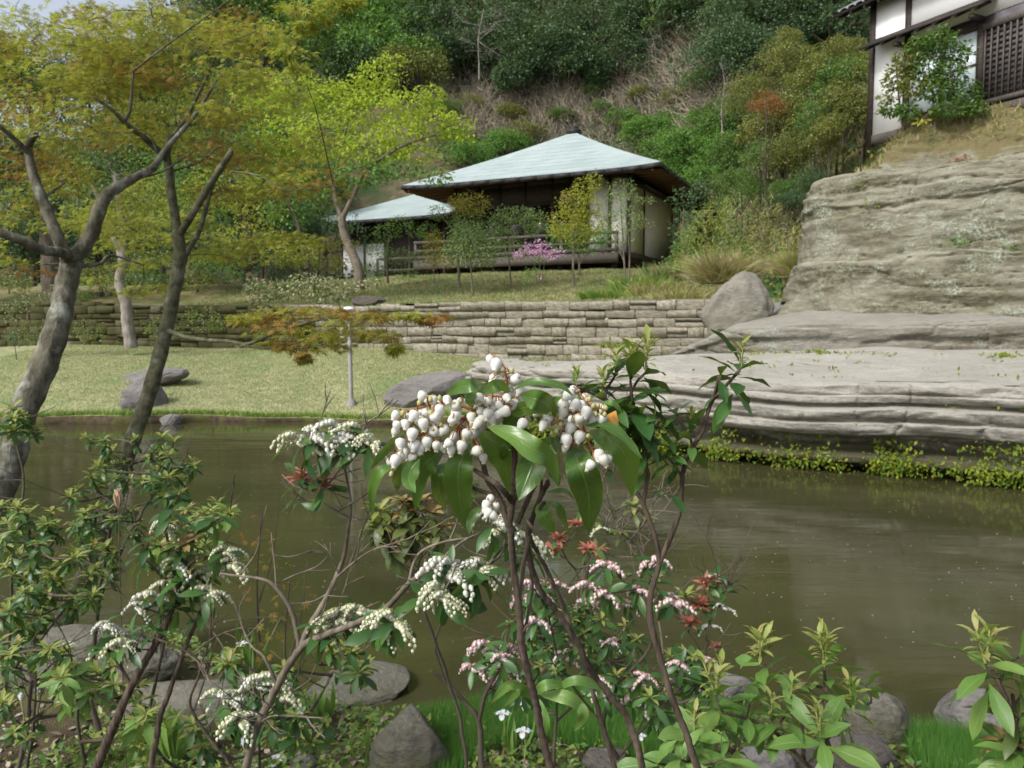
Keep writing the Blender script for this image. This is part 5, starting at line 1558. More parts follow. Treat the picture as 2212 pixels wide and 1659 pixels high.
mapleA = [
    ([(-260, 1500, 4.0), (-60, 1180, 4.1), (15, 1010, 4.2), (45, 900, 4.3), (95, 790, 4.4), (128, 690, 4.5), (142, 620, 4.6), (158, 560, 4.6)], 0.0874, 0.0570),
    ([(158, 560, 4.6), (195, 510, 4.6), (225, 430, 4.6), (270, 395, 4.7), (330, 365, 4.8)], 0.0471, 0.0228),
    ([(150, 575, 4.6), (128, 520, 4.5), (95, 440, 4.5), (70, 370, 4.5), (62, 320, 4.5), (75, 290, 4.4)], 0.0380, 0.0167),
    ([(160, 560, 4.6), (130, 545, 4.4), (90, 540, 4.2), (50, 520, 4.1), (-40, 490, 4.0)], 0.0304, 0.0228),
    ([(165, 575, 4.6), (215, 570, 4.7), (240, 552, 4.8), (310, 572, 4.9)], 0.0137, 0.0046),
    ([(62, 330, 4.5), (20, 290, 4.4), (-30, 250, 4.3)], 0.0167, 0.0091), ([(330, 365, 4.8), (360, 320, 4.9), (420, 250, 5.0), (470, 170, 5.2)], 0.0213, 0.0076),
    ([(290, 385, 4.75), (350, 370, 4.9), (430, 320, 5.1)], 0.0091, 0.0038), ([(90, 430, 4.5), (140, 395, 4.6)], 0.0091, 0.0046)]
clA = []
rr = np.random.default_rng(5)


def zone(x0, x1, y0, y1, n, Y0, Y1, hw, hh, m=None, out=None, lim=None):
    for _ in range(n):
        x, y = rr.uniform(x0, x1), rr.uniform(y0, y1)
        if lim and not lim(x, y): continue
        out.append((x, y, rr.uniform(Y0, Y1), rr.uniform(*hw), rr.uniform(*hh), m if m is not None else int(rr.choice([0, 0, 1, 0, 1, 1, 2]))))


zone(-60, 240, 30, 110, 10, 4.5, 6.1, (50, 90), (16, 30), None, clA)
zone(60, 330, 330, 520, 10, 5.5, 7.1, (50, 90), (16, 30), 1, clA)
zone(-60, 260, 85, 300, 34, 4.3, 5.9, (55, 95), (20, 38), None, clA)
zone(-60, 170, 320, 500, 16, 4.5, 5.9, (50, 90), (18, 34), None, clA)
zone(-40, 330, 60, 130, 6, 4.8, 6.1, (40, 70), (9, 16), 0, clA)
zone(-50, 90, 520, 600, 5, 4.8, 5.7, (30, 60), (8, 14), None, clA)
zone(190, 420, 560, 640, 7, 5.1, 6.3, (34, 60), (8, 14), 1, clA)
tA = clump_plant('maple_tree', 'big maple at the left edge with a thick leaning trunk and olive and rust leaves', 'tree', mapleA, clA, ['maple_mix', 'maple_gold', 'maple_red'], .062, 3.3, T_MAPLE, 'bark_maple', seed=51, up=.9, droop=.25, r_twig=.0035, split=290, radial=.55)
mapleB = [
    ([(60, 1500, 4.3), (118, 1380, 4.4), (190, 1230, 4.5), (245, 1080, 4.6), (283, 960, 4.7), (322, 850, 4.8), (352, 740, 4.9), (372, 650, 4.95), (388, 560, 5.0), (384, 500, 5.0)], 0.0544, 0.0371),
    ([(384, 500, 5.0), (372, 430, 5.0), (366, 370, 5.0), (360, 330, 5.0), (372, 290, 5.0)], 0.0294, 0.0218),
    ([(386, 510, 5.0), (420, 455, 4.9), (450, 405, 4.85), (485, 350, 4.8), (500, 328, 4.8)], 0.0243, 0.0192),
    ([(392, 590, 5.0), (402, 550, 5.1), (430, 500, 5.2), (450, 430, 5.3), (465, 380, 5.4)], 0.0192, 0.0128),
    ([(362, 345, 5.0), (320, 305, 4.9), (270, 265, 4.8), (245, 240, 4.75), (205, 210, 4.7)], 0.0218, 0.0077),
    ([(268, 262, 4.8), (280, 240, 4.8), (285, 190, 4.8), (290, 140, 4.8)], 0.0128, 0.0051), ([(286, 155, 4.8), (350, 105, 4.7), (440, 40, 4.6), (540, -30, 4.5)], 0.0064, 0.0038),
    ([(368, 300, 5.0), (400, 260, 5.0), (430, 200, 5.0), (455, 150, 5.0), (470, 100, 5.0)], 0.0154, 0.0051),
    ([(366, 715, 4.85), (400, 728, 4.7), (450, 735, 4.55), (500, 738, 4.4), (540, 748, 4.3), (620, 755, 4.2), (690, 745, 4.1)], 0.016, 0.004),
    ([(520, 748, 4.35), (560, 735, 4.25), (610, 712, 4.15), (700, 690, 4.05), (840, 672, 3.95)], 0.011, 0.003),
    ([(500, 370, 4.8), (560, 380, 4.7), (620, 410, 4.6), (720, 400, 4.5)], 0.0064, 0.0019), ([(372, 370, 5.0), (430, 350, 5.0), (470, 320, 5.0), (530, 300, 4.9)], 0.0077, 0.0026), ([(360, 350, 5.0), (340, 330, 4.9), (322, 290, 4.9), (300, 300, 4.9)], 0.0077, 0.0038)]
clB = []
zone(200, 560, 20, 200, 36, 4.8, 6.1, (55, 90), (20, 38), None, clB)
zone(450, 640, 60, 250, 14, 4.8, 5.9, (46, 70), (16, 30), 1, clB)
zone(180, 520, 200, 330, 22, 4.8, 6.3, (50, 90), (18, 34), None, clB)
zone(440, 740, 290, 420, 26, 4.8, 6.1, (50, 84), (14, 26), None, clB, lambda x, y: y > 280 + (x - 440) * .08)
zone(180, 460, 420, 560, 10, 6.1, 7.7, (50, 90), (14, 28), 1, clB)
zone(420, 660, 480, 530, 8, 5.1, 6.3, (40, 60), (8, 12), 1, clB)
zone(430, 720, 520, 590, 10, 5.0, 6.3, (44, 76), (12, 20), None, clB)
for q in [(560, 690, 4.2, 50, 10), (620, 680, 4.1, 60, 10), (690, 675, 4.1, 60, 9), (760, 680, 4.0, 60, 9), (820, 690, 4.0, 44, 8), (880, 682, 3.95, 36, 6), (600, 720, 4.2, 60, 9), (680, 715, 4.1, 60, 9), (750, 715, 4.0, 50, 9), (820, 725, 4.0, 34, 9), (640, 745, 4.15, 50, 8), (700, 745, 4.1, 44, 8), (580, 745, 4.3, 40, 6),
          (530, 700, 4.3, 30, 7), (855, 755, 4.0, 18, 9), (655, 775, 4.15, 14, 6), (930, 690, 3.9, 30, 4)]:
    clB += [(q[0] + rr.normal() * 12, q[1] + rr.normal() * 8, q[2] + rr.normal() * .12, q[3] * 1.1, q[4] * 1.15, int(rr.choice([0, 0, 2, 2, 1]))) for _ in range(2)]
for q in [(640, 20, 3.4, 40, 10), (690, 35, 3.4, 34, 12), (720, 10, 3.4, 40, 10), (660, 60, 3.4, 22, 10), (760, 8, 3.4, 24, 6), (620, 110, 3.9, 34, 12), (640, 150, 4.0, 26, 12)]:
    clB.append((*q, 1))
tB = clump_plant('maple_tree', 'slimmer maple with a forked dark stem and a low side branch reaching right', 'tree', mapleB, clB, ['maple_mix', 'maple_gold', 'maple_red'], .062, 3.3, T_MAPLE, 'bark_green', seed=52, up=.9, droop=.25, r_twig=.0035, split=290, radial=.55)

# ------------------------------------------------------------------ pieris and other shrubs close by
LM = {}


def lmesh(mat, hi=False):
    if (mat, hi) not in LM:
        LM[(mat, hi)] = [mesh_np('leaf', *(lambda V, F, uv: (V, F, [M[mat]], None, uv, True))(*lance(nl=9 if hi else 5, nw=2 if hi else 1, width=wd, droop=dr, wave=wv, fold=.22, seed=sd, peak=pk)))
                         for wd, dr, wv, sd, pk in ((.30, .22, .12, 1, .55), (.33, .45, .16, 2, .5), (.27, .62, .1, 3, .58), (.36, .35, .14, 4, .6))]
    return LM[(mat, hi)]


def shoot_mesh(mat, seed, up=True):
    """a tuft of young leaves on a short stalk, length 1"""
    r = np.random.default_rng(seed)
    b = Bag()
    b.tube([(0, 0, 0), (.01, .01, .3), (.02, 0, .62)], [.022, .018, .012], 5, 1)
    V, F, uv = lance(nl=4, nw=1, width=.26, droop=.5, fold=.3)
    for k in range(11):
        z = .12 + .045 * k
        a = k * 2.4 + seed
        e = .35 + .09 * k
        d = A(math.cos(a) * math.cos(e), math.sin(a) * math.cos(e), math.sin(e))
        b.inst((V, F), A([0, 0, z]), frames(d[None], A(0, 0, 1) + d * .1), (.30 if k < 5 else .42) * r.uniform(.8, 1.15), 0)
    return b.mesh('new_shoot', [M[mat], M['rachis_green']], True)


def flat_tuft_mesh(mat, seed, n=10):
    r = np.random.default_rng(seed)
    b = Bag()
    V, F, uv = lance(nl=3, nw=1, width=.3, droop=.4, fold=.3)
    for k in range(n):
        a, e = k * 2.4, r.uniform(.2, 1.1)
        d = A(math.cos(a) * math.cos(e), math.sin(a) * math.cos(e), math.sin(e))
        b.inst((V, F), A([0, 0, 0]), frames(d[None], A(0, 0, 1)), r.uniform(.6, 1.0), 0)
    return b.mesh('new_shoot', [M[mat]], True)


def raceme_mesh(pet, cal, rac, seed, nb=16, bl=.12):
    """arching stalk with hanging bells, length 1 along +Y"""
    r = np.random.default_rng(seed)
    b = Bag()
    t = np.linspace(0, 1, 9)
    C = np.stack([.08 * np.sin(t * 3 + seed), t * .80 - .12 * t ** 2, .10 * np.sin(t * 2.6) - .62 * t ** 1.8], -1)
    b.tube(C, np.linspace(.014, .006, 9), 4, 2)
    for k in range(nb):
        u = .10 + .88 * k / (nb - 1)
        c = np.array([np.interp(u, t, C[:, i]) for i in range(3)])
        side = (-1) ** k * .085 + r.normal() * .035
        top = c + A(side, r.normal() * .02, -.035)
        b.tube([c, (c + top) / 2 + A(0, 0, .012), top], .006, 3, 2)
        s = bl * (1.12 - .45 * u) * r.uniform(.85, 1.15)
        Rm = np.array(Matrix.Rotation(r.normal() * .25, 3, 'X') @ Matrix.Rotation(side * 4 + r.normal() * .2, 3, 'Y'))
        b.grid(BELL_LO * s @ Rm.T + top, 0, True)
        V = A([.5, 0, 0], [-.25, .43, 0], [-.25, -.43, 0], [0, 0, .25]) * s * .42
        b.add(V + top, [(0, 1, 3), (1, 2, 3), (2, 0, 3)], 1)
    return b.mesh('flower_cluster', [M[pet], M[cal], M[rac]], True)


RAC = {'white': [raceme_mesh('petal_white', 'calyx_green', 'rachis_green', s, 13, .175) for s in range(3)],
       'cream': [raceme_mesh('petal_cream', 'calyx_green', 'rachis_green', s + 5, 15, .165) for s in range(3)],
       'pink': [raceme_mesh('petal_pink', 'calyx_pink', 'rachis_red', s + 9, 10, .22) for s in range(3)]}
SHO = {'young': [shoot_mesh('leaf_young', s) for s in range(3)], 'orange': [flat_tuft_mesh('leaf_orange', s) for s in range(2)], 'red': [flat_tuft_mesh('leaf_red', s + 3, 14) for s in range(2)],
       'pale': [flat_tuft_mesh('leaf_young', s + 8, 9) for s in range(2)]}


def up_rot(yaw, tilt=0.0, tdir=0.0):
    return np.array(Matrix.Rotation(tdir, 3, 'Z') @ Matrix.Rotation(tilt, 3, 'X') @ Matrix.Rotation(yaw - tdir, 3, 'Z'))


def shrub(name, label, stems, tips, root, leaf='leaf_pieris', hi=False, L=.05, nleaf=8, bark='bark_pieris', seed=0, group=None, cat='shrub', r_twig=.0012, leafy=1.0, sl=.05, rl=.06, bare=0, k0=6):
    """stems: (points, r0, r1); tips: dict(p=(x, y, Y), n leaves, L, fl=(kind, count), sh=(kind, count), ax=axis)"""
    r = np.random.default_rng(seed + 500)
    T = thing(name, label, cat, root, 0, group)
    root = np.asarray(root, float)
    sb, sp = Bag(), []
    for i, (pts, r0, r1) in enumerate(stems):
        q = [U(*p) for p in pts]
        c = curve(q, 7 * len(q))
        if i == 0 or pts[0][1] > 1640:
            rt = root + A(r.normal() * .04, r.normal() * .04, -.03)
            dn = q[0] - norm(c[1] - c[0]) * np.linalg.norm(q[0] - rt) * .4
            tt = np.linspace(0, 1, 12)[:-1, None]
            c = np.concatenate([(1 - tt) ** 2 * rt + 2 * tt * (1 - tt) * dn + tt ** 2 * q[0], c])
        c = c + fbm(c * 14 / max(.4, c[-1][1]), seed, 2)[:, None] * A(1, 0, .3) * .004 * c[-1][1]
        sb.tube(c, np.linspace(r0, r1, len(c)) * (1 + .10 * np.sin(np.arange(len(c)) * 2.3)), k0)
        sp.append(c)
    sp = np.concatenate(sp)
    budget = 298
    extra = Bag()
    em = list({leaf})
    for ti, t in enumerate(tips):
        p = U(*t['p'])
        dd = np.linalg.norm(sp - p, axis=1) + 1.2 * np.maximum(0, sp[:, 2] - p[2] + .02)
        s = sp[np.argmin(dd)]
        gap = np.linalg.norm(p - s)
        if gap > .004:
            mid = (s * .5 + p * .5) + A(*(r.normal(size=3) * gap * .08)) - A(0, 0, gap * .06)
            c = curve([s, mid, p], 9)
            rb = r_twig * (1 + min(2.2, gap / .10))
            sb.tube(c, np.linspace(rb, r_twig, 9), 5)
            ax = norm(norm(c[-1] - c[-3]) + A(0, 0, .8))
            sp = np.concatenate([sp, c[3:-1]])
        else:
            ax = A(0, 0, 1)
        if 'ax' in t: ax = norm(A(*t['ax']))
        n = t.get('n', nleaf)
        LL = t.get('L', L)
        ref = norm(np.cross(ax, A(.3, .8, .1)))
        ref2 = np.cross(ax, ref)
        for k in range(n):
            a = k * 2.4 + r.normal() * .2 + ti
            el = math.radians(t.get('e0', 48) - t.get('de', 75) * k / max(n - 1, 1)) + r.normal() * .12
            rad = ref * math.cos(a) + ref2 * math.sin(a)
            d = ax * math.sin(el) + rad * math.cos(el)
            pos = p - ax * LL * .06 * k
            ls_ = LL * r.uniform(.72, 1.12)
            R = frames(d, ax + r.normal(size=3) * .15)
            if budget > 0:
                me = lmesh(t.get('leaf', leaf), hi)[r.integers(0, 4)]
                ob('leaf', me, T, pos - root, R, ls_)
                budget -= 1
            else:
                V, F, _ = lance(nl=4, nw=1, width=.32, droop=.4)
                extra.inst((V, F), pos[None], R[None], ls_)
        for kind, cnt in ([t['fl']] if 'fl' in t else []):
            for k in range(cnt):
                yaw = t.get('yaw', 0) + (k - (cnt - 1) / 2) * t.get('spread', 5.2 / max(cnt, 1)) + r.normal() * .2
                sc = t.get('rl', rl) * r.uniform(.6, 1.1)
                Rm = np.array(Matrix.Rotation(yaw, 3, 'Z') @ Matrix.Rotation(r.uniform(-.1, .45), 3, 'X'))
                ob('flower_cluster', RAC[kind][r.integers(0, 3)], T, p - root + A(0, 0, .003 * k), Rm, sc)
        for kind, cnt in ([t['sh']] if 'sh' in t else []):
            for k in range(cnt):
                m = SHO[kind][r.integers(0, len(SHO[kind]))]
                ob('new_shoot', m, T, p - root, up_rot(r.uniform(0, 6.28), r.uniform(.05, .38) if cnt > 1 else r.uniform(0, .15), k * 6.28 / cnt + r.uniform(-.5, .5)), t.get('sl', sl) * r.uniform(.8, 1.2))
    for k in range(bare):      # leafless side twigs
        s = sp[r.integers(len(sp) // 6, len(sp))]
        d = norm(r.normal(size=3) * A(1, .5, .4) + A(0, 0, .7))
        l = r.uniform(.04, .13) * s[1] / 1.3
        c = curve([s, s + d * l * .5 + r.normal(size=3) * l * .08, s + d * l + A(0, 0, l * .15)], 6)
        sb.tube(c, np.linspace(r_twig * 1.5, r_twig * .6, 6), 4)
        for q in range(2):
            e = c[r.integers(2, 5)]
            d3 = norm(d + r.normal(size=3) * .6)
            sb.tube(curve([e, e + d3 * l * .25 + r.normal(size=3) * l * .03, e + d3 * l * .5], 5), np.linspace(r_twig, r_twig * .5, 5), 4)
    ob('stem', sb.mesh('stem', M[bark], True, root), T)
    if extra.n:
        o = ob('foliage', extra.mesh('foliage', M[leaf], True, root), T)
        o['kind'] = 'stuff'
    return T


def gz(x, y): return float(bank_z(np.array([x]), np.array([y]))[0])


def root_at(x, y): return A(x, y, gz(x, y))


# ---- the main flowering head, each leaf and bell placed
YM = .45
root = root_at(.06, .62)
MT = thing('pieris_shrub', 'closest flowering pieris with big white bells and broad drooping leaves, centre', 'shrub', root)


def Q(cx, cy, dy=0.0):
    return U(*px(cx, cy), YM + dy)


sb = Bag()
big = [([(1190, 1659, .47), (1165, 1560, .465), (1148, 1480, .46), (1130, 1400, .455), (1118, 1300, .45), (1106, 1200, .45), (1102, 1140, .45), (1108, 1080, .45)], .0026, .0019),
       ([(1108, 1150, .45), (1078, 1080, .45), (1055, 1040, .45), (1042, 1000, .45), (1030, 960, .45)], .0020, .0014),
       ([(1108, 1085, .45), (1078, 1050, .44), (1050, 1030, .44), (1025, 1015, .44)], .0018, .0012),
       ([(1062, 1070, .45), (1026, 1054, .46), (965, 1025, .46), (940, 1005, .46)], .0013, .0009),
       ([(1110, 1080, .45), (1112, 1030, .45), (1113, 975, .45), (1100, 930, .45), (1080, 880, .45)], .0022, .0014),
       ([(1390, 1680, .50), (1372, 1600, .50), (1340, 1530, .50), (1290, 1470, .495), (1240, 1380, .49), (1200, 1320, .485), (1160, 1260, .48), (1142, 1200, .475), (1140, 1150, .47), (1160, 1090, .47), (1183, 1040, .47)], .0025, .0015),
       ([(1330, 1659, .54), (1300, 1560, .54), (1270, 1450, .54), (1225, 1330, .54), (1190, 1250, .53), (1160, 1190, .52), (1145, 1150, .5)], .0020, .0014),
       ([(1118, 1130, .46), (1145, 1070, .46), (1170, 1020, .46), (1200, 960, .46), (1230, 910, .46), (1255, 890, .46)], .0016, .0011),
       ([(1116, 1320, .452), (1135, 1200, .46), (1150, 1120, .47), (1165, 1070, .47), (1170, 1000, .47)], .0016, .0009),
       ([(1080, 1440, .455), (1040, 1540, .8), (1040, 1659, .9)][1:] and [(1127, 1400, .455), (1140, 1330, .457), (1152, 1270, .46), (1146, 1240, .46)], .0011, .0006)]
for i, (pts, r0, r1) in enumerate(big):
    q = [U(*p) for p in pts]
    c = curve(q, 12 * len(q))
    if pts[0][1] > 1650:
        rt, dn = root + A(.02 * i, .01 * i, -.03), q[0] - norm(c[1] - c[0]) * .6
        tt = np.linspace(0, 1, 14)[:-1, None]
        c = np.concatenate([(1 - tt) ** 2 * rt + 2 * tt * (1 - tt) * dn + tt ** 2 * q[0], c])
    c = c + (fbm(c * 70, 5, 2)[:, None] * .0007)
    sb.tube(c, np.linspace(r0, r1, len(c)) * (1 + .10 * np.sin(np.arange(len(c)) * 1.9) + .06 * np.sin(np.arange(len(c)) * .7)), 10)
for (x, y) in [(1135, 1040), (1098, 1120), (1112, 1230), (1165, 1100), (1175, 1060), (1128, 1365), (1150, 1140)]:
    p = U(x, y, .452)
    sb.tube([p, p + A(.003 * RNG.choice([-1, 1]), 0, .004)], [.0012, .0009], 6)
ob('stem', sb.mesh('stem', M['bark_pieris'], True, root), MT)


def hero_leaf(pts, wpx, dys=None, twist=0.0, mat='leaf_hero', parent=MT, org=root, Yc=YM, conv=px, wave=.19, seed=0, fold=.20, cup=.0):
    wpx = wpx * .86
    n, nw = 16, 4
    dys = dys or [0, -.012, -.004, .006][:len(pts)]
    C = curve([U(*conv(x, y), Yc + dy) for (x, y), dy in zip(pts, dys)], n + 1)
    T = norm(np.gradient(C, axis=0))
    view = norm(C - A(0, 0, CAMZ))
    S = norm(np.cross(T, view))
    Nn = np.cross(S, T)
    tw = np.linspace(twist, twist * .6, n + 1)[:, None] if np.ndim(twist) == 0 else np.interp(np.linspace(0, 1, n + 1), [0, .5, 1], twist)[:, None]
    S, Nn = S * np.cos(tw) + Nn * np.sin(tw), Nn * np.cos(tw) - S * np.sin(tw)
    if Nn[n // 2][2] < -.2: pass
    t = np.linspace(0, 1, n + 1)
    w = np.sin(np.pi * t ** .92) ** .85
    w = np.maximum(w, .04 * (1 - t)) * wpx * .2741 * Yc / FPX / 2 * (1 if conv is px else 3.648)
    u = np.linspace(-1, 1, 2 * nw + 1)
    Gd = C[:, None] + S[:, None] * (u[None, :, None] * w[:, None, None])
    h = fold * np.abs(u)[None] + wave * np.abs(u)[None] ** 2 * np.sin(t[:, None] * 15 + seed * 1.7 + u[None])
    Gd = Gd - Nn[:, None] * (h * w[:, None])[..., None]
    a, b = Gd.shape[:2]
    i, j = np.meshgrid(np.arange(a - 1), np.arange(b - 1), indexing='ij')
    F = np.stack([i * b + j, i * b + j + 1, (i + 1) * b + j + 1, (i + 1) * b + j], -1).reshape(-1, 4)
    uv = np.stack([np.broadcast_to((u[None] + 1) / 2, (a, b)), np.broadcast_to(t[:, None], (a, b))], -1).reshape(-1, 2)
    return ob('leaf', mesh_np('leaf', Gd.reshape(-1, 3) - org, F, [M[mat]], None, uv, True), parent)


LF = [
    ([(835, 845), (745, 1020), (745, 1250), (795, 1510)], 270, 0, 1), ([(900, 740), (1020, 860), (1110, 1000), (1140, 1235)], 250, .15, 2),
    ([(960, 700), (1180, 780), (1330, 890), (1450, 960), (1525, 1165)], 200, .3, 3), ([(1340, 860), (1330, 980), (1280, 1120), (1210, 1290)], 265, -.1, 4),
    ([(1615, 850), (1700, 1030), (1765, 1260), (1765, 1545)], 300, 0, 5), ([(1770, 735), (1960, 830), (2070, 980), (2110, 1265)], 270, .35, 6),
    ([(1740, 700), (1900, 700), (2050, 800), (2190, 965)], 110, .9, 7), ([(330, 775), (220, 830), (130, 930), (45, 1040)], 100, .8, 8),
    ([(250, 1000), (130, 1060), (65, 1180), (60, 1410)], 125, -.6, 9), ([(345, 985), (300, 1050), (265, 1120), (255, 1215)], 130, .2, 10),
    ([(620, 880), (520, 960), (430, 1080), (400, 1370)], 230, .5, 11), ([(430, 960), (370, 1040), (350, 1140), (400, 1230)], 150, .1, 12),
    ([(955, 380), (840, 385), (740, 400), (628, 470)], 125, -.3, 13), ([(1060, 345), (960, 400), (870, 470), (835, 575)], 120, .4, 14),
    ([(930, 450), (1000, 400), (1070, 385), (1150, 435)], 110, .1, 15), ([(1160, 425), (1280, 360), (1430, 360), (1550, 390), (1650, 470)], 85, .8, 16),
    ([(1515, 625), (1400, 560), (1250, 560), (1130, 620), (1095, 735)], 135, .5, 17), ([(1230, 470), (1340, 490), (1430, 530), (1515, 610)], 190, -.2, 18),
    ([(1860, 520), (1930, 515), (1980, 540), (2025, 595)], 60, .6, 19), ([(1430, 1290), (1400, 1370), (1440, 1460), (1500, 1550)], 150, .2, 20),
    ([(1440, 1300), (1510, 1330), (1560, 1420), (1605, 1525)], 95, .7, 21), ([(1430, 1225), (1500, 1215), (1590, 1215), (1650, 1285)], 55, .7, 22),
    ([(1545, 840), (1480, 850), (1420, 890), (1390, 960)], 170, .0, 23), ([(1500, 960), (1480, 1040), (1510, 1110), (1530, 1180)], 110, .2, 24),
    ([(660, 980), (590, 1080), (590, 1230), (640, 1370)], 150, -.3, 25), ([(900, 1150), (840, 1220), (800, 1290), (810, 1370)], 120, -.2, 26),
    ([(925, 1330), (870, 1390), (830, 1470), (820, 1560)], 90, -.1, 27), ([(1290, 700), (1230, 680), (1160, 740), (1110, 810)], 160, .2, 28),
    ([(1620, 560), (1560, 520), (1500, 500), (1460, 520)], 90, .3, 29), ([(640, 900), (560, 900), (500, 960), (520, 1120)], 140, .0, 30),
    ([(1340, 730), (1290, 740), (1240, 745), (1190, 760)], 70, .9, 31), ([(1950, 1080), (1930, 1060), (1940, 1120), (1950, 1170)], 60, .1, 32),
    ([(1180, 860), (1120, 860), (1100, 930), (1130, 980)], 110, .3, 33), ([(850, 560), (830, 500), (850, 430), (930, 385)], 90, .2, 34)]
for pts, w, tw, sd_ in LF:
    dys = np.interp(np.linspace(0, 1, len(pts)), [0, .4, 1], [0.004, -.010 + .012 * ((sd_ * 7) % 5 - 2) / 2, .004 + .01 * ((sd_ * 3) % 4 - 1.5)])
    hero_leaf(pts, w, [float(x) + (.02 if sd_ in (25, 26, 30, 20, 21, 22, 24) else -.024 if sd_ in (3, 12, 13, 15, 16, 17, 18, 34, 7) else 0) for x in dys], tw, seed=sd_)
# flower stalks
rach = [[(870, 580), (700, 525), (560, 530), (420, 560), (300, 600)], [(870, 610), (740, 650), (640, 690), (500, 740), (400, 790), (290, 830)], [(890, 590), (830, 620), (780, 660), (740, 700)], [(1110, 430), (1120, 360), (1110, 290), (1095, 230), (1065, 195)],
        [(1700, 620), (1650, 590), (1580, 600), (1520, 660), (1470, 700)], [(1700, 620), (1730, 560), (1790, 530), (1870, 570)], [(1700, 680), (1740, 750), (1760, 820), (1795, 900)], [(1260, 620), (1180, 500), (1080, 470), (980, 465), (880, 460)],
        [(1060, 1400), (1020, 1340), (1000, 1300), (985, 1270)]]
RC = [curve([Q(x, y, -.014) for x, y in p], 26) for p in rach]
allr = np.concatenate(RC)
rb = Bag()
for c in RC: rb.tube(c, np.linspace(.0010, .0005, len(c)), 6)
for a_, b_ in (((870, 590), (860, 830)), ((1110, 430), (1130, 700)), ((1700, 640), (1600, 900)), ((1260, 620), (1240, 760))):
    rb.tube(curve([Q(*a_, -.014), Q((a_[0] + b_[0]) / 2 + 20, (a_[1] + b_[1]) / 2, -.004), Q(*b_, 0)], 8), [.0011] * 8, 6)
bells = [(240, 620), (450, 470), (480, 600), (380, 625), (590, 580), (720, 545), (320, 690), (250, 700), (540, 500), (280, 845), (392, 860), (275, 945), (375, 960), (490, 835), (545, 745), (375, 770), (465, 690), (240, 980), (690, 660), (800, 770), (695, 785), (885, 685), (760, 865), (655, 840),
         (565, 860), (620, 735), (900, 490), (975, 510), (1060, 540), (1125, 485), (920, 590), (970, 610), (1000, 640), (1180, 530), (1050, 615), (935, 645), (1035, 220), (1185, 335), (1020, 330), (1225, 430), (1010, 370), (1570, 540), (1655, 535), (1600, 460), (1405, 700), (1240, 690), (1590, 815), (1690, 650),
         (1800, 640), (1740, 600), (1620, 720), (1865, 650), (1845, 935), (1775, 1015), (1885, 975), (1690, 790), (985, 1280), (955, 1330), (1030, 1340), (970, 1390), (1015, 1410), (560, 640), (650, 500), (440, 880), (340, 640), (850, 760), (1095, 590), (880, 900), (680, 900), (1700, 545), (1560, 600), (1440, 650), (720, 620), (840, 640), (1010, 560)]
BM = []
for k in range(4):
    b = Bag()
    Gd = BELL_HI.copy()
    Gd[..., :2] *= .90 + .03 * k; Gd[..., 2] *= 1 - .05 * (k % 2)
    b.grid(Gd, 0, True)
    for q in range(5):     # calyx lobes
        a_ = q * 1.2566
        b.add([(math.cos(a_ - .45) * .11, math.sin(a_ - .45) * .11, .02), (math.cos(a_ + .45) * .11, math.sin(a_ + .45) * .11, .02), (math.cos(a_) * .41, math.sin(a_) * .41, -.16), (0, 0, .14)], [(0, 1, 3), (0, 2, 1)], 1)
    for q in range(5):     # recurved mouth lobes
        a_ = q * 1.2566 + .3
        b.add([(math.cos(a_ - .5) * .24, math.sin(a_ - .5) * .195, -.985), (math.cos(a_ + .5) * .195, math.sin(a_ + .5) * .195, -.985), (math.cos(a_) * .27, math.sin(a_) * .27, -1.06)], [(0, 1, 2)], 1)
    BM.append(b.mesh('bell_flower', [M['petal_white'], M['calyx_tan']], True))
rb_ob = ob('flower_stalk', None or rb.mesh('flower_stalk', M['rachis_red'], True, root), MT)
pb = Bag()
extra_b = [(x + RNG.normal() * 40, y + RNG.normal() * 34, 1) for x, y in bells for _ in range(2) if RNG.random() < .62 and y < 1200]
for k, bb in enumerate([(x, y, 0) for x, y in bells] + extra_b):
    x, y, back = bb
    c = Q(x, y, -.020 + RNG.uniform(-.004, .004) + .012 * back)
    s = .0069 * RNG.uniform(.80, 1.14) * (1 if not back else .9)
    a1, a2 = RNG.normal() * .42, .18 + RNG.normal() * .38
    if (x, y) == (900, 490): a1, a2 = -1.2, 0
    Rm = np.array(Matrix.Rotation(a1, 3, 'X') @ Matrix.Rotation(a2, 3, 'Y') @ Matrix.Rotation(RNG.uniform(0, 6), 3, 'Z'))
    top = c + Rm @ A(0, 0, s * .5)
    ob('bell_flower', BM[k % 4], rb_ob, top - root, Rm, s)
    j = np.argmin(np.linalg.norm(allr - top - A(0, 0, .002), axis=1))
    pb.tube(curve([allr[j], (allr[j] + top) / 2 + A(0, 0, .0016), top], 5), [.00035] * 5, 5)
ob('pedicels', pb.mesh('pedicels', M['rachis_red'], True, root), rb_ob)['kind'] = 'stuff'
V, F = ico(1)
bud_me = mesh_np('flower_bud', V * A(.75, .75, 1), F, [M['bud']], None, None, True)
for x, y in [(1750, 495), (1800, 545), (1860, 590), (1900, 560), (1510, 740), (1450, 710), (1730, 575), (520, 490), (590, 480), (1780, 580), (1840, 540), (1820, 610), (1890, 610), (1160, 265), (760, 500), (820, 440), (520, 600), (300, 600), (430, 520), (1640, 650), (1700, 700), (1130, 480), (1470, 760), (1770, 490), (1720, 540), (210, 1080), (840, 690), (600, 690), (1460, 600), (1545, 690), (1760, 780), (860, 620), (1050, 265), (1090, 300)]:
    ob('flower_bud', bud_me, rb_ob, Q(x, y, -.021) - root, np.eye(3), .0019 * RNG.uniform(.8, 1.2))
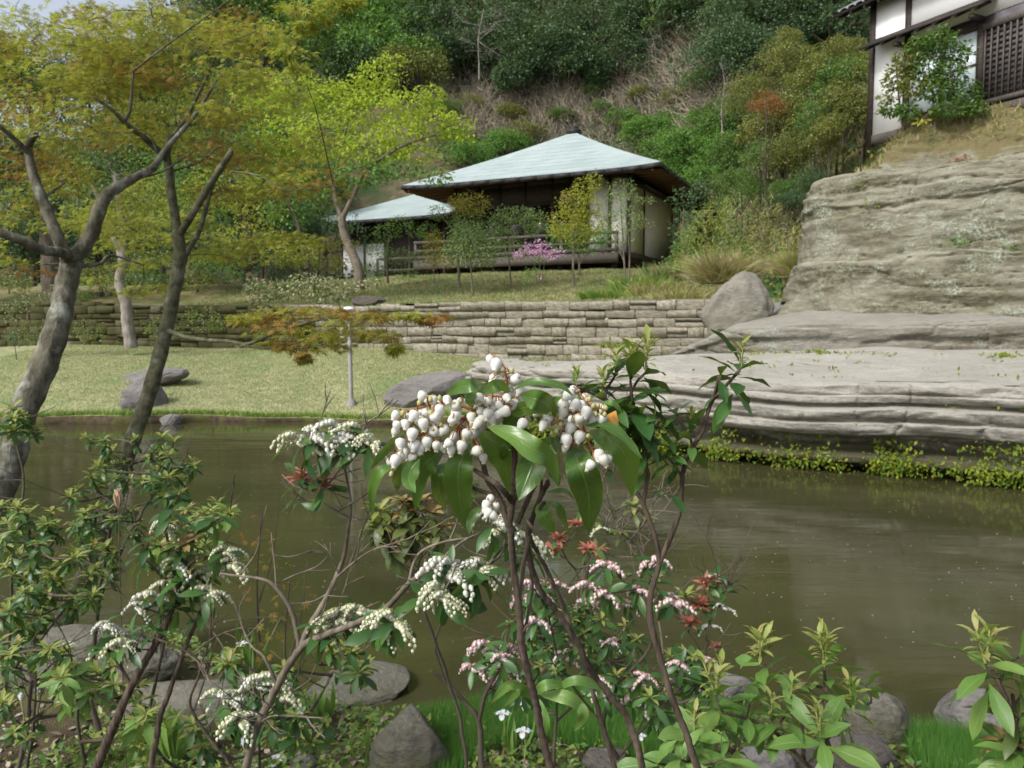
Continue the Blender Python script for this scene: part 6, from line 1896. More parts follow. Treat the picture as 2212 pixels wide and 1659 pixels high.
ob('withered_petal', mesh_np('withered_petal', A([0, 0, 0], [.006, 0, .003], [.008, .001, -.006], [.001, .002, -.008], [.004, -.002, -.003]) + Q(1895, 620, -.015) - root, [(0, 1, 4), (1, 2, 4), (2, 3, 4), (3, 0, 4)], surf('withered orange petal', (.6, .25, .05), (.7, .4, .12), 200, .7, 0)), MT)
d = dict
# low leafy tuft of the same plant
for pts, w, sd_ in [([(1150, 1510), (1120, 1490), (1085, 1530)], 60, 1), ([(1155, 1500), (1180, 1480), (1230, 1480)], 55, 2), ([(1160, 1505), (1175, 1560), (1168, 1620)], 60, 3), ([(1165, 1500), (1230, 1510), (1285, 1555)], 70, 4), ([(1150, 1495), (1100, 1480), (1060, 1520)], 50, 5), ([(1200, 1490), (1250, 1470), (1330, 1500)], 50, 6), ([(1220, 1500), (1260, 1540), (1240, 1580)], 56, 7)]:
    hero_leaf(pts, w * .5, [0, -.01, 0], .3, 'leaf_light', conv=lambda x, y: (x, y), Yc=.50, seed=sd_)

# ---- second plant: dark leaves with upright new shoots, right of the flower head
YB = .72
shrub('pieris_shrub', 'dark-leaved pieris with upright pale new shoots just right of the big flower head',
      [([(1505, 1659, YB), (1480, 1580, YB), (1450, 1500, YB), (1425, 1420, YB), (1407, 1340, YB), (1412, 1270, YB), (1425, 1215, YB), (1410, 1150, YB), (1385, 1090, YB), (1350, 1040, YB), (1330, 1000, YB)], .0040, .0018),
       ([(1425, 1215, YB), (1450, 1160, YB), (1470, 1100, YB), (1476, 1030, YB), (1490, 980, YB), (1518, 930, YB), (1540, 870, YB), (1565, 840, YB), (1600, 800, YB)], .0026, .0015),
       ([(1385, 1090, YB), (1392, 1020, YB), (1385, 960, YB), (1372, 900, YB), (1362, 850, YB)], .002, .0014), ([(1540, 870, YB), (1550, 840, YB), (1556, 812, YB)], .0014, .001)],
      [d(p=(1602, 792, YB), n=12, L=.044, sh=('young', 2), sl=.034, e0=40, de=80), d(p=(1556, 812, YB), n=4, L=.026), d(p=(1362, 822, YB), n=13, L=.056, sh=('young', 4), sl=.042, e0=30, de=85), d(p=(1300, 850, YB), n=8, L=0.045, sh=('young', 2), sl=.034), d(p=(1245, 835, YB), n=5, L=.026, sh=('young', 2), sl=.03),
       d(p=(1330, 810, YB), n=4, L=.036, sh=('young', 2), sl=.04), d(p=(1395, 805, YB), n=5, L=.038, sh=('young', 2), sl=.046), d(p=(1430, 900, YB), n=8, L=0.037), d(p=(1380, 920, YB), n=8, L=0.043), d(p=(1490, 940, YB), n=8, L=0.037, sh=('young', 2), sl=.032), d(p=(1440, 985, YB), n=6, L=.028),
       d(p=(1340, 940, YB), n=8, L=0.043), d(p=(1405, 960, YB), n=7, L=.03), d(p=(1460, 890, YB), n=6, L=.026), d(p=(1300, 930, YB), n=8, L=0.043), d(p=(1445, 1050, YB), n=6, L=.026), d(p=(1350, 880, YB), n=9, L=0.045), d(p=(1395, 1000, YB), n=5, L=.03)],
      root_at(.16, .95), 'leaf_pieris', True, seed=1, k0=8)

# ---- light green shrub, bottom right
YC = 1.0
shrub('broadleaf_shrub', 'low light green shrub with many upright pale shoots at the bottom right of centre',
      [([(1790, 1690, YC), (1785, 1640, YC), (1780, 1590, YC), (1778, 1540, YC)], .0055, .004), ([(1750, 1659, YC), (1700, 1600, YC), (1640, 1560, YC), (1560, 1540, YC)], .003, .002), ([(1740, 1640, YC), (1735, 1580, YC + .05), (1720, 1500, YC + .05)], .003, .0018), ([(1775, 1560, YC), (1785, 1500, YC + .1), (1782, 1450, YC + .1)], .003, .002), ([(1600, 1659, YC), (1560, 1600, YC), (1500, 1580, YC)], .003, .002)],
      [d(p=(1545, 1500, YC), n=9, L=.062, sh=('young', 3), sl=.058), d(p=(1640, 1430, YC + .15), n=8, L=.062, sh=('young', 4), sl=.07), d(p=(1782, 1435, YC + .15), n=9, L=.066, sh=('young', 4), sl=.072), d(p=(1772, 1592, YC - .05), n=10, L=.07, sh=('young', 2), sl=.06), d(p=(1845, 1530, YC + .1), n=9, L=.062, sh=('young', 2), sl=.07),
       d(p=(1705, 1530, YC), n=9, L=.06, sh=('young', 1), sl=.066), d(p=(1665, 1550, YC), n=7, L=.055, sh=('young', 1), sl=.055), d(p=(1500, 1590, YC - .05), n=9, L=.062, sh=('young', 1), sl=.045), d(p=(1470, 1640, YC - .1), n=9, L=.06), d(p=(1560, 1640, YC - .1), n=9, L=.05), d(p=(1420, 1650, YC - .1), n=7, L=.055), d(p=(1600, 1600, YC), n=7, L=.056), d(p=(1870, 1480, YC + .2), n=6, L=.05),
       d(p=(1650, 1480, YC + .1), n=7, L=.055), d(p=(1500, 1620, YC), n=8, L=.06), d(p=(1620, 1520, YC), n=7, L=.06), d(p=(1740, 1480, YC + .1), n=7, L=.055), d(p=(1540, 1560, YC), n=7, L=.055)],
      root_at(.40, 1.05), 'leaf_light', True, seed=2, k0=8)
shrub('broadleaf_shrub', 'light green shrub cut off by the right edge, with reddish new tips',
      [([(2230, 1690, .82), (2200, 1600, .82), (2165, 1500, .82), (2140, 1450, .82)], .0045, .002), ([(2230, 1620, .85), (2200, 1560, .85), (2190, 1500, .85)], .003, .002)],
      [d(p=(2128, 1432, .82), n=9, L=.062, sh=('young', 3), sl=.062, e0=30, de=80), d(p=(2200, 1420, .84), n=8, L=.058), d(p=(2205, 1540, .82), n=8, L=.055, leaf='leaf_olive'), d(p=(2180, 1610, .82), n=8, L=.055, sh=('orange', 1), sl=.04), d(p=(2220, 1640, .8), n=8, L=.06), d(p=(2215, 1480, .86), n=6, L=.055)],
      root_at(.58, .95), 'leaf_light', True, seed=3, k0=8)

# ---- white flowering pieris, left of centre
YE = 1.15
wt = []
for (x, y, Y, n, c) in [(640, 955, 1.1, 5, 4), (680, 940, 1.1, 5, 4), (730, 935, 1.1, 6, 5), (775, 940, 1.1, 6, 5), (800, 960, 1.08, 5, 4), (970, 1235, 1.0, 7, 6), (950, 1290, .98, 8, 6), (1045, 1232, 1.02, 6, 4), (850, 1345, 1.05, 8, 5), (820, 1360, 1.08, 6, 4),
                        (730, 1335, 1.2, 8, 5), (700, 1350, 1.2, 6, 4), (770, 1320, 1.2, 5, 3), (1070, 1120, 1.0, 6, 4), (1110, 1150, 1.05, 5, 3), (1150, 1180, 1.1, 5, 4), (500, 1510, 1.3, 6, 4), (560, 1480, 1.3, 6, 4), (595, 1470, 1.3, 5, 3), (520, 1555, 1.25, 6, 4), (610, 1500, 1.3, 5, 3), (470, 1500, 1.3, 5, 2), (960, 1300, .98, 5, 4), (1030, 1230, 1.02, 4, 3)]:
    wt.append(d(p=(x, y, Y), n=n + 2, fl=('cream' if (x + y) % 3 else 'white', c + 2), rl=.052, L=.050, e0=20, de=70))
shrub('pieris_shrub', 'spreading pieris with grey boughs and cream white flower clusters left of the big head',
      [([(530, 1659, 1.3), (560, 1560, 1.27), (600, 1480, 1.24), (650, 1400, 1.2), (700, 1372, 1.17), (760, 1350, 1.14), (830, 1315, 1.1), (880, 1260, 1.08), (930, 1230, 1.05)], .0085, .003), ([(650, 1400, 1.2), (690, 1320, 1.2), (720, 1250, 1.2), (745, 1190, 1.2), (755, 1130, 1.18), (750, 1050, 1.15), (735, 980, 1.12)], .0052, .0016),
       ([(650, 1400, 1.2), (635, 1320, 1.2), (600, 1270, 1.2), (560, 1250, 1.2), (480, 1238, 1.22)], .0045, .0018), ([(600, 1270, 1.2), (590, 1200, 1.2), (585, 1150, 1.22)], .0022, .001), ([(750, 1120, 1.18), (700, 1090, 1.16), (660, 1060, 1.15)], .0018, .001), ([(720, 1250, 1.2), (800, 1190, 1.15), (860, 1180, 1.12)], .002, .001), ([(880, 1260, 1.08), (900, 1200, 1.08), (960, 1170, 1.05), (1030, 1160, 1.02)], .0024, .0012),
       ([(600, 1480, 1.24), (570, 1420, 1.24), (540, 1390, 1.26), (500, 1300, 1.28)], .0035, .001), ([(560, 1560, 1.27), (600, 1545, 1.2), (700, 1550, 1.15)], .0022, .001), ([(930, 1230, 1.05), (1000, 1170, 1.03), (1060, 1140, 1.0)], .002, .001)],
      wt + [d(p=(700, 1040, 1.15), n=5, sh=('red', 1), sl=.028), d(p=(645, 1035, 1.15), n=4, sh=('red', 2), sl=.028), d(p=(700, 1055, 1.15), n=4, sh=('red', 1), sl=.026), d(p=(640, 1080, 1.15), n=4)],
      root_at(-.42, 1.35), 'leaf_pieris', False, .043, seed=4, bark='bark_grey', bare=46, r_twig=.0011)

# ---- pieris cluster further left
lt = []
for (x, y, c, n) in [(350, 1135, 4, 5), (380, 1215, 3, 7), (400, 1230, 2, 8), (485, 1190, 4, 6), (500, 1215, 4, 5), (440, 1240, 4, 6), (410, 1265, 3, 6), (450, 1280, 4, 7), (340, 1290, 3, 6), (300, 1310, 3, 6), (255, 1370, 3, 7), (225, 1350, 3, 5), (270, 1390, 4, 6), (240, 1400, 2, 5), (395, 1180, 0, 8), (430, 1150, 0, 8), (360, 1260, 2, 7), (330, 1350, 0, 7), (300, 1200, 0, 8), (320, 1160, 0, 8), (470, 1110, 0, 8), (370, 1100, 0, 8), (390, 1300, 0, 7), (430, 1320, 0, 6)]:
    t = d(p=(x, y, 1.55 + .0004 * (x % 90)), n=n, L=.055, e0=25, de=75)
    if c: t['fl'] = ('white' if c % 2 else 'cream', c + 1)
    t['rl'] = .06
    if (x, y) in ((395, 1180), (400, 1230)): t['sh'] = ('orange', 2); t['sl'] = .05
    lt.append(t)
shrub('pieris_shrub', 'pieris with thick brown stems and hanging white flower clusters at lower left',
      [([(215, 1640, 1.6), (250, 1560, 1.58), (285, 1480, 1.58), (320, 1420, 1.58), (355, 1350, 1.57), (380, 1290, 1.56), (400, 1230, 1.55)], .0125, .004), ([(325, 1659, 1.6), (345, 1560, 1.6), (365, 1500, 1.6), (400, 1400, 1.6), (430, 1330, 1.6), (460, 1280, 1.6)], .009, .003), ([(285, 1480, 1.58), (250, 1420, 1.58), (215, 1380, 1.58)], .004, .002), ([(500, 1650, 1.5), (450, 1590, 1.5), (410, 1520, 1.5), (430, 1440, 1.5), (380, 1400, 1.5), (300, 1360, 1.5)], .004, .002), ([(430, 1440, 1.5), (450, 1380, 1.5), (455, 1300, 1.5)], .002, .001)],
      lt, root_at(-.85, 1.75), 'leaf_pieris', False, .05, seed=5, bark='bark_pieris', bare=14, r_twig=.0013)

# ---- pink flowered pieris over the water
pk = [(1080, 1420), (1100, 1400), (1050, 1390), (1018, 1440), (1080, 1465), (1240, 1395), (1310, 1220), (1400, 1215), (1425, 1208), (1375, 1270), (1310, 1282), (1262, 1300), (1165, 1285), (1150, 1262), (1350, 1300), (1445, 1285), (1455, 1300), (1380, 1480), (1368, 1510), (1300, 1500), (1290, 1465), (1490, 1435), (1530, 1425), (1470, 1435), (1180, 1262), (1130, 1290), (1090, 1440), (1040, 1400), (1220, 1420), (1395, 1460), (1270, 1262), (1210, 1262), (1320, 1385), (1160, 1340)]
pt = []
for i, (x, y) in enumerate(pk):
    Y = 1.75 + .25 * ((i * 37) % 10) / 10
    pt.append(d(p=(x, y, Y), n=8, L=.055, fl=('pink', 4), rl=.055, e0=20, de=60))
for (x, y) in [(1340, 1250), (1180, 1310), (1420, 1250), (1230, 1340), (1300, 1340), (1400, 1500), (1120, 1330), (1200, 1450), (1130, 1480), (1440, 1480), (1500, 1470), (1330, 1460), (1260, 1370)]:
    pt.append(d(p=(x, y, 1.85), n=9, L=.05, sh=('pale', 1), sl=.03))
for (x, y) in [(1205, 1165), (1190, 1190), (1250, 1135), (1270, 1188), (1100, 1490)]:
    pt.append(d(p=(x, y, 1.85), n=4, L=.035, sh=('red', 2), sl=.035))
shrub('pieris_shrub', 'pieris with pink tinged bells and dense small leaves growing over the pond edge',
      [([(1040, 1659, 1.9), (1035, 1560, 1.9), (1010, 1520, 1.9), (960, 1470, 1.9), (930, 1450, 1.9)], .0095, .004), ([(1035, 1560, 1.9), (1050, 1500, 1.88), (1080, 1440, 1.85), (1090, 1380, 1.85)], .006, .003), ([(1330, 1640, 2.0), (1300, 1560, 1.95), (1330, 1480, 1.9), (1300, 1400, 1.9), (1270, 1300, 1.88), (1240, 1230, 1.88)], .007, .002), ([(1330, 1480, 1.9), (1400, 1400, 1.88), (1410, 1320, 1.86), (1400, 1250, 1.86)], .005, .002), ([(1300, 1560, 1.95), (1230, 1480, 1.9), (1200, 1380, 1.88), (1180, 1300, 1.88)], .004, .002), ([(1330, 1640, 2.0), (1400, 1560, 1.95), (1470, 1480, 1.9), (1500, 1440, 1.88)], .004, .002)],
      pt, root_at(.15, 2.15), 'leaf_pieris', False, .045, seed=6, bark='bark_dark', bare=16, r_twig=.0014)
shrub('pieris_shrub', 'small pieris with coral red tips and a few white bells standing against open water',
      [([(1530, 1500, 2.2), (1520, 1420, 2.2), (1530, 1340, 2.2), (1545, 1290, 2.2), (1550, 1250, 2.2)], .004, .0016), ([(1520, 1420, 2.2), (1490, 1370, 2.2), (1460, 1330, 2.2)], .0025, .001)],
      [d(p=(1550, 1245, 2.2), n=7, L=.05, fl=('white', 3), rl=.05), d(p=(1525, 1265, 2.2), n=6, sh=('red', 2), sl=.05), d(p=(1560, 1310, 2.2), n=6, fl=('white', 4), rl=.05), d(p=(1510, 1310, 2.2), n=6, sh=('red', 3), sl=.05), d(p=(1490, 1350, 2.2), n=6, sh=('red', 2), sl=.05), d(p=(1535, 1350, 2.2), n=4, fl=('white', 2), rl=.05), d(p=(1480, 1290, 2.2), n=8, sh=('pale', 1)), d(p=(1570, 1275, 2.2), n=5), d(p=(1545, 1400, 2.2), n=2, sh=('red', 1), sl=.03), d(p=(1590, 1265, 2.2), n=3)],
      root_at(.62, 2.7), 'leaf_pieris', False, .048, seed=7, bark='bark_dark', bare=14, r_twig=.0014)
shrub('pieris_shrub', 'slender half-bare pieris with pale tips behind the second stem, over the water',
      [([(1440, 1560, 2.6), (1430, 1400, 2.6), (1400, 1250, 2.6), (1380, 1180, 2.6), (1375, 1120, 2.6)], .005, .0016), ([(1400, 1250, 2.6), (1360, 1180, 2.6), (1320, 1110, 2.6), (1300, 1080, 2.6)], .003, .001)],
      [d(p=(1370, 1095, 2.6), n=7, sh=('pale', 2), sl=.05), d(p=(1400, 1120, 2.6), n=6, sh=('pale', 1), sl=.05), d(p=(1310, 1075, 2.6), n=5), d(p=(1300, 1140, 2.6), n=7, fl=('cream', 3), rl=.06), d(p=(1340, 1150, 2.6), n=6, sh=('pale', 1), sl=.05), d(p=(1290, 1190, 2.6), n=7, sh=('red', 1), sl=.05)],
      root_at(.5, 3.1), 'leaf_olive', False, .055, seed=8, bark='bark_grey', bare=24, r_twig=.0016)
# olive leaved pieris behind the flower head
ol = [d(p=(x, y, 1.75), n=10, L=.062, sh=('orange' if i % 3 else 'pale', 2), sl=.05, e0=20, de=90, leaf='leaf_olive') for i, (x, y) in enumerate([(820, 1105), (870, 1085), (905, 1090), (850, 1120), (930, 1110), (890, 1135), (815, 1140), (955, 1140), (840, 1170), (910, 1160), (880, 1110)])]
shrub('pieris_shrub', 'olive-leaved pieris with orange tinted young tips behind the flower head on the left',
      [([(1000, 1620, 1.9), (980, 1500, 1.88), (920, 1330, 1.8), (900, 1250, 1.78), (890, 1180, 1.76), (880, 1130, 1.75)], .006, .002), ([(900, 1250, 1.78), (860, 1200, 1.76), (835, 1150, 1.75)], .003, .0015), ([(980, 1500, 1.88), (940, 1400, 1.85), (960, 1300, 1.83), (940, 1160, 1.78)], .003, .0015)],
      ol, root_at(-.1, 2.4), 'leaf_olive', False, .055, seed=9, bark='bark_dark', bare=8, r_twig=.0016)
# small rust coloured maple seedlings by the water
for (x, y, Y, w, lab) in [(350, 1180, 3.0, 60, 'thin rusty red maple seedling beside the dry seed pod'), (620, 1290, 2.7, 90, 'low rust-speckled twiggy seedling behind the grey boughs'), (560, 1150, 3.2, 60, 'faint reddish seedling over the dark water behind the bare twigs')]:
    clump_plant('maple_seedling', lab, 'shrub', [([(x, y + 240, Y), (x - 5, y + 100, Y), (x + 6, y - 40, Y)], .006, .002), ([(x, y + 150, Y), (x + 30, y + 40, Y), (x + 44, y - 80, Y)], .004, .001)],
                [(x, y, Y, w, 36, 0), (x + 20, y + 60, Y, w, 30, 1), (x - 20, y + 110, Y, w * .8, 26, 0)], ['maple_red', 'maple_mix'], .04, .35, T_MAPLE, 'bark_dark', seed=int(x), r_twig=.001, up=.8, ntw=3)

# ---- yellow-green pieris thicket, left
def thicket(label, root, boxes, Y0, seed, leaf='leaf_pieris', young='pale', L=.048, n=10, sl=.045, stems=None, bare=8):
    r = np.random.default_rng(seed)
    tp = []
    for x0, x1, y0, y1, m in boxes:
        for _ in range(int(m * 1.7)):
            tp.append(d(p=(r.uniform(x0, x1), r.uniform(y0, y1), Y0 + r.uniform(-.25, .25)), n=n, L=L, sh=(young, 1), sl=sl, e0=25, de=70))
    shrub('pieris_shrub', label, stems, tp, root, leaf, False, L, seed=seed, bark='bark_dark', r_twig=.002, bare=bare)


thicket('tall yellow-green pieris thicket beside the maple trunk at the left', root_at(-1.55, 2.9), [(180, 420, 945, 1010, 12), (150, 400, 1010, 1090, 14), (160, 300, 1090, 1180, 10), (120, 260, 1180, 1260, 8)], 2.9, 61,
        stems=[([(200, 1480, 2.9), (215, 1300, 2.9), (240, 1150, 2.9), (265, 1050, 2.9)], .012, .004), ([(215, 1300, 2.9), (300, 1120, 2.9), (370, 1010, 2.9)], .006, .003), ([(265, 1100, 2.9), (200, 1060, 2.9)], .005, .003)])
thicket('small pieris tuft with cream young leaves in front of the big maple trunk', root_at(-1.95, 2.8), [(15, 75, 872, 910, 4), (0, 90, 900, 950, 3)], 2.8, 62,
        stems=[([(20, 1400, 2.8), (30, 1200, 2.8), (50, 1050, 2.8), (40, 940, 2.8)], .007, .003)], bare=2)
thicket('dense pieris at the left edge with pale yellow new leaves', root_at(-1.75, 2.6), [(-10, 130, 1090, 1200, 12), (0, 200, 1200, 1300, 14), (60, 220, 1230, 1330, 8), (-20, 100, 1300, 1380, 7)], 2.5, 63,
        stems=[([(60, 1560, 2.5), (70, 1400, 2.5), (80, 1260, 2.5), (60, 1140, 2.5)], .010, .004), ([(70, 1400, 2.5), (140, 1320, 2.5), (190, 1260, 2.5)], .006, .003)])
thicket('pieris with bright fresh leaf rosettes above the dark water, left of the grey boughs', root_at(-1.2, 3.0), [(400, 500, 1085, 1130, 4), (340, 460, 1110, 1200, 8)], 2.4, 64, leaf='leaf_light', L=.055, n=8,
        stems=[([(330, 1500, 2.5), (360, 1350, 2.45), (390, 1200, 2.4), (420, 1120, 2.4)], .007, .003)], bare=4)
thicket('low yellow-green shrub on the brown soil at the bottom left', root_at(-1.2, 2.2), [(130, 210, 1440, 1520, 6), (290, 370, 1510, 1560, 3), (200, 330, 1600, 1650, 6)], 2.1, 65, leaf='leaf_light', L=.07, n=8,
        stems=[([(180, 1600, 2.1), (170, 1540, 2.1), (165, 1500, 2.1)], .006, .003)], bare=2)
thicket('low leafy pieris filling the bottom left corner before the pale rocks', root_at(-1.3, 2.3), [(-20, 120, 1380, 1480, 6), (0, 90, 1480, 1600, 3), (100, 220, 1400, 1470, 3), (230, 330, 1420, 1500, 3)], 2.15, 67, L=.042, n=9,
        stems=[([(60, 1640, 2.2), (70, 1560, 2.15), (80, 1450, 2.15)], .006, .003), ([(70, 1560, 2.15), (160, 1480, 2.15), (230, 1440, 2.15)], .004, .002)], bare=8)
thicket('small green pieris growing between the grey boughs and the long rock', root_at(-.6, 2.5), [(480, 620, 1400, 1480, 5), (560, 700, 1540, 1630, 5), (400, 480, 1560, 1640, 4), (680, 800, 1400, 1470, 5)], 2.0, 68, L=.055, n=8, young='pale',
        stems=[([(560, 1640, 2.1), (560, 1560, 2.05), (550, 1460, 2.0)], .005, .002), ([(560, 1600, 2.1), (660, 1540, 2.0), (720, 1450, 2.0)], .004, .002)], bare=10)
thicket('dark leafy pieris mass low behind the pink flowers at the pond edge', root_at(.1, 3.0), [(1040, 1240, 1290, 1400, 8), (1240, 1420, 1300, 1460, 10), (1080, 1200, 1400, 1500, 5)], 2.3, 69, L=.06, n=9, sl=.03,
        stems=[([(1200, 1600, 2.4), (1200, 1500, 2.35), (1180, 1380, 2.3)], .006, .003), ([(1200, 1560, 2.4), (1300, 1460, 2.35), (1350, 1360, 2.3)], .005, .002)], bare=10)
thicket('leafy pieris sprig in the grass right of the pink flowers', root_at(.55, 2.2), [(1440, 1500, 1395, 1430, 3), (1480, 1560, 1470, 1520, 3), (1380, 1430, 1500, 1540, 3)], 2.0, 66, L=.055, n=8, sl=.03,
        stems=[([(1480, 1560, 2.0), (1470, 1500, 2.0), (1470, 1440, 2.0)], .005, .003)], bare=2)

# ------------------------------------------------------------------ rocks, grass and small flowers on this bank
def on_bank(x, y):
    """where the sight line meets the near bank"""
    o, dd = A(0, 0, CAMZ), U(x, y, 1.0) - A(0, 0, CAMZ)
    for t in np.linspace(1.2, 7.5, 400):
        p = o + dd * t
        if p[2] < gz(p[0], p[1]) or p[2] < .02: return p
    return o + dd * 4.4


def brock(label, x, y, w, h, dep, seed, mat, rot=0, cuts=7, lift=.35, tilt=0, rough=.1):
    p = on_bank(x, y)
    k = p[1] / FPX
    return rock('rock', label, p + A(0, 0, h * k * lift), (w * k / 2, dep, h * k), seed, M[mat], rot, cuts, tilt=tilt, rough=rough)


brock('grey mossy rock standing in the grass left of the central stem, at the bottom edge', 888, 1640, 190, 110, .17, 31, 'mossy', .1, 2, .1, rough=.05)
brock('long dark rock lying under the grey boughs at lower left', 420, 1560, 380, 62, .2, 32, 'mossy', .05, 7, .4)
brock('flat pale grey slab at the pond edge beneath the white flowers', 780, 1480, 250, 30, .25, 33, 'mossy', 0, 5, .15, rough=.03)
brock('large pale flat rock at the water behind the left thicket', 150, 1440, 330, 55, .3, 34, 'mossy', .1, 6, .5)
brock('second pale rock with a rounded face beside the dark trunk', 290, 1460, 200, 44, .2, 35, 'mossy', -.1, 6, .4)
brock('smooth round grey rock by the water at the right edge', 2110, 1570, 190, 58, .16, 36, 'boulder', 0, 4, .4, rough=.04)
brock('rough grey-brown rock behind the light green shrub at the bottom right', 1890, 1585, 150, 75, .14, 37, 'mossy', .2, 8, .3)
brock('low brown mossy rock at the bottom under the light green shrub', 1840, 1655, 260, 60, .16, 38, 'dark_rock', 0, 7, .2)
brock('small rounded brown rock at the bottom edge right of the central stems', 1300, 1668, 130, 40, .12, 39, 'dark_rock', 0, 6, .3)
brock('small domed grey stone at the bottom edge beneath the shrub', 1650, 1672, 150, 45, .1, 40, 'boulder', 0, 4, .3)
brock('low stone at the water edge behind the pink flowers', 1560, 1500, 150, 34, .12, 41, 'boulder', 0, 6, .3)
brock('tiny grey pebble in the moss beside the blue iris', 655, 1655, 60, 18, .05, 42, 'boulder', 0, 4, .3)


def near_blades(name, label, n, xr, yr, cond, L, mats, seed, w=.0012, jit=.25):
    r = np.random.default_rng(seed)
    X = r.uniform(*xr, n); Y = r.uniform(*yr, n)
    P = np.stack([X, Y, bank_z(X, Y) - .005], -1)
    P = P[cond(P) & (P[:, 2] > .02)]
    if len(P) < 20: return None
    return blades(name, label, P, L, mats, seed, w, jit)


fb2 = lambda P: fbm(P * A(1.6, 1.6, 0) + 3, 17, 2)
near_blades('bank_grass', 'fine bright green grass on the near bank behind the stems', 90000, (-.62, 1.2), (2.9, 3.95), lambda P: (P[:, 0] + .25 * fb2(P) > -.42) & (P[:, 0] < 1.1 + .2 * fb2(P)) & (P[:, 1] + .25 * fb2(P * 1.7) > 3.12), .10, ['grass'], 71)
near_blades('bank_grass', 'bright green fine grass tuft at the lower right by the round rock', 50000, (1.45, 2.4), (2.8, 3.9), lambda P: P[:, 0] + .25 * fb2(P) > 1.62, .12, ['grass'], 72)
near_blades('bank_grass', 'thin patch of green grass between the rocks at lower left', 26000, (-1.9, -.7), (3.2, 4.9), lambda P: fb2(P) > .1, .10, ['grass', 'ev_green'], 73)
near_blades('moss_tufts', 'mossy low growth and short weeds on the brown soil of the near bank', 60000, (-3.5, 3), (1.6, 4.4), lambda P: fb2(P * 2) > -.1, .022, ['ev_olive', 'reed', 'ev_mid'], 74, .003, .9)
# dead leaves and twigs on the soil
r = np.random.default_rng(75)
n = 2600
X = r.uniform(-3.2, .2, n); Y = r.uniform(1.9, 4.3, n)
P = np.stack([X, Y, bank_z(X, Y) + .008], -1)
lb = Bag()
lb.inst(T_DIAMOND, P, frames(norm(r.normal(size=(n, 3)) * A(1, 1, .25)), norm(r.normal(size=(n, 3)) * .3 + A(0, 0, 1))), r.uniform(.02, .06, n))
tag(ob('leaf_litter', lb.mesh('leaf_litter', M['twig_tan'])), 'brown fallen leaves scattered over the soil of the near bank', 'leaf litter', kind='stuff')


r = np.random.default_rng(76)
n = 26000
X = r.uniform(-3.4, 2.4, n); Y = r.uniform(1.9, 4.6, n)
P = np.stack([X, Y, bank_z(X, Y)], -1)
P = P[(fb2(P * 1.5) + .35 * (P[:, 0] < -.3) > .12) & (P[:, 2] > .03)]
P = P + r.normal(size=P.shape) * A(.02, .02, .0) + A(0, 0, 1) * r.uniform(.005, .05, (len(P), 1))
gb = Bag()
kk = r.integers(0, 2, len(P))
for mi in (0, 1):
    q_ = P[kk == mi]
    gb.inst(T_DIAMOND, q_, frames(norm(r.normal(size=q_.shape) * A(1, 1, .4) + A(0, 0, .25)), norm(r.normal(size=q_.shape) * .35 + A(0, -.2, 1))), r.uniform(.018, .045, len(q_)), mi)
tag(ob('ground_cover', gb.mesh('ground_cover', [M['ev_mid'], M['leaf_light']])), 'small-leaved ground cover creeping over the soil of the near bank', 'ground cover', kind='stuff')


def iris(label, x, y, Y=None, s=.045, group=None, stem=True, bud=False):
    g = on_bank(x, min(y + 90, 1655))
    p = U(x, y, g[1] if Y is None else Y)
    g = A(p[0], p[1], gz(p[0], p[1]))
    T = thing('iris_flower', label, 'flower', g, 0, group)
    ob('stalk', Bag().tube(curve([A(0, 0, -.01), (p - g) * .5 + A(.01, 0, 0), p - g], 6), [.0025] * 6, 5).mesh('stalk', M['rachis_green'], True), T)
    V, F, uv = lance(nl=5, nw=2, width=.55, droop=.45, wave=.4, fold=.1)
    me = mesh_np('petal', V, F, [M['iris']], None, uv, True)
    mk = mesh_np('petal_mark', V * A(.3, .35, .3) + A(0, .1, .02), F, [M['iris_mark']], None, None, True)
    if bud:
        for k in range(3):
            e = 1.25
            a = k * 2.09
            ob('petal', me, T, p - g, frames(A(math.cos(a) * math.cos(e), math.sin(a) * math.cos(e), math.sin(e)), A(math.cos(a), math.sin(a), .2)), s * .9)
        return
    for k in range(6):
        a = k * math.pi / 3 + .4
        e = .18 if k % 2 == 0 else .5
        dd = A(math.cos(a) * math.cos(e), math.sin(a) * math.cos(e), math.sin(e))
        R = frames(dd, A(0, 0, 1))
        q = ob('petal', me, T, p - g, R, s if k % 2 == 0 else s * .75)
        if k % 2 == 0: ob('petal_mark', mk, q)


iris('pale blue iris in bright grass right of the central stem base, nearest the camera', 1130, 1580)
iris('pale iris in the grass just above the lowest one', 1086, 1542)
iris('pale iris bloom partly behind the central stem', 1135, 1522)
iris('pale blue iris at the bottom edge beneath the white flowers', 598, 1640, s=.05)
iris('drooping pale blue iris in front of the large pale rock', 82, 1333, s=.05)
iris('small pale iris beside the dark trunk at lower left', 145, 1392, s=.04)
iris('narrow pale iris between the bare twigs', 522, 1390, s=.04)
iris('white iris bud rising from the soil at the far lower left', 45, 1514, bud=True)
iris('second white bud just above the far left one', 80, 1500, bud=True)
iris('thin white iris bud at the bottom by the grey stem', 525, 1612, bud=True)
iris('white iris bud right of the blue bottom iris', 626, 1612, s=.03, bud=True)
iris('small pale bloom among grass between the central stems', 1385, 1590, s=.03)


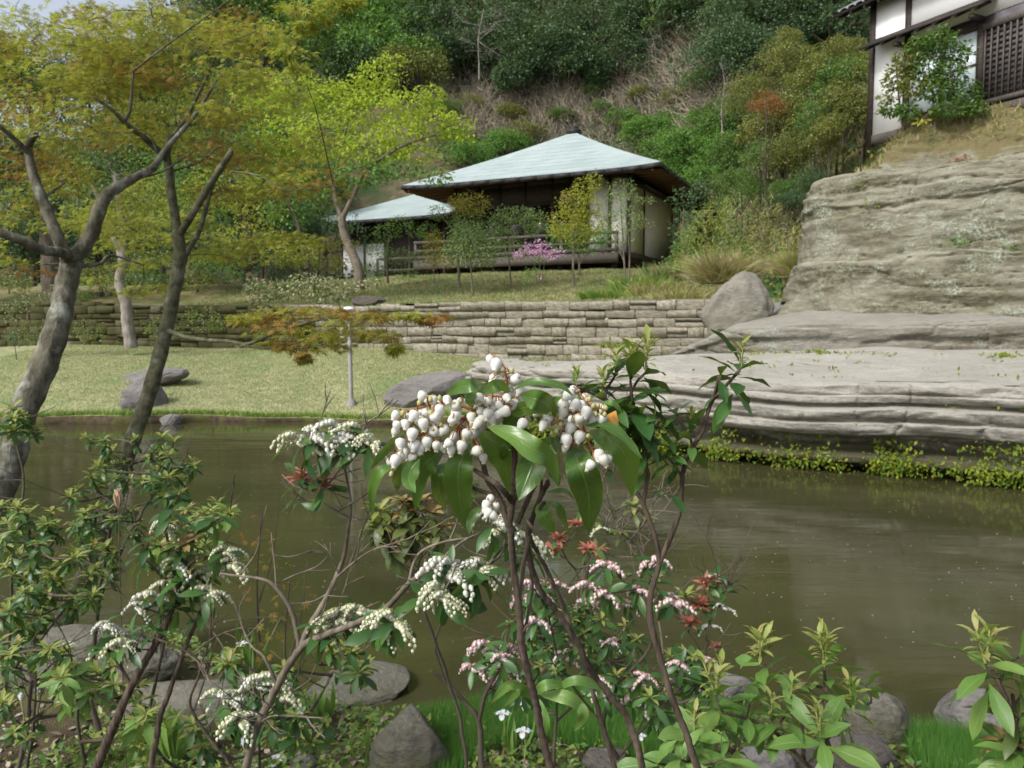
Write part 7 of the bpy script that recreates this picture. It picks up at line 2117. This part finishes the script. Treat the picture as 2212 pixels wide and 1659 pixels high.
def strap_plant(label, x, y, n, L, mat, seed, w=.10, cat='plant'):
    p = on_bank(x, y)
    r = np.random.default_rng(seed)
    T = thing('strap_leaf_plant', label, cat, p)
    V, F, uv = lance(nl=7, nw=1, width=w, droop=.55, fold=.5)
    me = mesh_np('leaf', V, F, [M[mat]], None, uv, True)
    for k in range(n):
        a, e = r.uniform(0, 6.28), r.uniform(.7, 1.35)
        dd = A(math.cos(a) * math.cos(e), math.sin(a) * math.cos(e), math.sin(e))
        ob('leaf', me, T, A(0, 0, -.01) + dd * .01, frames(dd, A(math.cos(a), math.sin(a), .6)), L * r.uniform(.6, 1.1))
    return T


strap_plant('iris leaves like green swords standing between the grey boughs', 545, 1450, 12, .30, 'leaf_light', 81)
strap_plant('broad yellow-green strap leaves by the pebble', 640, 1600, 10, .20, 'leaf_light', 82, .14)
strap_plant('big glossy arching leaves at the bottom left', 380, 1650, 7, .24, 'leaf_light', 83, .26)
strap_plant('upright pale leaf blades beside the slab under the white flowers', 700, 1560, 9, .20, 'leaf_light', 84, .16)
strap_plant('fresh strap leaves at the bottom left of the mossy rock', 790, 1655, 9, .16, 'leaf_light', 85, .14)
strap_plant('long blade leaves leaning over the pale rock at left', 110, 1420, 9, .30, 'leaf_light', 86)
strap_plant('iris leaf fan behind the blue blooms in the grass', 1110, 1640, 12, .20, 'leaf_light', 87)
strap_plant('small green seedling rosette in front of the long dark rock', 300, 1520, 10, .12, 'leaf_light', 88, .3)

# dry open seed pod on a thin stalk
p = U(255, 1082, 1.9)
g = root_at(p[0] + .01, p[1])
T = thing('dry_seed_pod', 'tan dried open seed pod upright on a thin bare stalk at the left', 'seed pod', g)
q = p - g
ob('stalk', Bag().tube(curve([A(0, 0, -.01), q * .5 - A(.01, 0, 0), q - A(0, 0, .02)], 10), [.0012] * 10, 5).mesh('stalk', M['bark_pieris'], True), T)
V, F, uv = lance(nl=6, nw=2, width=.42, droop=-.12, fold=.35)
me = mesh_np('pod_valve', V, F, [M['pod']], None, uv, True)
for k in range(6):
    a, e = k * 1.047, 1.33
    dd = A(math.cos(a) * math.cos(e), math.sin(a) * math.cos(e), math.sin(e))
    ob('pod_valve', me, T, q + dd * .002 - A(0, 0, .022), frames(dd, -A(math.cos(a), math.sin(a), 0)), .052)
